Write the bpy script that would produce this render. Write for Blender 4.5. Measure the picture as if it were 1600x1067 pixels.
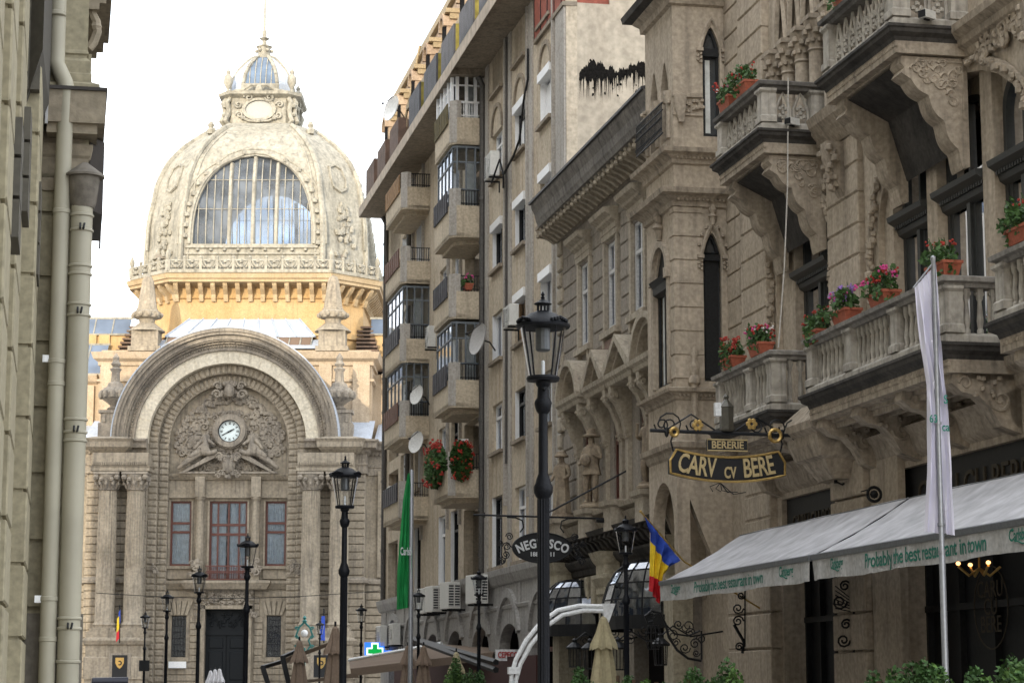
import bpy, math, random
from mathutils import Vector, Matrix
from mathutils.geometry import tessellate_polygon
rad, sin, cos, pi, sqrt = math.radians, math.sin, math.cos, math.pi, math.sqrt
for _o in list(bpy.data.objects): bpy.data.objects.remove(_o)
sc = bpy.context.scene
col = sc.collection
# ------------------------------------------------ camera
cam = bpy.data.cameras.new('camera'); co = bpy.data.objects.new('camera', cam); col.objects.link(co)
cam.sensor_width = 36; cam.lens = 36*3437/1600
cam.clip_start = .1; cam.clip_end = 3000
co.location = (0, 0, 1.6); co.rotation_euler = (pi/2 + math.atan(536.5/3437), 0, 0)
cam.dof.use_dof = True; cam.dof.focus_distance = 24; cam.dof.aperture_fstop = 11
sc.camera = co
sc.render.resolution_x, sc.render.resolution_y = 1024, 682
# ------------------------------------------------ light
SUN_EL, SUN_AZ = rad(13), rad(14)      # azimuth: how far the sun stands to the left of straight behind the camera
W = bpy.data.worlds.new('World'); sc.world = W; W.use_nodes = True
nt = W.node_tree; nt.nodes.clear()
N = nt.nodes.new; L = nt.links.new
wo = N('ShaderNodeOutputWorld'); bg = N('ShaderNodeBackground'); sky = N('ShaderNodeTexSky')
sky.sky_type = 'NISHITA'; sky.sun_disc = False; sky.sun_elevation = SUN_EL; sky.sun_rotation = pi + SUN_AZ
sky.air_density = 1.0; sky.dust_density = 2.0; sky.ozone_density = 1.0
tc = N('ShaderNodeTexCoord'); mp = N('ShaderNodeMapping'); mp.inputs['Scale'].default_value = (1.6, 1.6, 5.0)
nz = N('ShaderNodeTexNoise'); nz.inputs['Scale'].default_value = 2.3; nz.inputs['Detail'].default_value = 9; nz.inputs['Roughness'].default_value = .55
rp = N('ShaderNodeValToRGB'); rp.color_ramp.elements[0].position = .34; rp.color_ramp.elements[1].position = .56
rp.color_ramp.elements[0].color = (.13, .13, .13, 1); rp.color_ramp.elements[1].color = (.95, .95, .95, 1)
mx = N('ShaderNodeMix'); mx.data_type = 'RGBA'
mx.inputs['B'].default_value = (10.5, 10.8, 11.2, 1)
L(tc.outputs['Generated'], mp.inputs[0]); L(mp.outputs[0], nz.inputs[0]); L(nz.outputs[0], rp.inputs[0])
L(rp.outputs[0], mx.inputs['Factor']); L(sky.outputs[0], mx.inputs['A']); L(mx.outputs['Result'], bg.inputs[0])
bg.inputs[1].default_value = .15
L(bg.outputs[0], wo.inputs[0])
sd = bpy.data.lights.new('sun', 'SUN'); so = bpy.data.objects.new('sun', sd); col.objects.link(so)
sd.energy = 2.0; sd.angle = rad(.5); sd.color = (1, .88, .70)
_d = Vector((sin(SUN_AZ)*cos(SUN_EL), cos(SUN_AZ)*cos(SUN_EL), -sin(SUN_EL)))   # direction the light travels
so.rotation_euler = _d.to_track_quat('-Z', 'Y').to_euler(); so.location = (-40, -60, 60)
sc.view_settings.view_transform = 'Standard'; sc.view_settings.look = 'None'
sc.view_settings.exposure = 1.05; sc.view_settings.gamma = 1
# ------------------------------------------------ frames
# street frame: x runs along the street away from the camera, y = outwards from the right-hand houses, z up
SL = .2016; A_ST = math.atan2(1, -SL)
FR = {'street': (A_ST, Vector((0, 0, 0))), 'left': (A_ST+pi, Vector((0, 0, 0))), 'palace': (pi, Vector((-19.55, 150, 0))), 'world': (0, Vector((0, 0, 0)))}
ORG = {}
def thing(name, label, cat, at=(0, 0, 0), frame='street', rot=0, group=None):
    o = bpy.data.objects.new(name, None); col.objects.link(o); o.empty_display_size = .3
    a, f0 = FR[frame]
    o.location = f0 + Matrix.Rotation(a, 3, 'Z') @ Vector(at); o.rotation_euler = (0, 0, a+rot)
    o['label'] = label; o['category'] = cat
    if group: o['group'] = group
    ORG[o.name] = Vector(at) if not rot else Vector((0, 0, 0))
    return o
def move(o, at, frame='street', rot=0):
    a, f0 = FR[frame]
    o.location = f0 + Matrix.Rotation(a, 3, 'Z') @ Vector(at); o.rotation_euler = (0, 0, a+rot)
def dup(o, parent=None, label=None):
    c = o.copy(); col.objects.link(c); c.parent = parent; ORG[c.name] = ORG.get(o.name, Vector())
    if label: c['label'] = label
    for ch in list(o.children): dup(ch, c)
    return c
def clone(o, at):                       # a copy of a part (with its sub-parts) elsewhere on the same thing
    c = dup(o, o.parent); c.location = Vector(at) - ORG[o.parent.name]; ORG[c.name] = Vector(at); return c
def rot2(x, y, a): return x*cos(a)-y*sin(a), x*sin(a)+y*cos(a)
class M:
    def __init__(s, T=None): s.v = []; s.f = []; s.mi = []; s.k = 0; s.T = T
    def add(s, vs, fs):
        n = len(s.v)
        if s.T is not None: vs = [tuple(s.T @ Vector(p)) for p in vs]
        s.v += [tuple(p) for p in vs]; s.f += [tuple(i+n for i in q) for q in fs]; s.mi += [s.k]*len(fs)
    def box(s, x0, x1, y0, y1, z0, z1):
        s.add([(x0,y0,z0),(x1,y0,z0),(x1,y1,z0),(x0,y1,z0),(x0,y0,z1),(x1,y0,z1),(x1,y1,z1),(x0,y1,z1)],
              [(3,2,1,0),(4,5,6,7),(0,1,5,4),(1,2,6,5),(2,3,7,6),(3,0,4,7)])
    def bbox(s, x0, x1, y0, y1, z0, z1, b=.02):         # box whose y1 (street) face is chamfered
        s.add([(x0,y0,z0),(x1,y0,z0),(x1,y0,z1),(x0,y0,z1),(x0,y1-b,z0),(x1,y1-b,z0),(x1,y1-b,z1),(x0,y1-b,z1),
               (x0+b,y1,z0+b),(x1-b,y1,z0+b),(x1-b,y1,z1-b),(x0+b,y1,z1-b)],
              [(0,1,2,3),(0,4,5,1),(1,5,6,2),(2,6,7,3),(3,7,4,0),(4,8,9,5),(5,9,10,6),(6,10,11,7),(7,11,8,4),(8,11,10,9)])
    def prism(s, poly, axis, a0, a1):                   # polygon in the plane across axis, run from a0 to a1
        n = len(poly)
        def P(p, a): return {'x': (a, p[0], p[1]), 'y': (p[0], a, p[1]), 'z': (p[0], p[1], a)}[axis]
        vs = [P(p, a0) for p in poly]+[P(p, a1) for p in poly]
        tr = tessellate_polygon([[Vector((p[0], p[1], 0)) for p in poly]])
        fs = [(i, (i+1) % n, n+(i+1) % n, n+i) for i in range(n)]+[tuple(t) for t in tr]+[tuple(n+i for i in t) for t in tr]
        s.add(vs, fs)
    def plate(s, outer, holes, y0, y1, back=False, sides=True):
        loops = [outer]+holes; fl = [p for l in loops for p in l]; n = len(fl)
        tr = tessellate_polygon([[Vector((p[0], p[1], 0)) for p in l] for l in loops])
        fs = [tuple(t) for t in tr]; vs = [(p[0], y1, p[1]) for p in fl]+[(p[0], y0, p[1]) for p in fl]
        if back: fs += [tuple(n+i for i in t) for t in tr]
        b = 0
        for li, l in enumerate(loops):
            m = len(l)
            if li or sides: fs += [(b+i, b+(i+1) % m, n+b+(i+1) % m, n+b+i) for i in range(m)]
            b += m
        s.add(vs, fs)
    def lathe(s, cx, cy, prof, seg=16, cap=True, flute=0, fr=0, a0=0):
        vs = []; n = len(prof)
        for (r, z) in prof:
            for i in range(seg):
                a = a0+2*pi*i/seg; q = r*(1-(fr if (flute and i % 2) else 0))
                vs.append((cx+q*cos(a), cy+q*sin(a), z))
        fs = [(j*seg+i, j*seg+(i+1) % seg, (j+1)*seg+(i+1) % seg, (j+1)*seg+i) for j in range(n-1) for i in range(seg)]
        if cap: fs += [tuple(range(seg-1, -1, -1)), tuple(range((n-1)*seg, n*seg))]
        s.add(vs, fs)
    def tube(s, pts, r, seg=6, r1=None, closed=False):
        pts = [Vector(p) for p in pts]; n = len(pts); vs = []; up = None
        for i, p in enumerate(pts):
            if closed: t = pts[(i+1) % n]-pts[i-1]
            else: t = (pts[min(i+1, n-1)]-pts[max(i-1, 0)])
            if t.length < 1e-9: t = Vector((0, 0, 1))
            t.normalize()
            if up is None: up = t.orthogonal().normalized()
            else:
                up = up-t*up.dot(t)
                up = up.normalized() if up.length > 1e-6 else t.orthogonal().normalized()
            b = t.cross(up); rr = r if r1 is None else r+(r1-r)*i/(n-1)
            for k in range(seg):
                a = 2*pi*k/seg; vs.append(tuple(p+(up*cos(a)+b*sin(a))*rr))
        m = n if closed else n-1
        fs = [(i*seg+k, i*seg+(k+1) % seg, ((i+1) % n)*seg+(k+1) % seg, ((i+1) % n)*seg+k) for i in range(m) for k in range(seg)]
        if not closed: fs += [tuple(range(seg-1, -1, -1)), tuple(range((n-1)*seg, n*seg))]
        s.add(vs, fs)
    def ball(s, c, r, sx=1, sy=1, sz=1, seg=8, jit=0, rng=None):
        rings = max(3, seg//2); vs = [(c[0], c[1], c[2]-r*sz)]; 
        for j in range(1, rings):
            t = -pi/2+pi*j/rings
            for i in range(seg):
                a = 2*pi*i/seg; q = r*(1+(rng.uniform(-jit, jit) if rng else 0))
                vs.append((c[0]+q*cos(t)*cos(a)*sx, c[1]+q*cos(t)*sin(a)*sy, c[2]+q*sin(t)*sz))
        vs.append((c[0], c[1], c[2]+r*sz)); e = len(vs)-1
        fs = [(0, 1+(i+1) % seg, 1+i) for i in range(seg)]
        for j in range(rings-2): fs += [(1+j*seg+i, 1+j*seg+(i+1) % seg, 1+(j+1)*seg+(i+1) % seg, 1+(j+1)*seg+i) for i in range(seg)]
        fs += [(e, 1+(rings-2)*seg+i, 1+(rings-2)*seg+(i+1) % seg) for i in range(seg)]
        s.add(vs, fs)
    def mould(s, path, prof, closed=False, side=1):     # profile [(out, z)] swept along a plan path, mitred; out = to the right of travel * side
        n = len(path); k = len(prof); vs = []
        P = [Vector((p[0], p[1])) for p in path]
        for i in range(n):
            d0 = (P[i]-P[i-1]) if (closed or i > 0) else (P[1]-P[0])
            d1 = (P[(i+1) % n]-P[i]) if (closed or i < n-1) else d0
            d0 = d0.normalized(); d1 = d1.normalized()
            n0 = Vector((d0.y, -d0.x))*side; n1 = Vector((d1.y, -d1.x))*side
            b = n0+n1
            b = b/(b.dot(n0)) if b.length > 1e-6 else n0
            for (o, z) in prof: vs.append((P[i].x+b.x*o, P[i].y+b.y*o, z))
        m = n if closed else n-1
        fs = [(i*k+j, i*k+j+1, ((i+1) % n)*k+j+1, ((i+1) % n)*k+j) for i in range(m) for j in range(k-1)]
        if not closed: fs += [tuple(range(k)), tuple(range((n-1)*k, n*k))]
        s.add(vs, fs)
    def arc(s, cx, cz, r0, r1, y0, y1, a0=0, a1=pi, n=40, gap=0, sx=1):        # flat ring sector standing in the xz plane
        def P(r, a, y): return (cx+r*cos(a)*sx, y, cz+r*sin(a))
        vs = []
        for i in range(n+1):
            a = a0+(a1-a0)*i/n; vs += [P(r0, a, y0), P(r1, a, y0), P(r1, a, y1), P(r0, a, y1)]
        fs = [(i*4+j, i*4+(j+1) % 4, (i+1)*4+(j+1) % 4, (i+1)*4+j) for i in range(n) for j in range(4)]
        fs += [(0, 1, 2, 3), (n*4+3, n*4+2, n*4+1, n*4)]
        s.add(vs, fs)
    def vouss(s, cx, cz, r0, r1, y0, y1, n, g=.03, a0=0, a1=pi, b=.04):
        for i in range(n):
            p = a0+(a1-a0)*i/n; q = a0+(a1-a0)*(i+1)/n; e = g/2
            def P(r, a, y): return (cx+r*cos(a), y, cz+r*sin(a))
            def ring(y, f): return [P(r0+e+f, p+(e+f)/r0, y), P(r1-e-f, p+(e+f)/r1, y), P(r1-e-f, q-(e+f)/r1, y), P(r0+e+f, q-(e+f)/r0, y)]
            s.add(ring(y0, 0)+ring(y1-b, 0)+ring(y1, b), [(0,1,5,4),(1,2,6,5),(2,3,7,6),(3,0,4,7),(4,5,9,8),(5,6,10,9),(6,7,11,10),(7,4,8,11),(8,9,10,11)])
    def courses(s, x0, x1, z0, z1, y0, y1, h, g=.03, b=.025, brk=0, rng=None, skip=None):
        n = max(1, round((z1-z0)/h)); h = (z1-z0)/n
        for i in range(n):
            za, zb = z0+i*h+g/2, z0+(i+1)*h-g/2
            segs = [(x0, x1)]
            if brk:
                segs = []; a = x0; st = brk*(.5 if i % 2 else 1)
                while a < x1-.01:
                    e = min(x1, a+st); e = x1 if x1-e < brk*.3 else e
                    segs.append((a, e)); a = e; st = brk
            for (a, e) in segs:
                ga = g/2 if a > x0 else 0; ge = g/2 if e < x1 else 0
                cut = [(a+ga, e-ge)]
                if skip:
                    for (hx0, hx1, hz0, hz1) in skip:
                        if zb > hz0+.02 and za < hz1-.02:
                            nc = []
                            for (p, q) in cut:
                                if q <= hx0 or p >= hx1: nc.append((p, q)); continue
                                if p < hx0-.04: nc.append((p, hx0))
                                if q > hx1+.04: nc.append((hx1, q))
                            cut = nc
                for (p, q) in cut: s.bbox(p, q, y0, y1, za, zb, b)
    def spiral(s, x, y, z, r, turns=1.5, th=.03, sgn=1, a0=0, plane='xz', n=14):
        pts = []
        for i in range(n+1):
            t = i/n; a = a0+sgn*turns*2*pi*t; q = r*(1-.85*t)
            pts.append((x+q*cos(a), y+.02*t, z+q*sin(a)) if plane == 'xz' else (x+.02*t, y+q*cos(a), z+q*sin(a)))
        s.tube(pts, th, 5, th*.7)
    def relief(s, x0, x1, z0, z1, y, dens=30, size=.12, rng=None, dep=.6, mirror=False, shape=None, plane='xz'):
        rng = rng or random.Random(5); cx = (x0+x1)/2
        for i in range(dens):
            for _ in range(20):
                x = rng.uniform(cx if mirror else x0, x1); z = rng.uniform(z0, z1)
                if shape is None or shape(x, z): break
            else: continue
            q = size*rng.uniform(.5, 1.1); kind = rng.random()
            for mm in ((x, 2*cx-x) if mirror else (x,)):
                if kind < .45:
                    sg = 1 if mm == x else -1
                    if plane == 'xz': s.spiral(mm, y, z, q, 1.3, q*.28, sg, 0 if sg > 0 else pi)
                    else: s.spiral(y, mm, z, q, 1.3, q*.28, sg, 0, 'yz')
                else:
                    a = (x, y, z) if plane == 'xz' else (y, x, z)
                    a = (mm, y, z) if plane == 'xz' else (y, mm, z)
                    if plane == 'xz': s.ball(a, q*.55, rng.uniform(.6, 1.4), dep, rng.uniform(.6, 1.4), 7, .15, rng)
                    else: s.ball(a, q*.55, dep, rng.uniform(.6, 1.4), rng.uniform(.6, 1.4), 7, .15, rng)
    def pieces(s, tol=.03):
        # the separate bodies of this mesh, each as a mesh of its own
        n = len(s.v); par = list(range(n))
        def fd(a):
            while par[a] != a: par[a] = par[par[a]]; a = par[a]
            return a
        for f in s.f:
            r = fd(f[0])
            for i in f[1:]: par[fd(i)] = r
        comp = {}
        for i in range(n): comp.setdefault(fd(i), []).append(i)
        bb = []
        for r, l in comp.items():
            ps = [s.v[i] for i in l]; bb.append((r, [min(p[k] for p in ps)-tol for k in range(3)], [max(p[k] for p in ps)+tol for k in range(3)]))
        bb.sort(key=lambda t: t[1][0])
        for i, (r, lo, hi) in enumerate(bb):
            for j in range(i+1, len(bb)):
                r2, lo2, hi2 = bb[j]
                if lo2[0] > hi[0]: break
                if all(lo[k] <= hi2[k] and lo2[k] <= hi[k] for k in (1, 2)): par[fd(r2)] = fd(r)
        out = {}
        for q, f in enumerate(s.f):
            r = fd(f[0])
            if r not in out: out[r] = (M(), {})
            m_, mp_ = out[r]
            for i in f:
                if i not in mp_: mp_[i] = len(m_.v); m_.v.append(s.v[i])
            m_.f.append(tuple(mp_[i] for i in f)); m_.mi.append(s.mi[q])
        return [a for a, _ in out.values()]
    def build(s, name, mat, parent=None, at=None, rel=False, smooth=False, frame='street', bev=0, split=False):
        if split:
            ob = [p.build(name, mat, parent, at, rel, smooth, frame, bev) for p in s.pieces()]
            return ob[0] if ob else None
        me = bpy.data.meshes.new(name)
        vs = s.v
        if parent is not None:
            po = ORG[parent.name]
            if at is None and not rel: vs = [(a-po.x, b-po.y, c-po.z) for a, b, c in vs]
        me.from_pydata(vs, [], s.f)
        ml = mat if isinstance(mat, (list, tuple)) else [mat]
        for m_ in ml: me.materials.append(m_)
        if len(ml) > 1: me.polygons.foreach_set('material_index', s.mi)
        if smooth:
            me.polygons.foreach_set('use_smooth', [True]*len(me.polygons))
            try: me.set_sharp_from_angle(angle=rad(38))
            except Exception: pass
        me.update()
        o = bpy.data.objects.new(name, me); col.objects.link(o)
        if parent is not None:
            o.parent = parent
            if at is not None: o.location = Vector(at)-ORG[parent.name]; ORG[o.name] = Vector(at)
            else: ORG[o.name] = ORG[parent.name]
        else:
            a, f0 = FR[frame]; at = Vector(at or (0, 0, 0))
            o.location = f0+Matrix.Rotation(a, 3, 'Z') @ at; o.rotation_euler = (0, 0, a); ORG[o.name] = at
        if bev:
            b = o.modifiers.new('bevel', 'BEVEL'); b.width = bev; b.segments = 1; b.limit_method = 'ANGLE'
        return o
def tag(o, label, cat, group=None):
    o['label'] = label; o['category'] = cat
    if group: o['group'] = group
    return o
def skin(name, mat, parent, pts, edges, rr, at=None, rel=False, sub=1, smooth=True, root=0):
    po = ORG[parent.name]
    me = bpy.data.meshes.new(name)
    me.from_pydata([tuple(Vector(p)-(po if (at is None and not rel) else Vector())) for p in pts], edges, [])
    me.materials.append(mat)
    o = bpy.data.objects.new(name, me); col.objects.link(o); o.parent = parent
    if at is not None: o.location = Vector(at)-po
    ORG[o.name] = Vector(at) if at is not None else po
    md = o.modifiers.new('skin', 'SKIN')
    lay = me.skin_vertices[0].data if me.skin_vertices else None
    if lay is None:
        bm_ = __import__('bmesh').new(); bm_.from_mesh(me); bm_.verts.layers.skin.verify(); bm_.to_mesh(me); bm_.free(); lay = me.skin_vertices[0].data
    for i, r in enumerate(rr):
        lay[i].radius = (r, r) if not isinstance(r, tuple) else r
        lay[i].use_root = (i == root)
    md.use_smooth_shade = True
    if sub:
        sb = o.modifiers.new('sub', 'SUBSURF'); sb.levels = sub; sb.render_levels = sub
    return o
def text_mesh(txt, size=1, ext=.01, bold=0, spacing=1.0):
    cu = bpy.data.curves.new('lettering', 'FONT'); cu.body = txt; cu.size = size; cu.extrude = ext; cu.offset = bold
    cu.align_x = 'CENTER'; cu.align_y = 'CENTER'; cu.resolution_u = 3; cu.space_character = spacing
    o = bpy.data.objects.new('lettering', cu); col.objects.link(o)
    dg = bpy.context.evaluated_depsgraph_get(); me = bpy.data.meshes.new_from_object(o.evaluated_get(dg))
    vs = [tuple(v.co) for v in me.vertices]; fs = [tuple(p.vertices) for p in me.polygons]
    bpy.data.objects.remove(o); bpy.data.meshes.remove(me); bpy.data.curves.remove(cu)
    return vs, fs
# ------------------------------------------------ materials
MATS = {}
def nmat(name):
    m = bpy.data.materials.new(name); m.use_nodes = True; MATS[name] = m
    t = m.node_tree; return m, t, t.nodes['Principled BSDF']
def stone(name, c1, c2, dirt=(.05, .045, .04), streak=.5, scale=.5, rough=.85, bump=.3, bsc=14, stx=5.0, soot=.45, dsc=1.0):
    m, t, b = nmat(name); N = t.nodes.new; L = t.links.new
    g = N('ShaderNodeNewGeometry')
    n1 = N('ShaderNodeTexNoise'); n1.inputs['Scale'].default_value = scale; n1.inputs['Detail'].default_value = 10; n1.inputs['Roughness'].default_value = .65
    L(g.outputs['Position'], n1.inputs[0])
    r1 = N('ShaderNodeValToRGB'); r1.color_ramp.elements[0].position = .35; r1.color_ramp.elements[1].position = .65
    r1.color_ramp.elements[0].color = (*c1, 1); r1.color_ramp.elements[1].color = (*c2, 1); L(n1.outputs[0], r1.inputs[0])
    mp = N('ShaderNodeMapping'); mp.inputs['Scale'].default_value = (stx, stx, .35); L(g.outputs['Position'], mp.inputs[0])
    n2 = N('ShaderNodeTexNoise'); n2.inputs['Scale'].default_value = dsc; n2.inputs['Detail'].default_value = 7; n2.inputs['Roughness'].default_value = .6; L(mp.outputs[0], n2.inputs[0])
    r2 = N('ShaderNodeValToRGB'); r2.color_ramp.elements[0].position = .48; r2.color_ramp.elements[1].position = .7
    L(n2.outputs[0], r2.inputs[0])
    ml = N('ShaderNodeMath'); ml.operation = 'MULTIPLY'; ml.inputs[1].default_value = streak; L(r2.outputs[0], ml.inputs[0])
    mx = N('ShaderNodeMix'); mx.data_type = 'RGBA'; L(ml.outputs[0], mx.inputs['Factor']); L(r1.outputs[0], mx.inputs['A']); mx.inputs['B'].default_value = (*dirt, 1)
    n4 = N('ShaderNodeTexNoise'); n4.inputs['Scale'].default_value = scale*2.6; n4.inputs['Detail'].default_value = 12; n4.inputs['Roughness'].default_value = .72; n4.inputs['Distortion'].default_value = .6; L(g.outputs['Position'], n4.inputs[0])
    r4 = N('ShaderNodeMapRange'); r4.inputs[1].default_value = .55; r4.inputs[2].default_value = .75; r4.inputs[3].default_value = 0; r4.inputs[4].default_value = soot; L(n4.outputs[0], r4.inputs[0])
    m4 = N('ShaderNodeMix'); m4.data_type = 'RGBA'; L(r4.outputs[0], m4.inputs['Factor']); L(mx.outputs['Result'], m4.inputs['A']); m4.inputs['B'].default_value = (*[q*.8 for q in dirt], 1); mx = m4
    n3 = N('ShaderNodeTexNoise'); n3.inputs['Scale'].default_value = bsc; n3.inputs['Detail'].default_value = 6; L(g.outputs['Position'], n3.inputs[0])
    r3 = N('ShaderNodeMapRange'); r3.inputs[1].default_value = .3; r3.inputs[2].default_value = .7; r3.inputs[3].default_value = .78; r3.inputs[4].default_value = 1.18; L(n3.outputs[0], r3.inputs[0])
    mu = N('ShaderNodeMix'); mu.data_type = 'RGBA'; mu.blend_type = 'MULTIPLY'; mu.inputs['Factor'].default_value = 1
    L(mx.outputs['Result'], mu.inputs['A']); L(r3.outputs[0], mu.inputs['B']); L(mu.outputs['Result'], b.inputs['Base Color'])
    b.inputs['Roughness'].default_value = rough; b.inputs['Specular IOR Level'].default_value = .25
    if bump:
        bp = N('ShaderNodeBump'); bp.inputs['Strength'].default_value = bump; bp.inputs['Distance'].default_value = .03
        L(n3.outputs[0], bp.inputs['Height']); L(bp.outputs[0], b.inputs['Normal'])
    return m
def plain(name, c, rough=.6, metal=0, var=.15, bump=0, bsc=20, spec=.4, emit=None, es=0):
    m, t, b = nmat(name); N = t.nodes.new; L = t.links.new
    g = N('ShaderNodeNewGeometry'); n = N('ShaderNodeTexNoise'); n.inputs['Scale'].default_value = bsc; n.inputs['Detail'].default_value = 6
    L(g.outputs['Position'], n.inputs[0])
    r = N('ShaderNodeMapRange'); r.inputs[1].default_value = .3; r.inputs[2].default_value = .7; r.inputs[3].default_value = 1-var; r.inputs[4].default_value = 1+var; L(n.outputs[0], r.inputs[0])
    mu = N('ShaderNodeMix'); mu.data_type = 'RGBA'; mu.blend_type = 'MULTIPLY'; mu.inputs['Factor'].default_value = 1; mu.inputs['A'].default_value = (*c, 1)
    L(r.outputs[0], mu.inputs['B']); L(mu.outputs['Result'], b.inputs['Base Color'])
    b.inputs['Roughness'].default_value = rough; b.inputs['Metallic'].default_value = metal; b.inputs['Specular IOR Level'].default_value = spec
    if bump:
        bp = N('ShaderNodeBump'); bp.inputs['Strength'].default_value = bump; bp.inputs['Distance'].default_value = .02; L(n.outputs[0], bp.inputs['Height']); L(bp.outputs[0], b.inputs['Normal'])
    if emit: b.inputs['Emission Color'].default_value = (*emit, 1); b.inputs['Emission Strength'].default_value = es
    return m
def glassy(name, tint=(.8, .85, .9), trans=.7, rough=.03, wob=.15, dusty=0):
    m, t, b = nmat(name); t.nodes.remove(b); N = t.nodes.new; L = t.links.new
    out = t.nodes['Material Output']; tr = N('ShaderNodeBsdfTransparent'); tr.inputs[0].default_value = (*tint, 1)
    gl = N('ShaderNodeBsdfGlossy'); gl.inputs['Roughness'].default_value = rough; gl.inputs[0].default_value = (.9, .93, 1, 1)
    ly = N('ShaderNodeLayerWeight'); ly.inputs[0].default_value = 1-trans
    n = N('ShaderNodeTexNoise'); n.inputs['Scale'].default_value = 1.3; g = N('ShaderNodeNewGeometry'); L(g.outputs['Position'], n.inputs[0])
    bp = N('ShaderNodeBump'); bp.inputs['Strength'].default_value = wob; bp.inputs['Distance'].default_value = .05; L(n.outputs[0], bp.inputs['Height']); L(bp.outputs[0], gl.inputs['Normal'])
    mx = N('ShaderNodeMixShader'); L(ly.outputs['Fresnel'], mx.inputs[0]); L(tr.outputs[0], mx.inputs[1]); L(gl.outputs[0], mx.inputs[2]); L(mx.outputs[0], out.inputs[0])
    if dusty:
        df = N('ShaderNodeBsdfDiffuse'); df.inputs[0].default_value = (.22, .25, .29, 1); n.inputs['Scale'].default_value = .5
        rr_ = N('ShaderNodeMapRange'); rr_.inputs[1].default_value = .35; rr_.inputs[2].default_value = .65; rr_.inputs[3].default_value = dusty*.5; rr_.inputs[4].default_value = dusty*1.6; L(n.outputs[0], rr_.inputs[0])
        m2 = N('ShaderNodeMixShader'); L(rr_.outputs[0], m2.inputs[0]); L(mx.outputs[0], m2.inputs[1]); L(df.outputs[0], m2.inputs[2]); L(m2.outputs[0], out.inputs[0])
    return m
S_PAL = stone('palace_stone', (.24, .205, .155), (.33, .285, .22), (.08, .072, .064), .6, .6, bump=.25, bsc=6)
S_BAND = stone('pale_arch_stone', (.52, .47, .37), (.60, .55, .45), (.28, .25, .2), .35, .6, bump=.15, bsc=6, soot=.2)
S_PAL2 = stone('palace_carved_stone', (.20, .175, .145), (.31, .27, .215), (.07, .065, .06), .6, .8, bump=.4, bsc=8)
S_DRUM = stone('palace_ochre_glow_stucco', (.42, .27, .12), (.48, .34, .18), (.22, .15, .08), .35, .5, bump=.1)  # ochre also carries the orange light reflected onto the drum
S_DOME = stone('dome_zinc_and_stucco', (.26, .245, .20), (.36, .34, .285), (.12, .115, .10), .7, .45, bump=.2, bsc=5, stx=2.5)
S_FLOOR = stone('dome_floor_stone', (.20, .18, .15), (.27, .24, .2), (.08, .07, .06), .5)  # plain stone for the floor inside the dome
ZINC = stone('zinc_sheet', (.33, .37, .43), (.42, .46, .52), (.2, .21, .23), .4, 1, rough=.5, bump=.1)
LEADGL = plain('brown_roof_glass', (.16, .11, .08), .25, 0, .2)
BLUEGL = plain('blue_roof_glass', (.10, .13, .18), .2, 0, .25, bsc=.7)
GLASS = glassy('window_glass', (.8, .84, .88), .6)
DGLASS = glassy('dome_glass', (.62, .70, .80), .8, dusty=.4)
DARK = plain('dark_interior', (.012, .011, .011), .95, spec=.05)  # near-black colour stands in for unlit rooms behind openings
CURT = plain('net_curtain', (.66, .68, .66), .9, 0, .2, bsc=5)
MAHOG = plain('mahogany_frame', (.10, .035, .025), .45)
BLACK = plain('black_cast_iron', (.006, .007, .009), .5, .1, .25, .15, 40)
FWOOD = plain('dark_window_frame', (.035, .038, .038), .45)
WHITEF = plain('white_enamel', (.75, .77, .78), .4)
GOLD = plain('gilded_metal', (.50, .34, .12), .35, .7, .2)
ASPH = plain('cobble_paving', (.2, .185, .17), .8, 0, .3, .5, 6)
# =====================================================  savings palace at the end of the street
PX = thing('domed_palace', 'domed stone bank palace with clock arch closing the far end of the street', 'palace', (0, 0, 0), 'palace')
rg = random.Random(11)
CZ = 18.07
m = M()                                                     # piers and wings
HOLE = []
for s in (-1, 1):
    xa, xb = sorted((s*5.4, s*9.5)); m.box(xa, xb, -3, -.12, 0, 18.0)
    m.courses(xa, xb, 0, 15.8, -.12, 0, .52, .06, .04)
    xa, xb = sorted((s*9.5, s*24)); m.box(xa, xb, -8, -1.7, 0, 17.4)
    m.courses(xa, xb, 0, 8.4, -1.7, -1.55, .52, .06, .04)
    for k in range(5):
        x = s*(10.3+k*2.8); xa, xb = sorted((x, x+s*.8)); m.box(xa, xb, -1.7, -1.45, 8.9, 16.2)
m.build('wall', S_PAL, PX, split=True)
m = M()
for s in (-1, 1):                                            # wing windows
    for k in range(4):
        x = s*(12.4+k*2.8); m.k = 0; m.box(x-.55, x+.55, -1.72, -1.66, 9.6, 13.8)
        m.k = 1
        for q in (-.62, .54): m.box(x+q, x+q+.08, -1.72, -1.5, 9.5, 13.9)
        m.box(x-.62, x+.62, -1.72, -1.5, 13.8, 13.95); m.box(x-.62, x+.62, -1.72, -1.6, 12.3, 12.4)
m.build('wing_windows', [BLUEGL, S_PAL], PX, split=True)
# string courses and main cornice
m = M()
for s in (-1, 1):
    pth = [(s*24, -1.7), (s*9.5, -1.7), (s*9.5, 0), (s*5.4, 0)]
    m.mould(pth, [(0, 8.4), (.28, 8.45), (.3, 8.65), (.12, 8.8), (0, 8.85)], side=s)
    m.mould(pth, [(0, 15.9), (.12, 15.9), (.12, 16.4), (.2, 16.45), (.2, 16.55), (.1, 16.6), (.1, 17.2), (.3, 17.35), (.35, 17.5), (.75, 17.6), (.8, 17.9), (.95, 18.05), (.95, 18.15), (0, 18.3)], side=s)
    n = 26
    for i in range(60):
        x = s*(7.1+i*.28)
        y = 0 if abs(x) < 9.5 else -1.7
        m.box(x-.08, x+.08, y+.1, y+.28, 17.22, 17.38)
m.build('cornice', S_PAL2, PX, split=True)
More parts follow.
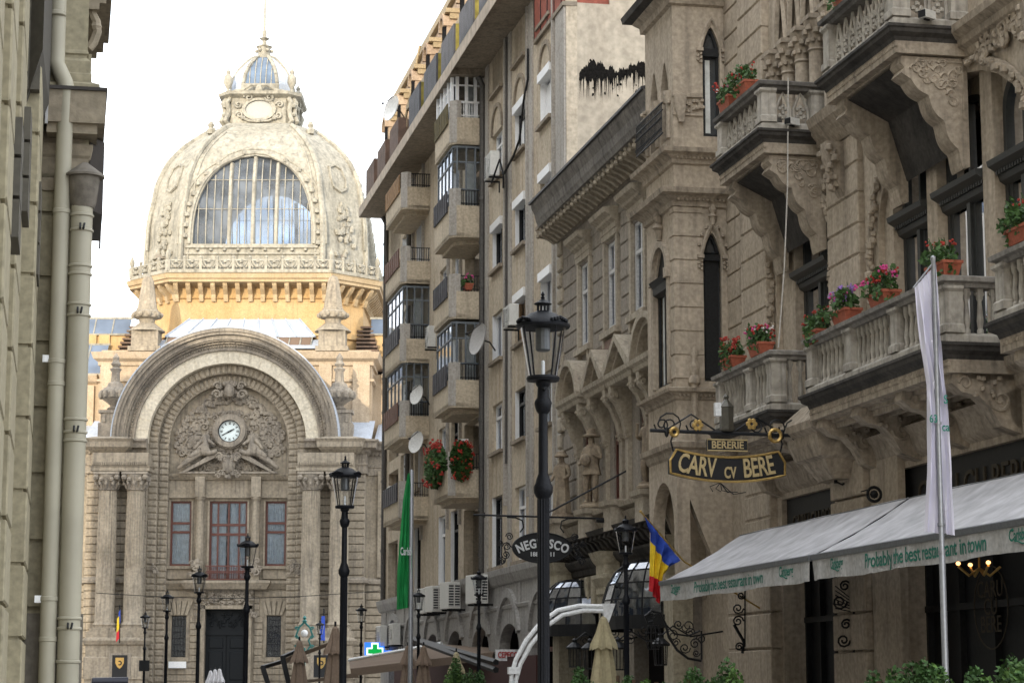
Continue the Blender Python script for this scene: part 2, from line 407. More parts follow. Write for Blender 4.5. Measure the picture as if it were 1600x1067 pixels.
# entablature blocks over the columns
m = M()
for s in (-1, 1):
    xa, xb = sorted((s*5.05, s*8.85))
    m.box(xa, xb, 0, 1.75, 15.85, 17.15)
    m.mould([(xa, 0), (xa, 1.75), (xb, 1.75), (xb, 0)], [(0, 15.9), (.1, 15.9), (.1, 16.15), (.16, 16.2), (0, 16.25)], side=-1)
    for i in range(26): m.box(xa+.05+i*.145, xa+.13+i*.145, 1.75, 1.88, 16.28, 16.5)
    xa, xb = (xa, xb) if s > 0 else (xa, xb)
    a, b = sorted((s*6.9, s*8.85)); 
    m.mould([(a, 0), (a, 1.2), (b, 1.2), (b, 0)], [(0, 17.15), (.15, 17.2), (.55, 17.55), (.6, 17.9), (.75, 18.1), (0, 18.3)], side=-1)
m.build('entablature', S_PAL, PX, split=True)
# giant columns
def column(parent, at):
    c = M(); prof = [(.74, 0), (.74, .12), (.80, .2), (.74, .3), (.66, .42), (.66, 4.0)]
    c.lathe(0, 0, prof, 28)
    c.lathe(0, 0, [(.655, 4.0), (.655, 4.1), (.65, 5.5), (.60, 9.2)], 40, True, 1, .10)
    c.box(-.85, .85, -.85, .85, -.25, 0)
    o = c.build('column', S_PAL, parent, at=at, smooth=True)
    k = M(); k.lathe(0, 0, [(.60, 9.2), (.68, 9.25), (.62, 9.32), (.66, 9.6), (.85, 10.05), (.9, 10.25)], 20)
    for j in range(12):
        a = j*pi/6
        k.tube([(.62*cos(a), .62*sin(a), 9.35), (.78*cos(a), .78*sin(a), 9.65), (.9*cos(a), .9*sin(a), 9.75), (.86*cos(a), .86*sin(a), 9.6)], .1, 5)
    for j in range(4):
        a = pi/4+j*pi/2; k.ball((1.0*cos(a), 1.0*sin(a), 10.1), .22, seg=8); k.ball((.75*cos(a+pi/4), .75*sin(a+pi/4), 10.15), .16)
        k.ball((.86*cos(a+.35), .86*sin(a+.35), 9.95), .16); k.ball((.86*cos(a-.35), .86*sin(a-.35), 9.95), .16)
    k.box(-.88, .88, -.88, .88, 10.28, 10.45)
    k.build('capital', S_PAL2, o, rel=True, smooth=True)
    return o
c0 = None
for x in (-7.85, -5.95, 5.95, 7.85):
    c0 = column(PX, (x, 1.0, 5.4)) if c0 is None else (clone(c0, (x, 1.0, 5.4)))
m = M()
for s in (-1, 1):
    xa, xb = sorted((s*5.0, s*8.9))
    m.box(xa, xb, 0, 1.95, 0, 5.15)
    m.mould([(xa, 0), (xa, 1.95), (xb, 1.95), (xb, 0)], [(0, 0), (.25, 0), (.25, .9), (.12, 1.1), (0, 1.2)], side=-1)
    m.mould([(xa, 0), (xa, 1.95), (xb, 1.95), (xb, 0)], [(0, 4.2), (.12, 4.3), (.2, 4.55), (.1, 4.7), (0, 4.75)], side=-1)
    m.mould([(xa, 0), (xa, 1.95), (xb, 1.95), (xb, 0)], [(0, 2.0), (.1, 2.0), (.1, 3.4), (0, 3.5)], side=-1)
m.build('column_pedestal', S_PAL, PX, split=True)
# arch
m = M()
m.arc(0, CZ, 5.42, 6.3, -2.6, 0, -.02, pi+.02, 64)
for i in range(25):
    a = pi*i/24; m.arc(0, CZ, 5.44, 6.28, 0, .03, a+.006, a+pi/24-.006, 3)
for s in (-1, 1): xa, xb = sorted((s*5.42, s*6.3)); m.box(xa, xb, -2.6, 0, 15.9, CZ)
m.build('arch_band', S_BAND, PX)
m = M()
for (r0, r1, y1) in ((6.3, 6.42, .22), (6.42, 6.75, .12), (6.75, 6.9, .35), (6.9, 7.0, .62), (7.0, 7.3, .75), (7.3, 7.5, 1.0), (7.5, 7.72, 1.12)):
    m.arc(0, CZ, r0, r1, -2.6, y1, -.05, pi+.05, 72)
for i in range(110):
    a = pi*(i+.5)/110; x, z = 6.6*cos(a), CZ+6.6*sin(a); m.ball((x, .16, z), .085, seg=6)
    if i % 2: m.ball((6.83*cos(a), .4, CZ+6.83*sin(a)), .06, seg=5)
m.build('archivolt', S_PAL2, PX, smooth=True)
m = M(); m.arc(0, CZ, 7.72, 7.8, -3.2, 1.16, 0, pi, 72); m.build('arch_flashing', ZINC, PX)
m = M()
m.vouss(0, CZ, 4.78, 5.42, -2.2, -.55, 41, .05, b=.09); m.vouss(0, CZ, 4.12, 4.78, -2.2, -1.05, 41, .05, b=.09)
for s in (-1, 1):
    xa, xb = sorted((s*4.78, s*5.42)); m.courses(xa, xb, 0, CZ, -2.2, -.55, .44, .06, .08)
    xa, xb = sorted((s*4.12, s*4.78)); m.courses(xa, xb, 0, CZ, -2.2, -1.05, .44, .06, .08)
for s in (-1, 1):
    xa, xb = sorted((s*4.15, s*5.45)); m.box(xa, xb, -2.3, -1.15, 0, CZ); xa, xb = sorted((s*4.8, s*5.45)); m.box(xa, xb, -2.3, -.65, 0, CZ)
m.arc(0, CZ, 4.1, 5.45, -2.4, -1.15, 0, pi, 48); m.arc(0, CZ, 4.8, 5.45, -2.3, -.65, 0, pi, 48)
m.build('coffered_arch_ring', S_PAL, PX)
# inner bay wall with openings (photo: windows x+-, door)
YW = -1.75
def rect(x0, x1, z0, z1): return [(x0, z0), (x1, z0), (x1, z1), (x0, z1)]
wins = [(-4.0, -2.55, 9.7, 14.15), (2.55, 4.0, 9.7, 14.15), (-1.3, 1.3, 8.7, 14.15)]
low = [(-3.75, -2.75, 3.5, 6.3), (2.75, 3.75, 3.5, 6.3)]
door = (-1.45, 1.45, 0, 6.75)
m = M(); m.plate(rect(-4.2, 4.2, 0, 15.9), [rect(*w) for w in wins+low]+[rect(door[0], door[1], .02, door[3])], YW-.5, YW)
m.courses(-4.12, 4.12, .1, 8.0, YW, YW+.09, .44, .05, .03, skip=[(-1.9, 1.9, 0, 8.2)]+[(a-.25, b+.25, c-.3, d+.1) for a, b, c, d in low]+[(a-.5, b+.5, d, d+1.2) for a, b, c, d in low])
for (a, b, c, d) in low:
    mid = (a+b)/2
    for k in range(-2, 3):
        m.prism([(mid+k*.24-.1, d+.05), (mid+k*.24+.1, d+.05), (mid+k*.4+.15, d+1.0), (mid+k*.4-.15, d+1.0)], 'y', YW, YW+.2-.03*abs(k))
    m.box(a-.3, b+.3, YW, YW+.16, c-.3, c-.05)
m.build('bay_wall', S_PAL, PX)
m = M()
for s in (-1, 1):
    m.lathe(s*1.93, YW+.3, [(.36, 9.75), (.36, 9.9), (.29, 10), (.3, 11), (.26, 14.1), (.34, 14.25), (.36, 14.4)], 18)
    xa, xb = sorted((s*1.6, s*2.26)); m.box(xa, xb, YW, YW+.66, 14.4, 15.8); m.box(xa, xb, YW, YW+.66, 8.7, 9.75)
m.box(-4.12, 4.12, YW, YW+.25, 14.35, 14.6); m.box(-4.12, 4.12, YW, YW+.15, 14.6, 15.6)
m.mould([(-4.12, YW), (4.12, YW)], [(0, 15.55), (.3, 15.6), (.5, 15.85), (.55, 16.0), (0, 16.1)], side=-1)
for (a, b, c, d) in wins[:2]:
    m.box(a-.12, a, YW, YW+.12, c, d); m.box(b, b+.12, YW, YW+.12, c, d); m.box(a-.2, b+.2, YW, YW+.35, c-.22, c-.02); m.box(a-.1, b+.1, YW, YW+.18, 8.8, c-.22)
for (a, b, c, d) in wins[2:]: m.box(a-.14, a, YW, YW+.12, c, d); m.box(b, b+.14, YW, YW+.12, c, d)
m.mould([(-4.12, YW), (-2.7, YW), (-2.7, YW+.7), (2.7, YW+.7), (2.7, YW), (4.12, YW)], [(0, 8.05), (.1, 8.1), (.25, 8.35), (.35, 8.5), (.35, 8.65), (0, 8.7)], side=-1)
m.box(-1.75, -1.45, YW, YW+.3, 0, 7.1); m.box(1.45, 1.75, YW, YW+.3, 0, 7.1); m.box(-1.75, 1.75, YW, YW+.3, 6.75, 7.0)
m.build('bay_mouldings', S_PAL, PX)
m = M(); rr = random.Random(3)
m.relief(-1.7, 1.7, 7.05, 7.95, YW+.25, 46, .2, rr, .7, True)
for s in (-1, 1):
    m.relief(s*1.8-.3, s*1.8+.3, 6.2, 8.1, YW+.5, 16, .2, rr); m.relief(s*2.0-.4, s*2.0+.4, 8.9, 10.0, YW+.85, 16, .28, rr)
    m.relief(s*4.6-.4, s*4.6+.4, 9.1, 9.9, YW+1.2, 8, .25, rr)
m.build('door_carving', S_PAL2, PX, smooth=True, split=True)
m = M()
for (x0, x1) in ((-1.3, -.8), (-.8, 0), (0, .8), (.8, 1.3)):
    for i in range(5):
        x = x0+(x1-x0)*(i+.5)/5; m.spiral(x, YW+.95, 9.2, .12, 1.2, .03); m.box(x-.02, x+.02, YW+.92, YW+.98, 8.7, 9.6)
m.box(-1.4, 1.4, YW+.9, YW+1.0, 9.6, 9.68); m.box(-1.4, 1.4, YW+.9, YW+1.0, 8.7, 8.76)
m.build('balcony_railing', MAHOG, PX)
def win(parent, x0, x1, z0, z1, y, fm, bars_x=(), bars_z=(), fr=.09, curt=True, lit=None, dep=.35):
    at = ((x0+x1)/2, y, z0); w, h = x1-x0, z1-z0; a = w/2
    f = M(); f.box(-a, -a+fr, -.06, .03, 0, h); f.box(a-fr, a, -.06, .03, 0, h); f.box(-a+fr, a-fr, -.06, .03, h-fr, h); f.box(-a+fr, a-fr, -.06, .03, 0, fr)
    for b in bars_x: f.box(b*w-a-fr*.4, b*w-a+fr*.4, -.05, .025, fr, h-fr)
    for b in bars_z: f.box(-a+fr, a-fr, -.05, .035, b*h-fr*.6, b*h+fr*.6)
    o = f.build('window', fm, parent, at=at)
    g = M(); g.k = 0; g.box(-a+fr*.5, a-fr*.5, -.035, -.03, fr*.5, h-fr*.5)
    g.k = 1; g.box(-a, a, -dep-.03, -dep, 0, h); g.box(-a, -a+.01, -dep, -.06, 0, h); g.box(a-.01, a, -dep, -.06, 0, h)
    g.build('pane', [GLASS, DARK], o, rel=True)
    if curt:
        c = M(); n = 26; vs = []; gap = curt if isinstance(curt, float) else 0
        for i in range(n+1):
            x = -a+fr*.6+(w-fr*1.2)*i/n; yy = -.16+.025*sin(i*2.1)
            vs += [(x, yy, .05), (x, yy, h-.05)]
        fs = [(2*i, 2*i+2, 2*i+3, 2*i+1) for i in range(n) if not (gap and abs(i/n-.5) < gap)]
        c.add(vs, fs); c.build('curtain', lit or CURT, o, rel=True, smooth=True)
    return o
for w in wins[:2]: win(PX, *w, YW-.2, MAHOG, (), (.52, .66), .14)
win(PX, *wins[2], YW-.2, MAHOG, (.22, .5, .78), (.58, .7), .14, .06)
for w in low:
    o = win(PX, *w, YW-.2, BLACK, (.2, .4, .6, .8), (.15, .3, .45, .6, .75, .9), .05, False)
d = M(); d.box(-1.45, 1.45, YW-.4, YW-.3, 0, 6.75)
for s in (-1, 1):
    xa, xb = sorted((s*.04, s*1.4)); d.box(xa, xb, YW-.3, YW-.24, 0, 5.0)
    for z0, z1 in ((.3, 1.7), (1.95, 3.9), (4.1, 4.8)): d.bbox(xa+.2, xb-.2, YW-.24, YW-.18, z0, z1, .04)
d.box(-1.45, 1.45, YW-.3, YW-.16, 5.0, 5.25); d.relief(-1.2, 1.2, 5.4, 6.5, YW-.25, 24, .18, rg, .6, True)
DR = d.build('door', plain('dark_iron_door', (.008, .01, .012), .6, .1, spec=.2), PX)
# tympanum, relief, clock
m = M(); m.arc(0, CZ, .01, 4.16, YW-.4, YW, -.56, pi+.56, 60); m.box(-4.2, 4.2, YW-.4, YW-.01, 15.7, 18.2); m.build('tympanum', S_PAL, PX)
m = M(); rr = random.Random(8)
def shp(x, z):
    d = math.hypot(x, z-CZ); return d < 3.5 and math.hypot(x, z-18.9) > 1.25 and z < CZ+3.3 and not (d < 3.0 and z > 20.2)
m.relief(-3.7, 3.7, 16.3, 21.6, YW+.05, 170, .38, rr, .8, True, shp)
for i in range(60):                                         # carved inner border
    a = -.1+(pi+.2)*i/59; q = 3.55+.18*sin(i*1.3)
    m.ball((q*cos(a), YW+.1, CZ+q*.86*sin(a)), .2, 1, .8, 1, 7, .2, rr)
for s in (-1, 1):                                           # broken pediment halves
    m.prism([(s*3.35, 16.0), (s*3.1, 16.0), (s*.7, 17.2), (s*.75, 17.5), (s*.85, 17.55)], 'y', YW, YW+.75)
    m.prism([(s*3.4, 16.0), (s*.9, 16.0), (s*.9, 16.12), (s*3.35, 16.12)], 'y', YW, YW+.7)
m.ball((0, YW+.6, 16.6), .6, .8, .5, 1.15, 12); m.relief(-.7, .7, 15.6, 17.3, YW+.8, 16, .25, rr, .8, True)
m.ball((0, YW+.9, 21.7), .42, .9, .8, 1.2, 10); m.relief(-.9, .9, 21.2, 22.3, YW+.8, 14, .32, rr, .8, True)   # keystone mask
m.build('clock_relief', S_PAL2, PX, smooth=True)
def lying(s):
    J = [(s*1.75, .55, 17.75), (s*1.7, .6, 18.25), (s*1.62, .55, 18.6), (s*1.55, .62, 18.95), (s*1.2, .8, 17.5), (s*.75, .9, 17.75), (s*2.4, .7, 17.3), (s*3.0, .75, 16.85), (s*3.5, .7, 16.45),
         (s*1.3, .7, 18.35), (s*.95, .8, 18.1), (s*2.1, .7, 18.2), (s*2.35, .75, 17.8), (s*2.2, .8, 17.6), (s*2.7, .85, 17.2)]
    J = [(a, b+YW, c-.15) for a, b, c in J]
    E = [(0, 1), (1, 2), (2, 3), (0, 4), (4, 5), (0, 6), (6, 7), (7, 8), (2, 9), (9, 10), (2, 11), (11, 12), (0, 13), (13, 14)]
    skin('reclining_figure', S_PAL2, PX, J, E, [.3, .3, .16, .22, .22, .14, .26, .2, .12, .13, .1, .13, .1, .22, .16])
lying(1); lying(-1)
CKZ = 18.95
m = M(); m.arc(0, CKZ, .78, 1.12, YW, YW+.55, 0, 2*pi, 40); m.arc(0, CKZ, 1.12, 1.22, YW, YW+.35, 0, 2*pi, 40)
ck = m.build('clock', S_PAL2, PX, smooth=True)
m = M(); m.arc(0, CKZ, 0.01, .72, YW+.2, YW+.3, 0, 2*pi, 40); m.build('clock_dial', plain('clock_dial_white', (.62, .70, .70), .4), ck)
m = M(); m.arc(0, CKZ, .72, .8, YW+.2, YW+.5, 0, 2*pi, 40)
def hand(ang, ln, w):
    a = pi/2-ang; p = Vector((cos(a), 0, sin(a))); q = Vector((-sin(a), 0, cos(a))); c = Vector((0, YW+.34, CKZ)); e = Vector((0, .02, 0))
    vs = [c-p*.12-q*w, c-p*.12+q*w, c+p*ln+q*w*.4, c+p*ln-q*w*.4]; m.add([tuple(v) for v in vs]+[tuple(v+e) for v in vs], [(0,1,2,3),(4,5,6,7),(0,1,5,4),(1,2,6,5),(2,3,7,6),(3,0,4,7)])
# frame is seen mirrored (x grows to the left), so clock angles are negated
hand(-rad(242), .58, .05); hand(-rad(62), .36, .06)
for k in range(12):
    a = k*pi/6; m.T = Matrix.Translation((.56*cos(a), YW+.315, CKZ+.56*sin(a))) @ Matrix.Rotation(-a+pi/2, 4, 'Y')
    m.box(-.03, .03, -.01, .01, -.08, .08) if k % 3 else (m.box(-.055, -.02, -.01, .01, -.09, .09), m.box(.02, .055, -.01, .01, -.09, .09))
m.T = None
m.build('clock_hands', BLACK, ck)
# attic
AY = -4.2
m = M(); m.box(-9.6, 9.6, AY-6, AY, 17.5, 24.6)
for s in (-1, 1):
    xa, xb = sorted((s*9.6, s*24)); m.box(xa, xb, -13, -6.5, 17.0, 23.6)
    for k in range(5): x = s*(10.4+k*2.6); xa, xb = sorted((x, x+s*.7)); m.box(xa, xb, -6.5, -6.25, 19.5, 22.8)
    for k in range(4):
        x = s*(12.35+k*2.6); m.box(x-.6, x+.6, -6.5, -6.4, 20.0, 20.15); m.box(x-.6, x+.6, -6.5, -6.4, 22.0, 22.15)
    xa, xb = sorted((s*8.3, s*9.5)); m.box(xa, xb, AY, AY+.3, 19, 24); xa, xb = sorted((s*5.9, s*6.8)); m.box(xa, xb, AY, AY+.3, 19, 24)
    m.mould([(s*24, -6.5), (s*10.2, -6.5)], [(0, 22.9), (.3, 23.1), (.5, 23.5), (0, 23.7)], side=s)
m.mould([(-9.6, AY-5), (-9.6, AY), (9.6, AY), (9.6, AY-5)], [(0, 23.9), (.15, 23.95), (.15, 24.2), (.45, 24.4), (.55, 24.7), (.6, 24.85), (0, 24.95)], side=-1)
m.mould([(-9.6, AY-5), (-9.6, AY), (9.6, AY), (9.6, AY-5)], [(0, 22.7), (.2, 22.8), (.2, 22.95), (0, 23)], side=-1)
m.box(-9.55, 9.55, AY-5.5, AY-.05, 24.6, 25.05)
m.build('attic', stone('attic_warm_stone', (.36, .28, .19), (.45, .36, .26), (.22, .17, .12), .4, .6), PX)
m = M()
for s in (-1, 1):                                            # metal roofs in front of the attic
    for (a, b) in ((6.4, 9.9), (10.0, 24)):
        xa, xb = sorted((s*a, s*b)); m.add([(xa, -.2 if a < 9 else -1.5, 18.25), (xb, -.2 if a < 9 else -1.5, 18.25), (xb, AY if a < 9 else -6.5, 20.0), (xa, AY if a < 9 else -6.5, 20.0)], [(0, 1, 2, 3)])
    for k in range(12):
        x = s*(10.2+k*1.1); m.tube([(x, -1.6, 18.27), (x, -6.5, 20.03)], .04, 4)
m.add([(-6.2, AY-.2, 25.2), (6.2, AY-.2, 25.2), (6.2, AY-2.0, 26.1), (-6.2, AY-2.0, 26.1)], [(0, 1, 2, 3)])
m.add([(-5.4, AY-2.0, 26.3), (5.4, AY-2.0, 26.3), (4.0, AY-4.4, 28.0), (-4.0, AY-4.4, 28.0)], [(0, 1, 2, 3)])
m.add([(-5.4, AY-2.0, 26.3), (-4.0, AY-4.4, 28.0), (-4, AY-6, 28), (-6.9, AY-5, 25)], [(0, 1, 2, 3)]); m.add([(5.4, AY-2.0, 26.3), (4.0, AY-4.4, 28.0), (4, AY-6, 28), (6.9, AY-5, 25)], [(0, 1, 2, 3)])
for k in range(9):
    t = -1+2*k/8; m.tube([(5.4*t, AY-2, 26.35), (4*t, AY-4.4, 28.05)], .05, 4)
m.build('zinc_roof', ZINC, PX)
m = M(); m.k = 0
for k in range(13):
    x = -5.2+k*.8; m.add([(x+.06, AY-.9, 25.55), (x+.74, AY-.9, 25.55), (x+.74, AY-1.98, 26.28), (x+.06, AY-1.98, 26.28)], [(0, 1, 2, 3)])
m.k = 1
for k in range(14): x = -5.2+k*.8; m.tube([(x, AY-.9, 25.57), (x, AY-1.98, 26.3)], .05, 4)
m.build('roof_glazing', [LEADGL, S_DOME], PX)
# stepped glass roofs left and right
m = M()
for s in (-1, 1):
    Y0 = -9.0
    for (za, zb, ya, yb, xi, xo) in ((24.0, 26.6, 0, -2.6, 10.3, 9.1), (27.4, 28.8, -2.9, -4.0, 8.9, 8.3)):
        for k in range(9):
            x = s*(xi+.1+k*1.35); xe = x+s*1.25; sh = (xi-xo)
            xa = x-s*sh; 
            m.k = 0; m.add([(x, Y0+ya, za), (xe, Y0+ya, za), (xe-s*.0, Y0+yb, zb), (x-s*0, Y0+yb, zb)], [(0, 1, 2, 3)])
            m.k = 1; m.tube([(xe+s*.05, Y0+ya, za), (xe+s*.05, Y0+yb, zb)], .06, 4)
        m.tube([(s*xi, Y0+ya, za), (s*23, Y0+ya, za)], .09, 4); m.tube([(s*xi, Y0+yb, zb), (s*23, Y0+yb, zb)], .1, 4)
    m.k = 2
    for k in range(10): m.box(*sorted((s*(10.4+k), s*(11.2+k))), Y0-2.95, Y0-2.8, 26.7, 27.35)
    xa, xb = sorted((s*9.0, s*23)); m.box(xa, xb, Y0-4.5, Y0-3.0, 20, 27.4)
    m.k = 1
    m.prism([(s*10.4, 24.0), (s*10.25, 24.0), (s*9.0, 29.0), (s*9.2, 29.2)], 'y', Y0-1.2, Y0-.9) if False else None
    # stair-like dark louvres beside
    m.k = 3
    for k in range(12): 
        z = 24.2+k*.34; xa, xb = sorted((s*(8.0), s*(10.2-.1*k))); m.box(xa, xb, Y0-.2-k*.32, Y0+.15-k*.32, z, z+.16)
    m.k = 4; xa, xb = sorted((s*8.0, s*10.2)); m.add([(xa, Y0-.1, 24.0), (xb, Y0-.1, 24.0), (xb-s*1.2 if s > 0 else xb, Y0-4.2, 28.2), (xa if s > 0 else xa-s*1.2, Y0-4.2, 28.2)], [(0, 1, 2, 3)])
m.build('stepped_roof', [BLUEGL, S_DOME, S_DRUM, stone('louvre_wood', (.12, .08, .055), (.16, .11, .08)), DARK], PX, split=True)
# drum and dome (centre y = DY)
DY = -18.0; DX = -.28
def octa(Rr, e): return [(DX+a, DY+b) for a, b in ((-e, Rr), (e, Rr), (Rr, e), (Rr, -e), (e, -Rr), (-e, -Rr), (-Rr, -e), (-Rr, e))]
m = M(); m.mould(octa(8.12, 5.45), [(0, 20), (0, 31.0)], True, -1); m.mould(octa(8.12, 5.45), [(0, 29.7), (.15, 29.75), (0, 29.85)], True, -1); 
m.mould(octa(8.12, 5.45), [(.0, 26.9), (.25, 26.95), (.25, 27.3), (0, 27.4)], True, -1)
m.build('drum', S_DRUM, PX)
m = M()
m.mould(octa(8.12, 5.45), [(0, 30.6), (.1, 30.65), (1.25, 30.8), (1.25, 31.0), (1.38, 31.05), (1.45, 31.3), (1.5, 31.4), (0, 31.6)], True, -1)
oc = octa(8.12, 5.45)
for i in range(8):
    a, b = Vector(oc[i]), Vector(oc[(i+1) % 8]); ln = (b-a).length; n = max(3, round(ln/.92)); nn = Vector((-(b-a).y, (b-a).x)).normalized()
    for k in range(n+1):
        if k == n and False: continue
        p = a.lerp(b, (k+.0)/n); ang = math.atan2(nn.y, nn.x)
        m.T = Matrix.Translation((p.x, p.y, 0)) @ Matrix.Rotation(ang, 4, 'Z')
        m.prism([(0, 29.5), (.22, 29.6), (.35, 29.9), (.62, 30.15), (.95, 30.55), (.98, 30.8), (0, 30.8)], 'y', -.15, .15) if False else m.add(
            [(x, y, z) for y in (-.16, .16) for (x, z) in [(0, 29.55), (.2, 29.5), (.3, 29.75), (.36, 30.0), (.75, 30.3), (1.0, 30.6), (1.02, 30.82), (0, 30.82)]],
            [tuple(range(8)), tuple(range(15, 7, -1))]+[(j, (j+1) % 8, 8+(j+1) % 8, 8+j) for j in range(8)])
m.T = None
m.build('drum_cornice', stone('drum_cornice_stone', (.38, .28, .16), (.46, .36, .23), (.2, .15, .1), .4), PX)
m = M(); oc = octa(9.2, 6.0); rr = random.Random(4)       # cresting
m.mould(oc, [(0, 31.5), (.12, 31.5), (.12, 31.75), (-.12, 31.75), (-.12, 31.5)], True, -1)
m.mould(oc, [(0, 32.35), (.07, 32.38), (.0, 32.5), (-.07, 32.38)], True, -1)
for i in range(8):
    a, b = Vector(oc[i]), Vector(oc[(i+1) % 8]); ln = (b-a).length; n = max(3, round(ln/1.15)); dd = (b-a).normalized()
    for k in range(n):
        p = a.lerp(b, (k+.5)/n)
        for q in (-1, 1):
            m.tube([(p.x+dd.x*t*q, p.y+dd.y*t*q, z) for t, z in ((0, 31.85), (.25, 32.1), (.45, 32.45), (.56, 32.3), (.45, 32.05), (.3, 31.9))], .075, 5)
        m.ball((p.x, p.y, 32.35), .17, seg=7); m.ball((p.x, p.y, 32.0), .2, seg=7)
        q = a.lerp(b, k/n); m.ball((q.x, q.y, 32.65), .16, seg=6); m.box(q.x-.1, q.x+.1, q.y-.1, q.y+.1, 31.7, 32.55)
    m.lathe(a.x, a.y, [(.2, 31.6), (.24, 32.4), (.12, 32.5), (.22, 32.8), (.14, 33.05), (.03, 33.3)], 8)
m.build('dome_cresting', S_DOME, PX, smooth=True)
PRO = [(31.5, 9.1), (33.5, 9.08), (34.5, 9.02), (35.6, 8.98), (36.6, 8.85), (37.8, 8.6), (39.0, 8.4), (40.0, 8.0), (40.8, 7.6), (41.6, 7.0), (42.4, 6.25), (43.1, 5.4), (43.7, 4.6), (44.3, 3.55)]; PRO = [(z, r*.905) for z, r in PRO]
def Rz(z):
    for (a, ra), (b, rb) in zip(PRO, PRO[1:]):
        if z <= b: return ra+(rb-ra)*(z-a)/(b-a)
    return PRO[-1][1]
ER = .64
WZ0, WH, WW = 33.85, 7.05, 4.4
def hz(z):
    t = (z-WZ0)/WH
    return 0 if t < 0 or t >= 1 else WW*sqrt(max(0, 1-t**2.6))
zs = [31.5+i*(44.3-31.5)/64 for i in range(65)]; zs = sorted(set(zs+[WZ0]))
m = M(); g = M()
for f in range(4):
    T = Matrix.Translation((DX, DY, 0)) @ Matrix.Rotation(f*pi/2, 4, 'Z')
    m.T = T; g.T = T
    for a, b in zip(zs, zs[1:]):
        ra, rb = Rz(a), Rz(b); ea, eb = ra*ER, rb*ER; ha, hb = hz(a+1e-4), hz(b-1e-4)
        for q in (-1, 1):
            m.add([(q*ha, ra, a), (q*ea, ra, a), (q*eb, rb, b), (q*hb, rb, b)], [(0, 1, 2, 3)])
            if ha > 0: m.add([(q*ha, ra, a), (q*hb, rb, b), (q*hb, rb-.45, b), (q*ha, ra-.45, a)], [(0, 1, 2, 3)])
        m.add([(ea, ra, a), (ra, ea, a), (rb, eb, b), (eb, rb, b)], [(0, 1, 2, 3)])
        if ha > 0: g.add([(-ha, ra-.4, a), (ha, ra-.4, a), (hb, rb-.4, b), (-hb, rb-.4, b)], [(0, 1, 2, 3)])
m.T = None; m.mould(octa(8.2, 5.2), [(-9, 31.45), (0, 31.5)], True, -1)
DM = m.build('dome', S_DOME, PX)
g.build('dome_window', DGLASS, DM, split=True)
m = M(); rr = random.Random(9); m2 = M()
for f in range(4):
    T = Matrix.Translation((DX, DY, 0)) @ Matrix.Rotation(f*pi/2, 4, 'Z'); m.T = T; m2.T = T
    def surf(x, z, o=0): return (x, Rz(z)+o, z)
    zz = [31.6+i*.4 for i in range(32)]
    for q in (-1, 1):
        m.tube([(q*Rz(z)*ER, Rz(z)+.05, z) for z in zz], .22, 6)
        m.tube([(q*(Rz(z)*ER-.55), Rz(z)+.02, z) for z in zz if z < 43.6], .08, 5)
    am = [(-hz(z+1e-4)-.25, z) for z in [WZ0+WH*i/26 for i in range(26)]]+[(-1.2*(1-i/3), WZ0+WH+.12+.1*i/3) for i in range(1, 3)]+[(0, WZ0+WH+.25)]
    am = am+[(-x, z) for x, z in reversed(am[:-1])]
    m.tube([surf(x, z, .03) for x, z in am], .17, 6)
    am2 = [(x*1.13+(-.25 if x < 0 else .25), z+(.0 if abs(x) > 2 else .35)) for x, z in am]
    m.tube([surf(x, z, .0) for x, z in am2], .1, 5)
    for k, (x, z) in enumerate(am):
        if k % 3 == 0 and abs(x) > .5: m.ball(surf(x*1.06, z+.05, .12), .24, seg=7)
    for x in [-4+1.0*k for k in range(9)]: m.ball(surf(x, WZ0-.45, .08), .16, seg=6)
    m.tube([surf(-4.9, WZ0-.25, .05), surf(4.9, WZ0-.25, .05)], .13, 5); m.tube([surf(-5, WZ0-.75, .05), surf(5, WZ0-.75, .05)], .09, 5)
    # mullions
    for k in range(-7, 8):
        x = k*.58; big = k in (-3, 3, 0) 
        zt = [WZ0+WH*i/22 for i in range(23)]; zt = [z for z in zt if hz(z+1e-4) >= abs(x)-.02]
        if len(zt) > 1: (m if big else m2).tube([(x, Rz(z)-.3, z) for z in zt], .17 if big else .045, 5)
    for z in [WZ0+.02, 36.6, 38.9]:
        w = hz(z); (m2).tube([(-w, Rz(z)-.33, z), (w, Rz(z)-.33, z)], .03, 4)
    # carved ornament on the chamfer faces
    m.T = T @ Matrix.Rotation(-pi/4, 4, 'Z')
    def dch(z): return Rz(z)*(1+ER)/sqrt(2)
    for k in range(44):
        z = rr.uniform(33.2, 37.2); w = 1.15*(1-(z-33.2)/5.5); x = rr.uniform(-w, w); m.ball((x, dch(z)+.1, z), .22, 1, .8, 1.1, 6, .2, rr)
    for z, h in ((39.3, .8),): 
        for q in (-1, 1): m.tube([(q*.6, dch(z-h)+.08, z-h), (q*.75, dch(z)+.08, z), (q*.6, dch(z+h)+.08, z+h)], .1, 5)
        m.tube([(-.7, dch(z+h)+.08, z+h), (0, dch(z+h+.3)+.1, z+h+.3), (.7, dch(z+h)+.08, z+h)], .12, 5); m.tube([(-.6, dch(z-h)+.08, z-h), (0, dch(z-h-.3)+.1, z-h-.3), (.6, dch(z-h)+.08, z-h)], .12, 5)
    m.lathe(0, dch(43.4)+.15, [(.3, 43.3), (.35, 43.6), (.18, 43.8), (.28, 44.0), (.1, 44.3)], 7)
m.T = m2.T = None
m.build('dome_ribs', S_DOME, DM, smooth=True); m2.build('glazing_bars', S_DOME, DM)
# inside floor of the dome so that only the windows let light through
m = M(); m.box(-7, 7, DY-7, DY+7, 33.0, 33.3); m.build('dome_floor', S_FLOOR, PX)
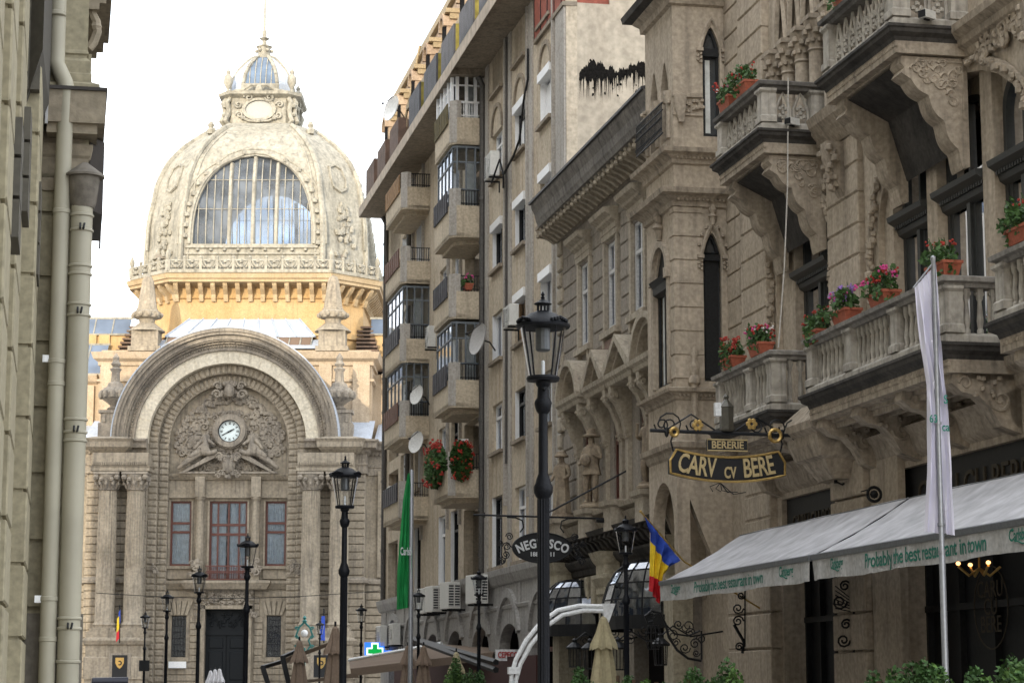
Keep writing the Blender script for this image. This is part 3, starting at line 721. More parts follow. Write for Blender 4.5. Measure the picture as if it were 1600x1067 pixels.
# lantern
LZP = [(40, 39.4), (44.2, 43.6), (45.45, 44.45), (48.1, 46.9), (51.0, 50.4), (53.5, 52.75), (57, 57), (60, 60)]
def LZ(z):
    for (p, q), (r, t) in zip(LZP, LZP[1:]):
        if z <= r: return q+(t-q)*(z-p)/(r-p)
    return z
def LZM(m): m.v = [(x, y, LZ(z)) for x, y, z in m.v]; return m
def oc2(Rr, e): return [(-e, DY+Rr), (e, DY+Rr), (Rr, DY+e), (Rr, DY-e), (e, DY-Rr), (-e, DY-Rr), (-Rr, DY-e), (-Rr, DY+e)]
m = M()
m.mould(oc2(2.75, 2.05), [(0.85, 44.2), (.85, 44.45), (.6, 44.6), (.35, 45.0), (.3, 45.25), (.1, 45.4), (0, 45.45), (0, 47.6), (.1, 47.65), (.45, 47.85), (.5, 48.1), (-.4, 48.25)], True, -1)
for f in range(4):
    m.T = Matrix.Translation((0, DY, 0)) @ Matrix.Rotation(f*pi/2, 4, 'Z')
    m.arc(0, 46.6, .78, .98, 2.7, 2.95, 0, 2*pi, 28, sx=1.35)
    for s in (-1, 1):
        m.tube([(s*.2, 2.95, 48.55), (s*.7, 3.0, 48.5), (s*1.2, 3.05, 48.2), (s*2.0, 3.1, 48.05)], .12, 6)
        m.spiral(s*.8, 2.95, 47.6, .38, 1.4, .1, s); m.spiral(s*1.6, 2.9, 47.0, .3, 1.4, .09, -s); m.spiral(s*1.5, 2.9, 46.1, .3, 1.4, .09, s)
        m.ball((s*1.2, 2.9, 45.85), .2); m.tube([(s*1.5, 2.9, 46.0), (s*.8, 2.95, 45.6), (0, 3.0, 45.5)], .1, 5)
    m.ball((0, 3.0, 48.2), .32, 1, .7, 1.2, 8); m.ball((0, 3.0, 45.55), .22)
    m.T = m.T @ Matrix.Rotation(-pi/4, 4, 'Z')
    for s in (-.25, .25):
        m.tube([(s, 3.45, 47.6), (s, 3.75, 47.2), (s, 3.55, 46.6), (s, 3.65, 46.1), (s, 3.9, 45.6), (s, 3.6, 45.3)], .2, 6)
    m.ball((0, 3.7, 47.0), .3); m.ball((0, 3.75, 46.2), .22)
    m.lathe(0, 3.5, [(.2, 48.15), (.12, 48.35), (.36, 48.75), (.34, 49.15), (.15, 49.35), (.2, 49.5), (.03, 49.75)], 10)
m.T = None; LZM(m)
LT = m.build('lantern', S_DOME, PX, smooth=True)
m = M(); P2 = [(48.1, 2.35), (48.8, 2.32), (49.4, 2.15), (49.9, 1.85), (50.4, 1.4), (50.8, .95), (51.0, .6)]; gm = M()
for f in range(4):
    T = Matrix.Translation((0, DY, 0)) @ Matrix.Rotation(f*pi/2, 4, 'Z'); m.T = gm.T = T
    for (a, ra), (b, rb) in zip(P2, P2[1:]):
        m.k = 0; m.add([(ra*.62, ra, a), (ra, ra*.62, a), (rb, rb*.62, b), (rb*.62, rb, b)], [(0, 1, 2, 3)])
        gm.add([(-ra*.62, ra-.05, a), (ra*.62, ra-.05, a), (rb*.62, rb-.05, b), (-rb*.62, rb-.05, b)], [(0, 1, 2, 3)])
        for s in (-1, 1): m.k = 1; m.tube([(s*ra*.56, ra, a), (s*rb*.56, rb, b)], .16, 5)
    m.k = 1
    for k in range(-2, 3): m.tube([(k*.42, r+.0, z) for z, r in P2 if abs(k*.42) < r*.6], .04, 4) if len([1 for z, r in P2 if abs(k*.42) < r*.6]) > 1 else None
    m.box(-1.45, 1.45, 2.2, 2.45, 48.1, 48.75)
m.T = None
LZM(m); LZM(gm); m.build('lantern_dome', [ZINC, S_DOME], LT); gm.build('lantern_window', plain('lantern_glass', (.10, .14, .2), .15, 0, .3, bsc=1), LT, split=True)
m = M(); m.lathe(0, DY, [(.75, 50.9), (.8, 51.1), (.5, 51.2), (.5, 51.9), (.62, 52.0), (.2, 52.15), (.15, 52.5), (.42, 52.7), (.15, 52.85), (.18, 53.2), (.09, 53.5), (.07, 58)], 10)
for j in range(6): a = j*pi/3; m.ball((.6*cos(a), DY+.6*sin(a), 51.6), .16); m.ball((.5*cos(a), DY+.5*sin(a), 51.95), .14)
LZM(m); m.build('finial', S_DOME, LT, smooth=True)
m = M()
for f in range(4):
    m.T = Matrix.Translation((0, DY, 0)) @ Matrix.Rotation(f*pi/2, 4, 'Z'); m.arc(0, 46.6, .01, .8, 2.72, 2.78, 0, 2*pi, 28, sx=1.35)
m.T = None; LZM(m); m.build('oval_window', plain('oval_pane', (.22, .23, .22), .4), LT, split=True)
# obelisks and urns (stone ornaments of the palace)
def obelisk():
    o = M(); o.box(-1.15, 1.15, -1.1, 1.1, 0, .35); o.box(-.95, .95, -.9, .9, .35, 1.5)
    o.lathe(0, 0, [(1.1*1.2, 1.5), (1.05*1.2, 1.6), (.55, 2.15), (.6, 2.4), (.95, 2.5), (1.0, 2.9), (.8, 3.05)], 16)
    for k in range(10): a = k*pi/5; o.ball((.98*cos(a), .98*sin(a), 2.7), .2)
    o.lathe(0, 0, [(.8, 3.0), (.8, 3.15), (.72, 3.2), (.42, 5.2), (.3, 5.5), (.02, 5.62)], 8, a0=pi/8)
    return o
o1 = obelisk().build('obelisk', S_PAL, PX, at=(6.55, -5.2, 25.0), smooth=True); clone(o1, (-6.75, -5.2, 25.0))
def urn():
    o = M(); o.box(-1.0, 1.0, -.7, .7, -.9, .3); o.box(-.85, .85, -.6, .6, .3, 1.0); o.box(-1.0, 1.0, -.7, .7, 1.0, 1.2)
    for q in (-.6, .6): o.box(q-.1, q+.1, .6, .72, .35, .9)
    o.lathe(0, 0, [(.45, 1.2), (.55, 1.35), (.3, 1.5), (.35, 1.6), (.95, 2.05), (1.02, 2.4), (.8, 2.75), (.6, 2.85), (.5, 3.1), (.32, 3.2), (.28, 3.9), (.42, 4.1), (.2, 4.25), (.35, 4.45), (.2, 4.7), (.24, 4.9), (.03, 5.25)], 16)
    for k in range(12): a = k*pi/6; o.ball((.98*cos(a), .98*sin(a), 2.3), .2, 1, 1, 1.6)
    return o
u1 = urn().build('urn', S_PAL2, PX, at=(7.9, -.9, 19.1), smooth=True); clone(u1, (-7.6, -.9, 19.1))
# =====================================================  apartment block (right side, far)
S_APT = stone('apartment_render', (.46, .395, .30), (.55, .475, .37), (.27, .19, .12), .55, .35, bump=.15, bsc=9, stx=3.5)
S_APG = stone('apartment_grey_strip', (.36, .34, .31), (.44, .41, .37), (.22, .19, .15), .5, .4, bump=.15)
S_BALC = stone('balcony_render', (.50, .425, .32), (.58, .50, .38), (.2, .165, .13), .35, .6, bump=.15)
S_SOF = stone('eave_concrete', (.26, .22, .17), (.33, .28, .22), (.08, .07, .06), .5)
S_MANS = stone('mansard_plaster', (.34, .25, .18), (.46, .36, .26), (.16, .11, .08), .55)
S_OCH = plain('ochre_trim', (.33, .26, .16), .7, 0, .25)
SHEETD = plain('dark_corrugated_sheet', (.055, .055, .065), .6, 0, .4, bsc=3)
SHEETB = plain('rusty_brown_sheet', (.12, .075, .055), .7, 0, .35, bsc=3)
SHEETW = plain('weathered_wood_panel', (.27, .17, .09), .8, 0, .3, bsc=6)
SHEETO = plain('olive_panel', (.12, .10, .05), .8, 0, .3, bsc=6)
SHEETR = plain('red_brown_panel', (.15, .085, .065), .7, 0, .3, bsc=6)
BRICKR = plain('red_cladding', (.26, .075, .05), .8, 0, .3, bsc=5)
PIPE = plain('grey_downpipe', (.085, .08, .075), .5, .2, .3)
PVC = plain('white_pvc', (.78, .79, .80), .35, 0, .05)
YELLOWC = plain('yellow_curtain', (.62, .50, .20), .9)
WHCURT = plain('white_blind', (.74, .76, .80), .8, 0, .06)
AC_ = -12.6
AP = thing('apartment_block', 'tall beige apartment block with stacked corner balconies and sheet clad roof terrace', 'building', (72, AC_, 0))
def WX(yy): return AC_+yy
opn = []
SILL = [14.17, 11.36, 8.56, 17.05]
b1 = [(19.75, 21.2), (17.0, 18.45), (14.17, 15.6), (11.34, 12.8), (8.56, 10.0), (5.1, 7.2)]
bays = [(63.95, 65.55, 0), (60.5, 62.05, 0), (57.0, 58.5, 0)]
holes = []
for (a, b, _) in bays:
    for k, (z0, z1) in enumerate(b1):
        if a < 59 and k == 0: z0, z1 = 19.9, 20.9
        holes.append((a, b, z0, z1))
mid = [(71.4, 72.9), (74.0, 75.4), (79.3, 80.8), (83.2, 84.4)]
mz = [(17.1, 19.0), (14.3, 16.0), (11.5, 13.2), (8.75, 10.4), (5.0, 7.35)]
for (a, b) in mid:
    for z0, z1 in mz: holes.append((a, b, z0, z1))
dark = [(67.3, 70.6), (77.9, 78.9)]
for a, b in ((67.4, 70.4), (85.0, 87.6)):
    for k in range(6): holes.append((a, b, 4.9+k*2.78, 7.2+k*2.78))
m = M(); m.plate(rect(55.2, 88.6, 4.3, 21.0), [rect(*h) for h in holes], AC_-.3, AC_)
m.box(55.2, 88.6, AC_-13, AC_-12.7, 0, 21.0); m.box(88.3, 88.6, AC_-12.7, AC_-.3, 0, 21.0)
W_ = m.build('wall', S_APT, AP)
m = M()                                                       # gable end wall with paint stripe
m.box(55.2, 55.5, AC_-12.7, AC_-.3, 0, 19.6); m.box(55.22, 60, AC_-12.7, AC_-1.2, 19.6, 19.9)
m.build('gable_wall', stone('gable_plaster', (.44, .38, .30), (.50, .44, .35), (.26, .21, .16), .3, .3, bump=.12, bsc=5, stx=2), AP)
m = M(); rr = random.Random(21)                                # black tar stroke along the gable and its drips
top, bot = [], []
n = 220
for i_ in range(n+1):
    i = i_*60/n; y = AC_-.35-4.4*i/60; c = 17.8+.1*sin(i*.35)-.35*max(0, .2-i/60)*3; 
    h = .17+.08*sin(i*.23+1)+.05*sin(i*1.7)+rr.uniform(-.07, .05); h *= min(1, .3+i/6)
    top.append((y, c+h)); bot.append((y, c-h-rr.uniform(0, .12)))
vs = [(55.194, y, z) for y, z in top]+[(55.194, y, z) for y, z in bot]
m.add(vs, [(i, i+1, n+2+i, n+1+i) for i in range(n)])
for i in range(190):
    k = rr.randrange(n); y, z = bot[k]; l = rr.uniform(.1, .7)**1.3; w = rr.uniform(.006, .022); m.add([(55.193, y-w, z+.08), (55.193, y+w, z+.08), (55.193, y, z-l)], [(0, 1, 2)])
for i in range(70):
    y = AC_-.4-rr.uniform(0, 4.4); z = 17.5+rr.gauss(0, .35); r = rr.uniform(.005, .04); m.add([(55.192, y+r*cos(a)*rr.uniform(.6, 1.2), z+r*sin(a)*rr.uniform(.7, 1.6)) for a in [k*pi/4 for k in range(8)]], [tuple(range(8))])
m.build('tar_stain', plain('tar', (.012, .011, .01), .95, 0, .5, spec=.05), AP)
m = M(); m.box(55.23, 56.3, AC_-.6, AC_+.06, 4.3, 19.5)
for a, b in ((62.5, 62.95), (59.4, 59.9), (66.1, 66.6)): m.box(a, b, AC_, AC_+.05, 4.3, 21)
for u in (63.2, 59.95, 56.5, 70.9, 73.3, 78.9, 81.3): m.box(u, u+.14, AC_, AC_+.1, 6.8, 21)
m.build('wall_strips', S_APG, AP, split=True)
m = M()
for (a, b, z0, z1) in holes[:18]:
    m.box(a-.12, b+.12, AC_, AC_+.13, z0-.12, z0-.02)
    if 16.5 < z0 < 19: m.arc((a+b)/2, z1, (b-a)/2-.05, (b-a)/2+.08, AC_-.01, AC_+.06, 0, pi, 14)
for (a, b, z0, z1) in holes[18:38]: m.box(a-.1, b+.1, AC_, AC_+.1, z0-.12, z0-.02)
m.build('window_sills', S_SOF, AP, split=True)
rr = random.Random(5)
for i, (a, b, z0, z1) in enumerate(holes[:38]):
    st = rr.random()
    fm = PVC if st < .55 else SHEETW if st < .7 else BLACK if st > .85 else WHITEF
    lit = YELLOWC if i in (4, 22) else (WHCURT if rr.random() < .5 else CURT)
    o = win(AP, a, b, z0, z1, AC_-.15, fm, (.5,), (.72,) if rr.random() < .4 else (), .07, rr.random() < .8 or i == 4, lit)
m = M()
for i, (a, b, z0, z1) in enumerate(holes[:38]):
    if i % 5 in (0, 2, 3): m.box(b-.02, b+.003, AC_-.13, AC_-.004, z0, z1)
m.build('white_reveal', PVC, AP, split=True)
m = M()                                                     # roller shutter boxes
for (a, b, z0, z1) in [h for k, h in enumerate(holes[:18]) if k in (8, 13, 7, 15, 2, 14, 9)]:
    m.box(a-.02, b+.02, AC_-.24, AC_+.09, z1-.22, z1+.02)
    if z0 > 16: m.box(a+.05, b-.05, AC_-.2, AC_-.17, z0+.02, z1-.3)
m.build('shutter_boxes', PVC, AP, split=True)
m = M()                                                     # dark loggia backs behind the balconies
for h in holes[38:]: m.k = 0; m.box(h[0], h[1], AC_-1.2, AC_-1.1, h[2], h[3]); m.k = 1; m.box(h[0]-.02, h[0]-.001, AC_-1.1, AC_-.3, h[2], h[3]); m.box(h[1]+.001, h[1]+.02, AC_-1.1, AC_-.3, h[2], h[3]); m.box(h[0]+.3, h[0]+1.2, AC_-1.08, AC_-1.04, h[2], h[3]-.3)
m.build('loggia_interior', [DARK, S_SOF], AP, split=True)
# balconies --------------------------------------------------------
def balcony(u0, u1, y1, zb, zt, fill, glaze=None, rail=.55, zg=None, sheet=None, solid_front=None, white=False):
    """u0 near end, u1 far end, parapet zb..zt, railing above it, optional glazing up to zg"""
    c = .2; yw = AC_; pts = [(u0, yw), (u0, yw+y1-c), (u0+c, yw+y1), (u1, yw+y1), (u1, yw)]
    m = M(); m.mould(pts, [(-.08, zb), (0, zb), (0, zt), (-.08, zt), (-.08, zb)], side=-1)
    m.prism(pts, 'z', zb-.02, zb+.12)
    m.prism([(u0+.5, yw), (u0+.5, yw+y1-.6), (u0+.9, yw+y1-.25), (u1, yw+y1-.25), (u1, yw)], 'z', zb-.14, zb-.02)
    b = m.build('balcony', S_BALC, AP)
    m = M(); m.add([(u0-.004, yw+y1-c-.02, zb+.05), (u0+c*.9, yw+y1+.004, zb+.05), (u0+c*.9, yw+y1+.004, zt+rail+.05), (u0-.004, yw+y1-c-.02, zt+rail+.05)], [(0, 1, 2, 3)])
    m.box(u0+.0, u0+.12, yw+y1-c-.14, yw+y1-c, zt, zt+rail+.05); m.prism([(u0-.002, yw+y1-c), (u0+c, yw+y1+.002), (u0+c, yw+y1-.12), (u0+.12, yw+y1-c-.02)], 'z', zb+.04, zt+rail+.06)
    m.build('corner_pier', S_APG, b)
    m = M()
    n = 9
    for i in range(n+1): y = yw+.05+(y1-c-.1)*i/n; m.box(u0+.02, u0+.045, y-.012, y+.012, zt, zt+rail)
    for z in (zt+.06, zt+rail-.02): m.box(u0+.015, u0+.05, yw, yw+y1-c, z, z+.03)
    m.build('railing', PVC if white else BLACK, b)
    if sheet:
        m = M(); m.box(u0+c+.15, u1-.05, yw+y1+.02, yw+y1+.05, zt-.15, zt+rail+.02); 
        for i in range(8): u = u0+c+.2+(u1-u0-c-.4)*i/7; m.box(u, u+.03, yw+y1+.05, yw+y1+.07, zt-.15, zt+rail)
        m.build('front_panel', sheet, b)
    if glaze:
        zg_, fm = glaze; z0 = zt+rail*.0
        g = M(); f = M(); pl = [(u0+.1, yw), (u0+.1, yw+y1-c), (u0+c, yw+y1-.1), (u1, yw+y1-.1)]
        g.mould(pl, [(-.02, z0), (-.02, zg_)], side=-1)
        if white: g.k = 1
        f.mould(pl, [(-.05, zg_-.07), (.02, zg_-.07), (.02, zg_), (-.05, zg_)], side=-1); f.mould(pl, [(-.05, zt+rail), (.02, zt+rail), (.02, zt+rail+.06), (-.05, zt+rail+.06)], side=-1)
        f.mould(pl, [(-.04, zg_-.55), (.01, zg_-.55), (.01, zg_-.5), (-.04, zg_-.5)], side=-1)
        wd = .05 if not white else .1
        for t in (0, .33, .66, 1): y = yw+(y1-c-.03)*t; f.box(u0+.07, u0+.07+wd, y-wd/2, y+wd/2, z0, zg_)
        for i in range(5): u = u0+c+.05+(u1-u0-c-.1)*i/4; f.box(u-wd/2, u+wd/2, yw+y1-.14, yw+y1-.14+wd, z0, zg_)
        f.add([(u0+.08, yw, zg_), (u0+.08, yw+y1-c, zg_), (u0+c, yw+y1-.08, zg_), (u1, yw+y1-.08, zg_), (u1, yw, zg_+.0)], [(0, 1, 2, 3, 4)])
        fo = f.build('glazing_frame', fm, b); g.build('glazing', GLASS, fo)
        k = M(); k.k = 0; k.box(u0+.9, u0+.95, yw+.1, yw+.45, zt, zg_-.3); k.k = 1; k.box(u0+1.6, u1-.4, yw+.02, yw+.05, zt, zg_-.2)
        k.build('curtain', [CURT, WHCURT], fo)
    return b
SGREY = plain('grey_steel_frame', (.13, .15, .17), .5, .3)
c1 = [(18.55, 19.4, PVC, True, 21.0, SHEETO), (15.55, 16.55, SGREY, False, 18.5, SHEETD), (12.95, 13.8, None, False, 0, SHEETD), (10.15, 11.0, SGREY, False, 12.85, SHEETD), (7.35, 8.2, None, False, 0, None)]
for zb, zt, fm, wh, zg, sh in c1: balcony(66.9, 69.9, 1.1, zb, zt, None, (zg, fm) if fm else None, .5, None, sh, white=wh)
c2 = [(18.75, 19.55, None, 0, SHEETW), (16.0, 16.8, None, 0, SHEETR), (13.1, 13.95, SGREY, 15.9, SHEETD), (10.35, 11.15, SGREY, 13.1, SHEETR), (7.45, 8.25, None, 0, SHEETD)]
for zb, zt, fm, zg, sh in c2: balcony(77.6, 81.6, 1.05, zb, zt, None, (zg, fm) if fm else None, .5, None, sh)
# eave slab, mansard, terrace
m = M(); 
m.prism([(66.7, AC_), (66.7, AC_+1.15), (88.9, AC_+1.15), (88.9, AC_)], 'z', 20.75, 21.05); m.prism([(55.2, AC_-.2), (55.2, AC_+.25), (59.4, AC_+.25), (59.4, AC_-.2)], 'z', 19.45, 19.6) if False else None
m.box(58.95, 66.7, AC_-.2, AC_+1.15, 20.95, 21.2)
m.box(55.18, 58.95, AC_-.3, AC_+.1, 19.5, 19.62)
m.build('eave', S_SOF, AP)
m = M(); m.mould([(88.9, AC_+1.15), (58.9, AC_+1.15)], [(0, 20.74), (.02, 20.74), (.03, 21.12), (0, 21.12)], side=1); m.build('eave_fascia', plain('pale_fascia', (.46, .39, .31), .8, 0, .25, bsc=3), AP)
m = M(); m.plate(rect(59, 88.3, 21.0, 25.4), [], AC_-1.2, AC_-.6) if False else None
m.add([(59, AC_+.3, 21.05), (88.6, AC_+.3, 21.05), (88.6, AC_-.05, 25.2), (59, AC_-.05, 25.2)], [(0, 1, 2, 3)])
m.add([(88.6, AC_+.3, 21.05), (88.6, AC_-9, 21.05), (88.6, AC_-8, 25.2), (88.6, AC_-.05, 25.2)], [(0, 1, 2, 3)]); m.add([(59, AC_+.3, 21.05), (59, AC_-9, 21.05), (59, AC_-8, 25.2), (59, AC_-.05, 25.2)], [(0, 1, 2, 3)])
m.add([(59, AC_-.05, 25.2), (88.6, AC_-.05, 25.2), (88.6, AC_-8, 25.6), (59, AC_-8, 25.6)], [(0, 1, 2, 3)])
m.build('mansard', S_MANS, AP)
m = M(); m.box(58.9, 88.75, AC_-.3, AC_+.12, 25.1, 25.35)
for k in range(8):
    u = 61.0+k*3.5
    m.box(u, u+1.0, AC_-1.15, AC_+.05, 24.0, 24.5) if k < 0 else None
    m.box(u-.1, u+1.1, AC_-.3, AC_+.36, 24.05, 24.25); m.box(u-.15, u+1.15, AC_-.3, AC_+.52, 24.25, 24.4); m.box(u-.1, u+1.1, AC_-.1, AC_+.62, 22.9, 23.1)
m.tube([(80, AC_+.9, 21), (79, AC_+.2, 25.3)], .05, 5); m.tube([(66, AC_+.5, 21), (66, AC_+.2, 25.3)], .04, 5)
m.build('roof_trim', S_OCH, AP, split=True)
for k in range(8):
    u = 61.0+k*3.5
    m = M(); m.box(u, u+1.0, AC_-.4, AC_+.45, 23.1, 24.05); m.arc(u+.5, 23.8, .4, .55, AC_-.1, AC_+.58, 0, pi, 12)
    m.k = 1; m.box(u+.12, u+.88, AC_+.45, AC_+.47, 23.2, 24.0)
    m.build('dormer', [S_MANS, DARK], AP)
m = M()
for k, (a, b, mt) in enumerate([(60.2, 62.6, 0), (63.6, 66.0, 0), (67.0, 69.4, 0), (70.4, 73.0, 0), (74.0, 76.4, 0), (79.0, 81.2, 1), (82.4, 84.6, 1), (85.6, 88.0, 1)]):
    m.k = mt; n = 14
    for i in range(n):
        x = a+(b-a)*i/n; m.box(x, x+(b-a)/n*.8, AC_+.95, AC_+1.0, 21.1, 22.5+.0)
        m.box(x, x+(b-a)/n, AC_+.93, AC_+.96, 21.1, 22.5)
    m.k = 2 if mt == 0 else 1
    for i in range(4): y = AC_+.93-.28*i; m.box(a, a+.04, y-.24, y, 21.1, 22.5-.06*i)
m.build('terrace_screens', [SHEETD, SHEETB, plain('yellow_green_board', (.20, .17, .035), .8, 0, .4, bsc=4)], AP, split=True)
m = M(); m.box(55.4, 58.9, AC_+.02, AC_+.08, 19.62, 21.4)
m.k = 1
for i in range(5): m.box(55.4+i*.87, 55.44+i*.87, AC_+.08, AC_+.1, 19.62, 21.4)
m.k = 0; m.box(55.3, 55.36, AC_-6, AC_+.06, 19.62, 20.2); m.box(57, 57.05, AC_-12, AC_-6, 19.62, 20.6)
m.k = 2; m.box(58.95, 59.3, AC_-9, AC_-.3, 19.6, 25.2)
m.build('terrace_parapet', [BRICKR, BLACK, S_MANS], AP)
m = M()
for u, y in ((66.72, .1), (88.3, .1), (82.0, .1)):
    m.tube([(u, AC_+y, 4.5), (u, AC_+y, 20.4), (u, AC_+y+.15, 20.7)], .1, 8)
    for k in range(11): m.lathe(u, AC_+y, [(.125, 5.5+k*1.4), (.125, 5.6+k*1.4)], 8)
m.tube([(62.95, AC_+.08, 8), (62.95, AC_+.08, 20.9)], .045, 6)
m.build('downpipe', PIPE, AP, smooth=True, split=True)
# podium storey
POD = stone('podium_grey_plaster', (.33, .32, .31), (.41, .40, .38), (.17, .16, .15), .5, .6)
m = M(); holes = []
for k in range(7):
    u = 56.4+k*4.5; n = 10
    arch = [(u, .02), (u+2.9, .02), (u+2.9, 2.6)]+[(u+1.45+1.45*cos(a), 2.6+.75*sin(a)) for a in [pi*i/n for i in range(1, n)]]+[(u, 2.6)]
    holes.append(arch)
m.plate(rect(55.2, 88.6, 0, 4.9), holes, AC_-.2, AC_+.12)
m.mould([(88.7, AC_+.12), (55.2, AC_+.12)], [(0, 4.45), (.08, 4.5), (.18, 4.75), (.2, 4.92), (0, 4.98)], side=1)
m.mould([(88.7, AC_+.12), (55.2, AC_+.12)], [(0, 3.75), (.04, 3.78), (.06, 3.86), (0, 3.9)], side=1)
for k in range(14): u = 55.8+k*2.4; m.box(u, u+.14, AC_+.12, AC_+.17, 3.9, 4.45)
for k in range(7): u = 56.4+k*4.5; m.arc(u+1.45, 2.6, 1.5, 1.75, AC_+.12, AC_+.22, .3, pi-.3, 12)
m.build('podium', POD, AP)
m = M()
for k in range(7):
    u = 56.4+k*4.5; m.k = 0; m.box(u-.3, u+3.2, AC_-1.0, AC_-.9, 0, 3.6); m.k = 1; m.box(u+1.4, u+1.5, AC_-.3, AC_-.2, 0, 3.3); m.box(u, u+2.9, AC_-.3, AC_-.2, 2.5, 2.62)
m.build('shopfront', [DARK, MAHOG], AP, split=True)
# air conditioners, dishes, flowers on the block ---------------------------------
def ac_slat(label, u, y, z, w=.42, h=.85, d=.95):
    t = thing('air_conditioner', label, 'air conditioner', (u, y, z), 'street', .12, 'air conditioners on the podium ledge')
    m = M(); m.box(0, d, -w/2, w/2, 0, h); m.build('casing', MATS.get('ac_white') or plain('ac_white', (.66, .66, .63), .5, 0, .08), t, rel=True, bev=.015)
    m = M()
    for s in (-1, 1): xa, xb = sorted((s*.02, s*.18)); m.box(-.004, .0, xa, xb, .07, h-.07)
    m.build('grille_opening', MATS.get('ac_dark_grille') or plain('ac_dark_grille', (.03, .03, .035), .5), t, rel=True)
    m = M()
    for i in range(9): z_ = .09+i*(h-.18)/8; m.box(-.02, -.004, -w/2+.02, w/2-.02, z_-.014, z_+.014)
    m.build('slats', MATS['ac_white'], t, rel=True)
    m = M(); m.box(.1, .14, -.45, .2, -.06, 0); m.box(.7, .74, -.45, .2, -.06, 0); m.build('bracket', BLACK, t, rel=True)
    return t
def ac_unit(label, u, y, z, rot=0, w=.8, h=.56, grp='air conditioners on the apartment block'):
    t = thing('air_conditioner', label, 'air conditioner', (u, y, z), 'street', rot, grp)
    m = M(); m.box(-w/2, w/2, -.14, .14, 0, h); m.build('casing', plain('ac_white', (.66, .66, .63), .5, 0, .08), t, rel=True, bev=.015)
    m = M()
    m.arc(-.1, h/2, .0, .21, .14, .15, 0, 2*pi, 20); m.box(w/2-.2, w/2-.05, .14, .15, .06, h-.06)
    m.build('fan', plain('ac_dark_grille', (.03, .03, .035), .5), t, rel=True)
    m = M()
    for r in (.07, .14, .21): m.arc(-.1, h/2, r-.008, r+.008, .15, .165, 0, 2*pi, 20)
    for i in range(9): z_ = .05+i*(h-.1)/8; m.box(-w/2+.04, w/2-.04, .15, .165, z_-.006, z_+.006)
    m.build('grille', plain('ac_grille_white', (.6, .6, .58), .5), t, rel=True)
    m = M()
    for s in (-.3, .3): m.box(s-.02, s+.02, -.3, .16, -.05, 0); m.box(s-.02, s+.02, -.3, -.26, -.35, -.05)
    m.build('bracket', BLACK, t, rel=True)
    return t
ac_unit('air conditioner with dark fan and dangling cables below the roof eave', 63.3, AC_+.45, 16.6, 0, .95, .75)
ac_unit('air conditioner under the white window left of the lamp lantern', 60.9, AC_+.35, 11.7, 0, .9, .62)
ac_unit('small air conditioner on the balcony with the geranium curtain', 67.6, AC_+.55, 8.5, 0, .6, .7)
ac_unit('small air conditioner fixed between the two balcony columns', 75.5, AC_+.3, 13.3, 0, .6, .75)
for i, (u, lb) in enumerate([(64.6, 'air conditioner on the podium ledge nearest to the lamp post'), (69.3, 'air conditioner on the podium ledge, second from the right'), (72.3, 'air conditioner on the podium ledge, right one of the close pair'), (74.1, 'air conditioner on the podium ledge, left one of the close pair')]):
    ac_slat(lb, u, AC_+.5, 4.0)
ac_unit('air conditioner low on the podium by the blue pharmacy sign', 86.5, AC_+.4, 3.1, 0, 1.2, .8)
ac_unit('air conditioner low on the podium behind the green flag pole', 83.0, AC_+.4, 3.1, 0, 1.2, .8)
ac_unit('air conditioner left of the green flag on the lowest far balcony', 83.3, AC_+.5, 8.2, 0, .8, .9)
def dish(label, u, y, z, r, yaw, tilt=.35, mat=None):
    t = thing('satellite_dish', label, 'satellite dish', (u, y, z), 'street', yaw, 'satellite dishes on the apartment block')
    m = M(); prof = [(r*k/6, .0+.25*r*(k/6)**2) for k in range(7)]
    T = Matrix.Rotation(pi/2-tilt, 4, 'X'); m.T = T.inverted() if False else Matrix.Rotation(-(pi/2-tilt), 4, 'X')
    m.lathe(0, 0, [(.001, 0)]+prof[1:]+[(r, .25*r+.02)]+[(p[0], p[1]-.015) for p in prof[:0:-1]]+[(.001, -.02)], 24, False)
    m.build('reflector', mat or plain('dish_white', (.72, .72, .70), .4), t, rel=True, smooth=True)
    m.v = []; m.f = []; m.mi = []; m.T = Matrix.Rotation(-(pi/2-tilt), 4, 'X')
    m.tube([(0, -r, .2*r), (0, -.1*r, r*1.0)], .015, 5); m.ball((0, -.1*r, r*1.02), .05); m.T = None; m.tube([(0, 0, 0), (0, -.3, -.05), (0, -.5, -.3)], .025, 6)
    m.build('feed_arm', BLACK, t, rel=True)
    return t
dish('big white dish standing up at the terrace edge under the roof ridge', 80.5, AC_+.95, 23.2, .5, .4, .2)
dish('large grey dish on the wall beside the lowest glazed balcony', 65.2, AC_+.42, 12.0, .5, .3, .2, plain('dish_grey', (.40, .39, .38), .5))
dish('white dish on the lower glazed balcony of the far column', 76.9, AC_+.5, 11.8, .36, .5, .2)
dish('white dish hanging under the far balcony column', 76.9, AC_+.5, 10.1, .40, .5, .2)
LEAF = plain('geranium_leaf', (.045, .10, .025), .6, 0, .5, bsc=9)
REDF = plain('red_petals', (.36, .035, .022), .6, 0, .25, bsc=15)
PINKF = plain('pink_petals', (.65, .07, .28), .6); WHF = plain('white_petals', (.75, .72, .70), .6); PURF = plain('purple_petals', (.35, .2, .55), .6)
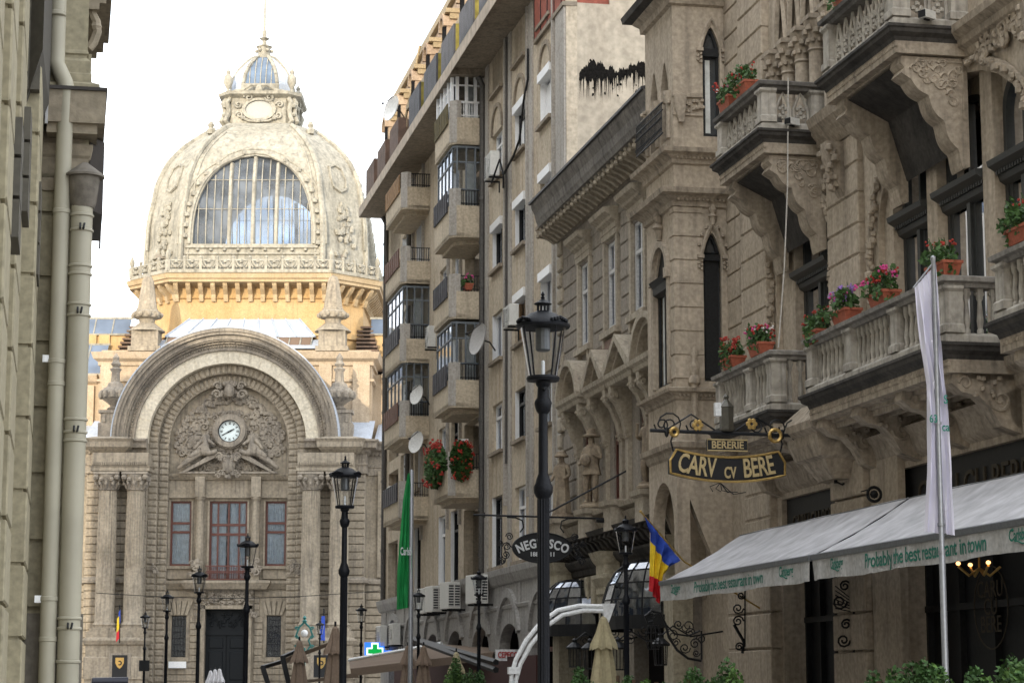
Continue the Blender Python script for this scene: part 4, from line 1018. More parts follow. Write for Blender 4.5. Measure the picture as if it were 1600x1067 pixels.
def leafcloud(m, c, rx, ry, rz, n, s, rng, shape=None, k=0):
    m.k = k
    for _ in range(n):
        while 1:
            x, y, z = (rng.uniform(-1, 1) for _ in range(3)); d = x*x+y*y+z*z
            if d <= 1 and (shape is None or shape(x, y, z)): break
        p = Vector((c[0]+x*rx, c[1]+y*ry, c[2]+z*rz)); a = Vector((rng.uniform(-1, 1), rng.uniform(-1, 1), rng.uniform(-1, 1))).normalized(); b = a.orthogonal().normalized()
        q = s*rng.uniform(.6, 1.3); e = a*q; g = b*q*.6
        m.add([tuple(p-e), tuple(p+g), tuple(p+e), tuple(p-g)], [(0, 1, 2, 3)])
def flowers(label, u, y, z, rx=.35, rz=.25, n=150, hang=0, reds=(REDF,), nr=14, box=True, grp='flower boxes along the balconies', cat='flower box', s=.05, clay=None, rot=0):
    t = thing('flower_box', label, cat, (u, y, z), 'street', rot, grp); rng = random.Random(int(u*100+z*10))
    if box:
        m = M(); m.add([(-rx*.8, -.1, 0), (rx*.8, -.1, 0), (rx*.8, .1, 0), (-rx*.8, .1, 0), (-rx*.95, -.14, .18), (rx*.95, -.14, .18), (rx*.95, .14, .18), (-rx*.95, .14, .18)], [(3,2,1,0),(4,5,6,7),(0,1,5,4),(1,2,6,5),(2,3,7,6),(3,0,4,7)])
        m.box(-rx*.98, rx*.98, -.15, .15, .16, .2)
        m.build('box', clay or CLAY, t, rel=True)
    m = M(); leafcloud(m, (0, .02, .28-hang*.6), rx*1.1, .2 if not hang else .28, rz+hang*.5, n, s, rng)
    if not hang:
        for i in range(7): x = rng.uniform(-rx, rx); y_ = rng.uniform(-.1, .25); leafcloud(m, (x, y_, .12+rng.uniform(-.1, .35)), .08, .08, .12, 26, s, rng)
        for i in range(9): x = rng.uniform(-rx, rx); m.tube([(x, 0, .2), (x+rng.uniform(-.08, .08), rng.uniform(-.05, .15), .5+rng.uniform(-.1, .1))], .006, 4)
    m.build('leaves', LEAF, t, rel=True)
    m = M()
    for i in range(nr):
        a = rng.uniform(0, 2*pi); x = rx*1.1*rng.uniform(-1, 1); zz = .28-hang*.6+(rz+hang*.5)*(rng.uniform(-.9, 1) if hang else rng.uniform(.1, 1.2))
        m.k = rng.randrange(len(reds)); r = s*.8*rng.uniform(.7, 1.3); yy = rng.uniform(-.05, .3) if hang else rng.uniform(-.12, .2)
        for j in range(4): m.ball((x+rng.uniform(-r, r), yy+rng.uniform(-r, r), zz+rng.uniform(-r, r)), r*.55, seg=5)
    m.build('blossoms', list(reds), t, rel=True)
    return t
CLAY = plain('terracotta_plastic', (.36, .10, .055), .7, 0, .2)
flowers('cascade of red geraniums hanging over the corner of the lowest near balcony', 68.7, AC_+1.2, 8.35, 1.15, .55, 2400, .3, (REDF,), 75, False, 'hanging geraniums', 'flowers', .09)
flowers('narrower cascade of red geraniums right of the balcony corner pier', 66.8, AC_+.74, 8.35, .33, .5, 1500, .3, (REDF,), 45, False, 'hanging geraniums', 'flowers', .065, None, pi/2)
flowers('flower pots with pink blooms behind the open balcony railing', 67.1, AC_+.5, 13.85, .3, .2, 90, 0, (REDF, PINKF), 10)
# cable tangle
m = M(); m.tube([(63.0, AC_+.2, 16.7), (62.2, AC_+.3, 16.5), (61.5, AC_+.15, 16.9), (60.8, AC_+.12, 17.2), (60.2, AC_+.12, 18.2), (59.7, AC_+.1, 18.7), (59.7, AC_+.1, 19.6)], .035, 5)
m.tube([(63.0, AC_+.4, 16.7), (62.6, AC_+.6, 16.3), (62.1, AC_+.45, 16.9), (61.8, AC_+.4, 16.4), (62.3, AC_+.3, 16.1)], .03, 5)
tag(m.build('cable', BLACK, None, at=(0, 0, 0)), 'black cable tangle running up the plaster from the air conditioner', 'cable')
# house far behind is the palace; lower block between apartment and palace corner not needed
# =====================================================  neo-renaissance house with statues
S_B = stone('grey_brown_render', (.27, .24, .205), (.33, .295, .25), (.12, .105, .09), .45, .5, bump=.15)
S_BT = stone('renaissance_trim', (.38, .33, .26), (.45, .40, .32), (.12, .105, .09), .5, .6, bump=.2)
S_SOOT = stone('sooty_cornice', (.035, .033, .032), (.09, .083, .075), (.02, .02, .02), .5, 1.2, bump=.3)
S_GREYC = stone('weathered_grey_coping', (.22, .21, .20), (.33, .31, .28), (.07, .065, .06), .55, 1.2, bump=.3)
BY = -12.4
BH = thing('renaissance_house', 'grey brown house with bracketed roof cornice, triangular window hoods and statues', 'building', (49.2, BY, 0))
ups = [(51.7, 52.75), (48.95, 50.0), (46.45, 47.5), (43.95, 45.0)]
uz = (9.9, 11.95)
low_ = [(51.2, 52.5), (48.2, 49.5), (45.8, 47.1), (43.4, 44.4)]
lz = (5.8, 8.0)
m = M()
hl = [rect(a, b, *uz) for a, b in ups]+[rect(a, b, *lz) for a, b in low_]
hl += [rect(50.4, 53.6, .02, 3.6), rect(44.2, 47.8, .02, 3.7)]
m.plate(rect(43.1, 55.15, 0, 12.7), hl, BY-.35, BY)
sk = [(a-.3, b+.3, uz[0]-.5, uz[1]+.9) for a, b in ups]+[(43, 55.2, 8.2, 9.0)]+[(a-.55, b+.55, lz[0]-.3, lz[1]+.2) for a, b in low_]
m.courses(43.1, 55.15, 5.4, 12.5, BY, BY+.035, .42, .04, .02, brk=1.1, skip=sk)
m.box(43.1, 55.1, BY-8, BY-7.7, 0, 13); m.box(54.9, 55.1, BY-7.7, BY-.35, 0, 13); m.box(43.1, 43.3, BY-7.7, BY-.35, 0, 13)
m.build('wall', S_B, BH)
m = M()
for k in range(18): a = 5.5+k*.42; m.bbox(54.75 if k % 2 else 54.6, 55.15, BY, BY+.1, a, a+.37, .04)
m.build('quoins', S_BT, BH)
m = M()
m.mould([(55.2, BY-.3), (55.2, BY), (43.05, BY)], [(0, 12.45), (.05, 12.45), (.05, 12.6), (.02, 12.62), (.02, 13.0), (.12, 13.05), (.12, 13.1), (.5, 13.25), (.5, 13.3), (0, 13.3)], side=1)
m.mould([(55.2, BY-.3), (55.2, BY), (43.05, BY)], [(0, 11.95), (.03, 11.97), (.03, 12.05), (0, 12.1)], side=1)
m.build('frieze', S_B, BH)
m = M()
for k in range(30):
    u = 43.3+k*.4; m.prism([(BY+.1, 13.0), (BY+.2, 12.95), (BY+.35, 13.05), (BY+.6, 13.15), (BY+.66, 13.28), (BY+.1, 13.28)], 'x', u, u+.16); m.ball((u+.08, BY+.62, 13.14), .07, seg=6)
m.build('modillions', S_BT, BH, split=True)
m = M(); m.mould([(54.5, BY), (43.05, BY)], [(0, 13.28), (.72, 13.28), (.75, 13.36), (.78, 13.42), (.82, 13.6), (.9, 13.75), (.92, 13.86), (0, 14.0)], side=1)
m.build('roof_cornice', stone('dark_cornice', (.17, .16, .15), (.26, .245, .225), (.05, .047, .044), .6, 1, bump=.3), BH)
m = M(); m.mould([(54.55, BY), (43.05, BY)], [(.8, 13.86), (.98, 13.86), (.98, 13.92), (-3, 14.9)], side=1); m.build('roof', plain('dark_roof_sheet', (.04, .04, .045), .5), BH)
for a, b in ups: win(BH, a, b, *uz, BY-.06, plain('pale_window_paint', (.6, .6, .6), .5), (.5,), (.66,), .07, True, WHCURT)
for a, b in low_: win(BH, a, b, *lz, BY-.08, MAHOG, (.5,), (.62,), .08, .2, CURT)
m = M()
for a, b in ups:
    m.box(a-.18, a, BY, BY+.08, uz[0]-.1, uz[1]+.15); m.box(b, b+.18, BY, BY+.08, uz[0]-.1, uz[1]+.15)
    m.mould([(b+.22, BY), (a-.22, BY)], [(0, 12.0), (.1, 12.02), (.1, 12.15), (.12, 12.17), (.12, 12.3), (.22, 12.36), (.24, 12.42), (.38, 12.5), (.42, 12.6), (0, 12.66)], side=1)
    m.box(a-.25, b+.25, BY, BY+.16, uz[0]-.22, uz[0]-.08)
    for q in (a-.12, b-.03): m.box(q, q+.15, BY, BY+.12, uz[0]-.45, uz[0]-.22)
m.build('window_surrounds', S_BT, BH, split=True)
# pedimented hoods over the main floor
HY = BY+.6
def hood(parent, c, w, kind):
    m = M(); a, b = c-w/2, c+w/2
    m.mould([(b, BY), (b, HY), (a, HY), (a, BY)], [(-.02, 8.28), (.0, 8.28), (.03, 8.36), (.1, 8.42), (.12, 8.5), (-.02, 8.5)], side=-1) if False else m.mould([(a, BY), (a, HY-.1), (b, HY-.1), (b, BY)], [(0, 8.26), (.02, 8.28), (.04, 8.36), (.1, 8.42), (.12, 8.52), (0, 8.52)], side=-1)
    m.box(a, b, BY, HY-.1, 8.26, 8.52)
    if kind == 't':
        for s in (-1, 1):
            p = [(c+s*(w/2+.1), 8.52), (c+s*(w/2+.1), 8.6), (c, 9.32), (c, 9.17), (c+s*(w/2-.2), 8.52)]
            m.prism(p, 'y', BY, HY+.02); p2 = [(c+s*(w/2-.15), 8.52), (c, 9.17), (c, 9.08), (c+s*(w/2-.4), 8.52)]; m.prism(p2, 'y', BY, HY-.12)
    else:
        m.arc(c, 8.25, w/2+.0, w/2+.14, BY, HY+.02, .24, pi-.24, 22); m.arc(c, 8.25, w/2-.12, w/2, BY, HY-.1, .3, pi-.3, 22)
    for s in (-1, 1):                                      # scroll consoles carrying the hood
        u = c+s*(w/2-.22)
        m.prism([(BY, 8.26), (HY-.1, 8.26), (HY-.12, 8.0), (HY-.25, 7.85), (BY+.2, 7.5), (BY+.12, 7.1), (BY, 7.05)], 'x', u-.13, u+.13)
        for e in (u-.14, u+.12): m.tube([(e, HY-.2+.12*cos(t)*(1-t/9), 8.05+.12*sin(t)*(1-t/9)) for t in [k*.6 for k in range(12)]], .025, 4); m.tube([(e+.01, BY+.1+.07*cos(t), 7.2+.07*sin(t)) for t in [k*.8 for k in range(8)]], .025, 4)
        m.box(u-.13, u+.13, BY, BY+.1, 5.6, 7.1)
    return m.build('window_hood', S_BT, parent)
hood(BH, 51.95, 2.1, 'a'); hood(BH, 49.25, 1.95, 't'); hood(BH, 47.0, 2.3, 't'); hood(BH, 44.6, 2.1, 'a')
m = M(); m.plate([(50.9, 9.05), (48.2, 9.05), (49.2, 9.6), (50.2, 9.6)], [], BY+.04, BY+.1)
for c in (50.6, 48.15, 45.8): m.add([(c-.7, HY-.25, 8.55), (c+.7, HY-.25, 8.55), (c+.4, BY+.02, 9.35), (c-.4, BY+.02, 9.35)], [(0, 1, 2, 3)])
m.build('hood_flashing', stone('copper_brown_sheet', (.20, .13, .10), (.27, .2, .17), (.1, .07, .06), .4, 2), BH, split=True)
# ledge with consoles, lower floor
m = M()
m.mould([(55.2, BY), (43.05, BY)], [(0, 5.35), (.25, 5.38), (.3, 5.45), (.45, 5.5), (.48, 5.6), (0, 5.68)], side=1)
for u in (53.4, 50.2, 44.9, 47.7):
    m.box(u-.35, u+.35, BY, BY+.62, 5.0, 5.65); m.mould([(u-.35, BY), (u-.35, BY+.62), (u+.35, BY+.62), (u+.35, BY)], [(0, 5.5), (.08, 5.55), (.1, 5.66), (-.3, 5.7)], side=-1)
m.prism([(BY, 5.4), (BY+.4, 5.4), (BY+.3, 5.2), (BY, 5.1)], 'x', 43.1, 55.1)
m.build('ledge', S_BT, BH)
m = M()
for k in range(26):
    u = 43.4+k*.45; m.prism([(BY, 5.0), (BY+.5, 5.0), (BY+.52, 4.9), (BY+.4, 4.85), (BY+.3, 4.7), (BY+.15, 4.62), (BY, 4.6)], 'x', u, u+.2)
m.mould([(55.2, BY), (43.05, BY)], [(0, 4.98), (.56, 5.0), (.62, 5.1), (0, 5.15)], side=1)
m.mould([(55.2, BY), (43.05, BY)], [(0, 4.2), (.1, 4.22), (.12, 4.35), (.2, 4.4), (.3, 4.52), (.3, 4.58), (0, 4.62)], side=1)
m.build('console_course', S_SOOT, BH)
m = M()
for u in (53.9, 49.0, 43.4):
    m.box(u-.35, u+.35, BY, BY+.42, 0, 3.7); m.mould([(u-.35, BY), (u-.35, BY+.42), (u+.35, BY+.42), (u+.35, BY)], [(0, 3.6), (.06, 3.65), (.05, 3.8), (.15, 4.0), (.15, 4.08), (.05, 4.1), (.05, 4.3), (.12, 4.4), (.2, 4.6), (0, 4.6)], side=-1)
    m.box(u-.35, u+.35, BY, BY+.42, 3.7, 4.6)
for k in range(18):
    u = 44.1+k*.28
    if 43.9 < u < 48.6: m.bbox(u, u+.22, BY, BY+.2+.1*(k % 2), 3.45+.12*abs(k-8)/8-.2*(k % 2), 4.15, .04)
for k in range(12):
    u = 49.5+k*.34; m.bbox(u, u+.26, BY, BY+.2+.08*(k % 2), 3.5-.2*(k % 2), 4.15, .04)
m.build('ground_pilasters', stone('cream_ground_floor', (.40, .36, .27), (.48, .43, .33), (.14, .125, .10), .45, .6), BH, split=True)
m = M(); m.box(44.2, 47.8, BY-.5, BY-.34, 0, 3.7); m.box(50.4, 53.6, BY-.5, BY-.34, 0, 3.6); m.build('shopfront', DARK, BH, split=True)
# domed glass canopies over the doors
def canopy(label, u0, u1, z0, z1, pr_):
    t = thing('glass_canopy', label, 'canopy', ((u0+u1)/2, BY+.02, z0), 'street', 0, 'domed glass canopies over the shop doors')
    w = (u1-u0)/2; h = z1-z0; g = M(); f = M(); na, nb = 9, 5
    def P(i, j):
        a = pi*i/na; b = (pi/2)*j/nb; q = cos(b)
        return (w*cos(a)*(.45+.55*q), .05+pr_*sin(a)*(.35+.65*q)+.02, .25+h*sin(b)*.9)
    for i in range(na+1):
        f.tube([P(i, j) for j in range(nb+1)], .022, 4)
    for j in range(nb+1): f.tube([P(i, j) for i in range(na+1)], .02, 4)
    for i in range(na):
        for j in range(nb): g.add([P(i, j), P(i+1, j), P(i+1, j+1), P(i, j+1)], [(0, 1, 2, 3)])
    f.mould([(w*cos(pi*i/18)*1.01, .05+pr_*sin(pi*i/18)*1.02) for i in range(19)], [(0, 0), (.02, 0), (.03, .22), (.03, .28), (0, .28), (0, 0)], side=1)
    f.build('frame', BLACK, t, rel=True); g.build('glass', GLASSC, t, rel=True)
    return t
GLASSC = glassy('canopy_glass', (.55, .62, .68), .45, .05, .5)
canopy('domed glass canopy with black rim behind the black lamp post', 51.0, 54.4, 2.75, 4.0, 1.0)
canopy('domed glass canopy with black rim behind the tricolour flag', 43.6, 47.6, 2.75, 4.1, 1.1)
# statues
S_ST = stone('sooty_statue_stone', (.24, .19, .14), (.36, .30, .22), (.06, .05, .045), .6, 3, bump=.3)
def statue(label, u, z, h, pose, rot=.6):
    t = thing('statue', label, 'statue', (u, BY+.36, z), 'street', rot, 'statues on the ledge of the renaissance house')
    m = M(); m.lathe(0, 0, [(.3, 0), (.3, .05), (.26, .08), (.26, .12)], 10); m.build('base', S_ST, t, rel=True)
    k = h/1.75
    J = [(0, 0, .98), (0, 0, 1.18), (0, .0, 1.38), (0, .01, 1.5), (0, .02, 1.58), (0, .03, 1.7),
         (-.1, 0, .9), (-.12, .05, .52), (-.12, 0, .16), (-.12, .1, .13), (.1, 0, .9), (.13, .1 if pose else .02, .52), (.14, .02, .16), (.15, .12, .13),
         (-.2, 0, 1.4), (-.3, .02, 1.15), (-.2, .2, 1.05 if pose != 1 else 1.25), (.2, 0, 1.4), (.3, .03, 1.16), (.22, .22, 1.22 if pose == 2 else 1.0)]
    E = [(0, 1), (1, 2), (2, 3), (3, 4), (4, 5), (0, 6), (6, 7), (7, 8), (8, 9), (0, 10), (10, 11), (11, 12), (12, 13), (2, 14), (14, 15), (15, 16), (2, 17), (17, 18), (18, 19)]
    skin('body', S_ST, t, [(a*k, b*k, c*k) for a, b, c in J], E, [q*k for q in [.14, .12, .16, .06, .09, .08, .1, .085, .05, .04, .1, .085, .05, .04, .075, .055, .045, .075, .055, .045]], rel=True)
    m = M()
    if pose == 0:    # long robe and flat hat
        m.lathe(0, 0, [(.27*k, .12), (.24*k, .5*k), (.19*k, 1.0*k), (.22*k, 1.2*k), (.2*k, 1.42*k), (.08*k, 1.5*k)], 14, True, 1, .16)
        m.lathe(0, .02, [(.19*k, 1.66*k), (.2*k, 1.7*k), (.15*k, 1.74*k), (.13*k, 1.8*k), (.02, 1.83*k)], 12)
    elif pose == 1:  # broad hat, doublet, drum
        m.lathe(0, .02, [(.22*k, 1.68*k), (.23*k, 1.71*k), (.12*k, 1.74*k), (.1*k, 1.86*k), (.02, 1.88*k)], 12)
        m.lathe(0, 0, [(.24*k, .78*k), (.19*k, .98*k), (.18*k, 1.05*k), (.22*k, 1.3*k), (.16*k, 1.44*k)], 12, True, 1, .1)
        m.ball((-.02, .26*k, 1.12*k), .15*k, 1, .7, 1, 10)
    else:
        m.lathe(0, .0, [(.22*k, .8*k), (.2*k, 1.0*k), (.21*k, 1.3*k), (.16*k, 1.42*k)], 12, True, 1, .12)
        m.ball((0, .0, 1.72*k), .12*k, 1, 1, .8, 8); m.tube([(.2*k, .24*k, 1.22*k), (.12*k, .3*k, 1.5*k)], .04*k, 5)
    m.tube([(.12*k, -.1*k, 1.4*k), (.2*k, -.16*k, 1.0*k), (.24*k, -.14*k, .4*k), (.2*k, -.1*k, .14*k)], .09*k, 6, .06*k)
    m.build('drapery', S_ST, t, rel=True, smooth=True)
statue('robed stone statue with a flat cap, nearest to the lamp post', 53.4, 5.7, 1.6, 0)
statue('stone statue in a broad brimmed hat holding a round instrument', 50.2, 5.7, 1.75, 1)
statue('stone statue beside the oriel with one arm stretched out', 44.9, 5.7, 1.6, 2)
# =====================================================  neo-gothic restaurant house (right, near)
S_A = stone('restaurant_render', (.40, .34, .265), (.485, .415, .33), (.17, .145, .118), .5, .45, bump=.12, bsc=12)
S_AC = stone('restaurant_carving', (.33, .28, .22), (.45, .385, .305), (.09, .078, .065), .6, 1.2, bump=.3)
S_AB = stone('restaurant_balustrade', (.36, .335, .29), (.48, .45, .40), (.08, .07, .06), .65, 1.5, bump=.35, bsc=9, stx=7)
WOODD = plain('dark_painted_wood', (.014, .015, .016), .5, 0, .3, spec=.25)
AY_ = -12.6; OY = -11.5
RH = thing('restaurant_house', 'beige neo-gothic restaurant house with oriel, carved balconies and arched windows', 'building', (32, AY_, 0))
UE = 40.9
# main wall with recesses
def archpts(a, b, z0, z1, rise, n=14, pointed=False):
    c = (a+b)/2; w = (b-a)/2; p = [(a, z0), (b, z0)]
    for i in range(n+1):
        t = pi*i/n
        if pointed:
            x = cos(t); zz = (1-abs(x)**1.5)
            p.append((c+w*x, z1-rise+rise*zz))
        else: p.append((c+w*cos(t), z1-rise+rise*sin(t)))
    q = []
    for x in p:
        if not q or (abs(x[0]-q[-1][0])+abs(x[1]-q[-1][1])) > 1e-4: q.append(x)
    return q
R1 = (34.95, 37.95, 6.2, 10.1, 1.0); R2 = (26.9, 32.75, 6.2, 10.45, 1.7)
G = [(34.9, 37.9), (27.2, 32.2), (21.5, 26.0)]
hl = [archpts(*R1), archpts(*R2), archpts(21.0, 25.6, 6.2, 10.3, 1.5)]
goth = [(u, u+.5) for u in (34.75, 35.5, 36.25, 37.0)]
hl += [archpts(a, b, 11.05, 14.5, .8, pointed=True) for a, b in goth]
goth2 = [(u, u+.6) for u in (29.2, 30.1, 31.0)]
hl += [archpts(a, b, 11.05, 14.3, .8, pointed=True) for a, b in goth2]
hl += [rect(a, b, .02, 4.9) for a, b in G]
m = M(); m.plate(rect(18, UE, 0, 17), hl, AY_-.5, AY_)
m.box(18, UE, AY_-9, AY_-8.7, 0, 17); m.box(18, 18.3, AY_-8.7, AY_-.5, 0, 17); m.box(18, 44, AY_-8.7, AY_-.5, 16.8, 17)
m.box(40.7, 43.4, AY_-9, AY_-.01, 0, 17) 
m.build('wall', S_A, RH)
m = M()
m.courses(38.15, 39.65, 0, 6.0, AY_, AY_+.15, .46, .035, .02); m.courses(38.15, 39.65, 7.4, 17, AY_, AY_+.15, .52, .035, .02); m.box(38.17, 39.63, AY_, AY_+.12, 0, 17)
m.courses(39.65, UE, 7.4, 17, AY_, AY_+.04, .52, .03, .015)
m.courses(33.35, 34.85, 7.0, 10.6, AY_, AY_+.12, .5, .035, .02); m.box(33.37, 34.83, AY_, AY_+.09, 0, 17); m.courses(33.35, 34.65, 11.2, 17, AY_, AY_+.12, .5, .035, .02)
m.courses(25.75, 26.75, 6.2, 10.6, AY_, AY_+.12, .5, .035, .02); m.box(25.77, 26.73, AY_, AY_+.09, 0, 17)
m.courses(33.2, 34.7, .3, 5.2, AY_, AY_+.22, .62, .04, .02); m.courses(38.0, 40.6, .3, 4.2, AY_, AY_+.22, .62, .04, .02); m.courses(26.2, 27.0, .3, 5.2, AY_, AY_+.22, .62, .04, .02)
m.box(31.9, 33.1, AY_, AY_+.12, 0, 5.2)
m.build('rusticated_piers', S_A, RH, split=True)
# upper floor gothic columns
def gcol(u, z0=11.05, z1=13.05):
    m = M(); m.lathe(0, 0, [(.2, 0), (.2, .1), (.15, .18), (.14, z1-z0-.55), (.17, z1-z0-.52), (.14, z1-z0-.48), (.17, z1-z0-.2), (.24, z1-z0)], 14)
    for k in range(9): a = k*2*pi/9; m.ball((.19*cos(a), .19*sin(a), z1-z0-.2+.06*(k % 2)), .075, seg=6); m.ball((.16*cos(a+.3), .16*sin(a+.3), z1-z0-.36), .055, seg=6)
    m.box(-.24, .24, -.22, .22, z1-z0, z1-z0+.08)
    return m.build('column', S_AC, RH, at=(u, AY_+.04, z0), smooth=True)
c_ = gcol(35.37)
for u in (36.12, 36.87, 34.6, 37.62, 29.95, 30.85): clone(c_, (u, AY_+.04, 11.05))
for a, b in goth+goth2:
    m = M(); m.box(a-.05, b+.05, AY_-.5, AY_-.45, 11, 14.6); m.build('upper_window', plain('blue_dark_pane', (.03, .035, .05), .15), RH)
m = M()
for a, b in goth+goth2:
    c = (a+b)/2; w = (b-a)/2
    m.tube([(c+w*1.25*cos(pi*i/12), AY_+.05, 13.1+1.35*(1-abs(cos(pi*i/12))**1.5)) for i in range(13)], .07, 5)
m.build('gothic_arches', S_AC, RH, split=True)
# arched window recesses: jambs, mullions, glazing
def aw(a, b, z0, z1, zt, y=AY_-.3, rise=.5):
    at = ((a+b)/2, y, z0); w = (b-a)/2; h = z1-z0; hz_ = zt-z0
    f = M(); o_ = archpts(-w, w, 0, h, rise); i_ = archpts(-w+.1, w-.1, .12, h-.1, rise)
    f.plate(o_, [i_], -.06, .04)
    f.mould([(-w, .0), (w, .0)], [(.02, hz_-.18), (.12, hz_-.12), (.16, hz_), (.3, hz_+.08), (.32, hz_+.16), (.02, hz_+.2)], side=-1)
    for k in range(int(2*w/.09)): x = -w+.04+k*.09; f.box(x, x+.045, .1, .2, hz_-.04, hz_+.03)
    f.box(-.06, .06, -.04, .07, .1, hz_); f.box(-.03, .03, -.04, .03, hz_+.15, h-.05)
    for s in (-1, 1): xa, xb = sorted((s*.06, s*.14)); f.box(xa, xb, -.04, .02, .1, hz_); xa, xb = sorted((s*(w-.2), s*(w-.1))); f.box(xa, xb, -.04, .02, .1, hz_)
    o = f.build('arched_window', FWOOD, RH, at=at)
    g = M(); g.plate(i_, [], -.03, -.025); g.k = 1; g.plate(o_, [], -.5, -.45); g.build('pane', [GLASS, DARK], o, rel=True)
    c = M(); n = 30; vs = []
    for i in range(n+1): x = -w+.1+(2*w-.2)*i/n; yy = -.15+.03*sin(i*1.9); vs += [(x, yy, .1), (x, yy, hz_-.1)]
    c.add(vs, [(2*i, 2*i+2, 2*i+3, 2*i+1) for i in range(n) if i % 15 not in (0, 14)]); c.add([(x*.85, y-.02, hz_+.2 if j % 2 == 0 else h-.35) for j, (x, y, z) in enumerate(vs)], [(2*i, 2*i+2, 2*i+3, 2*i+1) for i in range(n) if i not in (14, 15)]); c.build('curtain', CURT, o, rel=True)
    return o
aw(35.35, 37.2, 6.3, 10.0, 8.75)
for a, b in ((30.95, 32.35), (28.85, 30.55), (27.15, 28.45)): aw(a, b, 6.3, 10.2, 8.75)
aw(22.0, 23.4, 6.3, 10.2, 8.75); aw(23.9, 25.3, 6.3, 10.2, 8.75)
m = M()
for a, b in ((34.95, 35.35), (37.2, 37.95), (30.55, 30.95), (28.45, 28.85), (32.35, 32.75), (26.9, 27.15)): m.box(a, b, AY_-.5, AY_-.1, 6.2, 10.4)
m.plate(rect(26.9, 32.75, 6.2, 10.45), [archpts(a, b, 6.25, 10.2, .5) for a, b in ((30.95, 32.35), (28.85, 30.55), (27.15, 28.45))], AY_-.5, AY_-.27)
m.plate(rect(34.95, 37.95, 6.2, 10.1), [archpts(35.35, 37.2, 6.25, 10.0, .5)], AY_-.5, AY_-.27)
m.build('window_mullions', S_A, RH, split=True)
m = M(); rr = random.Random(31)                            # carved archivolts
for (a, b, z0, z1, ri) in (R1, R2, (21.0, 25.6, 6.2, 10.3, 1.5)):
    pts = archpts(a-.14, b+.14, z0, z1+.14, ri+.14, 22)[1:]+[(a-.14, z0)]
    pp = [Vector((p[0], AY_+.05, p[1])) for p in pts]
    for p, q in zip(pp, pp[1:]):
        n_ = max(1, int((q-p).length/.09))
        for k in range(n_):
            c = p.lerp(q, k/n_); m.ball((c.x+rr.uniform(-.05, .05), c.y+rr.uniform(-.02, .06), c.z+rr.uniform(-.04, .04)), rr.uniform(.045, .085), 1, 1, 1, 6, .2, rr)
    m.tube([(p[0]+(.12 if p[0] > (a+b)/2 else -.12), AY_+.04, p[1]) for p in pts], .04, 5)
m.build('carved_archivolt', S_AC, RH, split=True)
m = M(); m.relief(26.6, 28.6, 10.35, 10.75, AY_+.08, 40, .16, rr, .8); m.relief(34.9, 35.6, 9.5, 10.2, AY_+.06, 14, .14, rr, .8)
for z in (10.4,): 
    for (a, b) in ((25.8, 26.7), (32.9, 33.3)): m.box(a, b, AY_, AY_+.06, z, z+.05)
m.build('foliage_carving', S_AC, RH, smooth=True, split=True)
# string cornice on both levels
m = M()
prof_c = [(0, 10.55), (.05, 10.6), (.08, 10.68), (.16, 10.72), (.18, 10.82), (.3, 10.9), (.32, 11.0), (0, 11.05)]
m.mould([(38.0, AY_), (18.0, AY_)], prof_c, side=1)
for k in range(150): u = 18.1+k*.13; m.box(u, u+.07, AY_+.1, AY_+.17, 10.73, 10.8)
m.mould([(38.0, AY_), (18, AY_)], [(0, 5.55), (.08, 5.6), (.1, 5.75), (.25, 5.85), (.28, 5.98), (0, 6.05)], side=1)
m.mould([(33.4, AY_+.12), (34.8, AY_+.12)], [(0, 10.6), (.12, 10.75), (.3, 10.95), (.35, 11.1), (0, 11.15)], side=-1)
m.build('string_cornice', S_AC, RH, split=True)
m = M(); rr = random.Random(12)
for u in (34.1, 26.25):
    m.prism([(AY_+.1, 10.55), (AY_+.42, 10.55), (AY_+.4, 10.3), (AY_+.3, 10.0), (AY_+.18, 9.75), (AY_+.1, 9.6)], 'x', u-.16, u+.16)
    for k in range(16): m.ball((u+rr.uniform(-.2, .2), AY_+.3+rr.uniform(-.1, .12), 10.5-.9*rr.random()), rr.uniform(.05, .09), seg=6)
m.build('consoles', S_AC, RH, smooth=True, split=True)
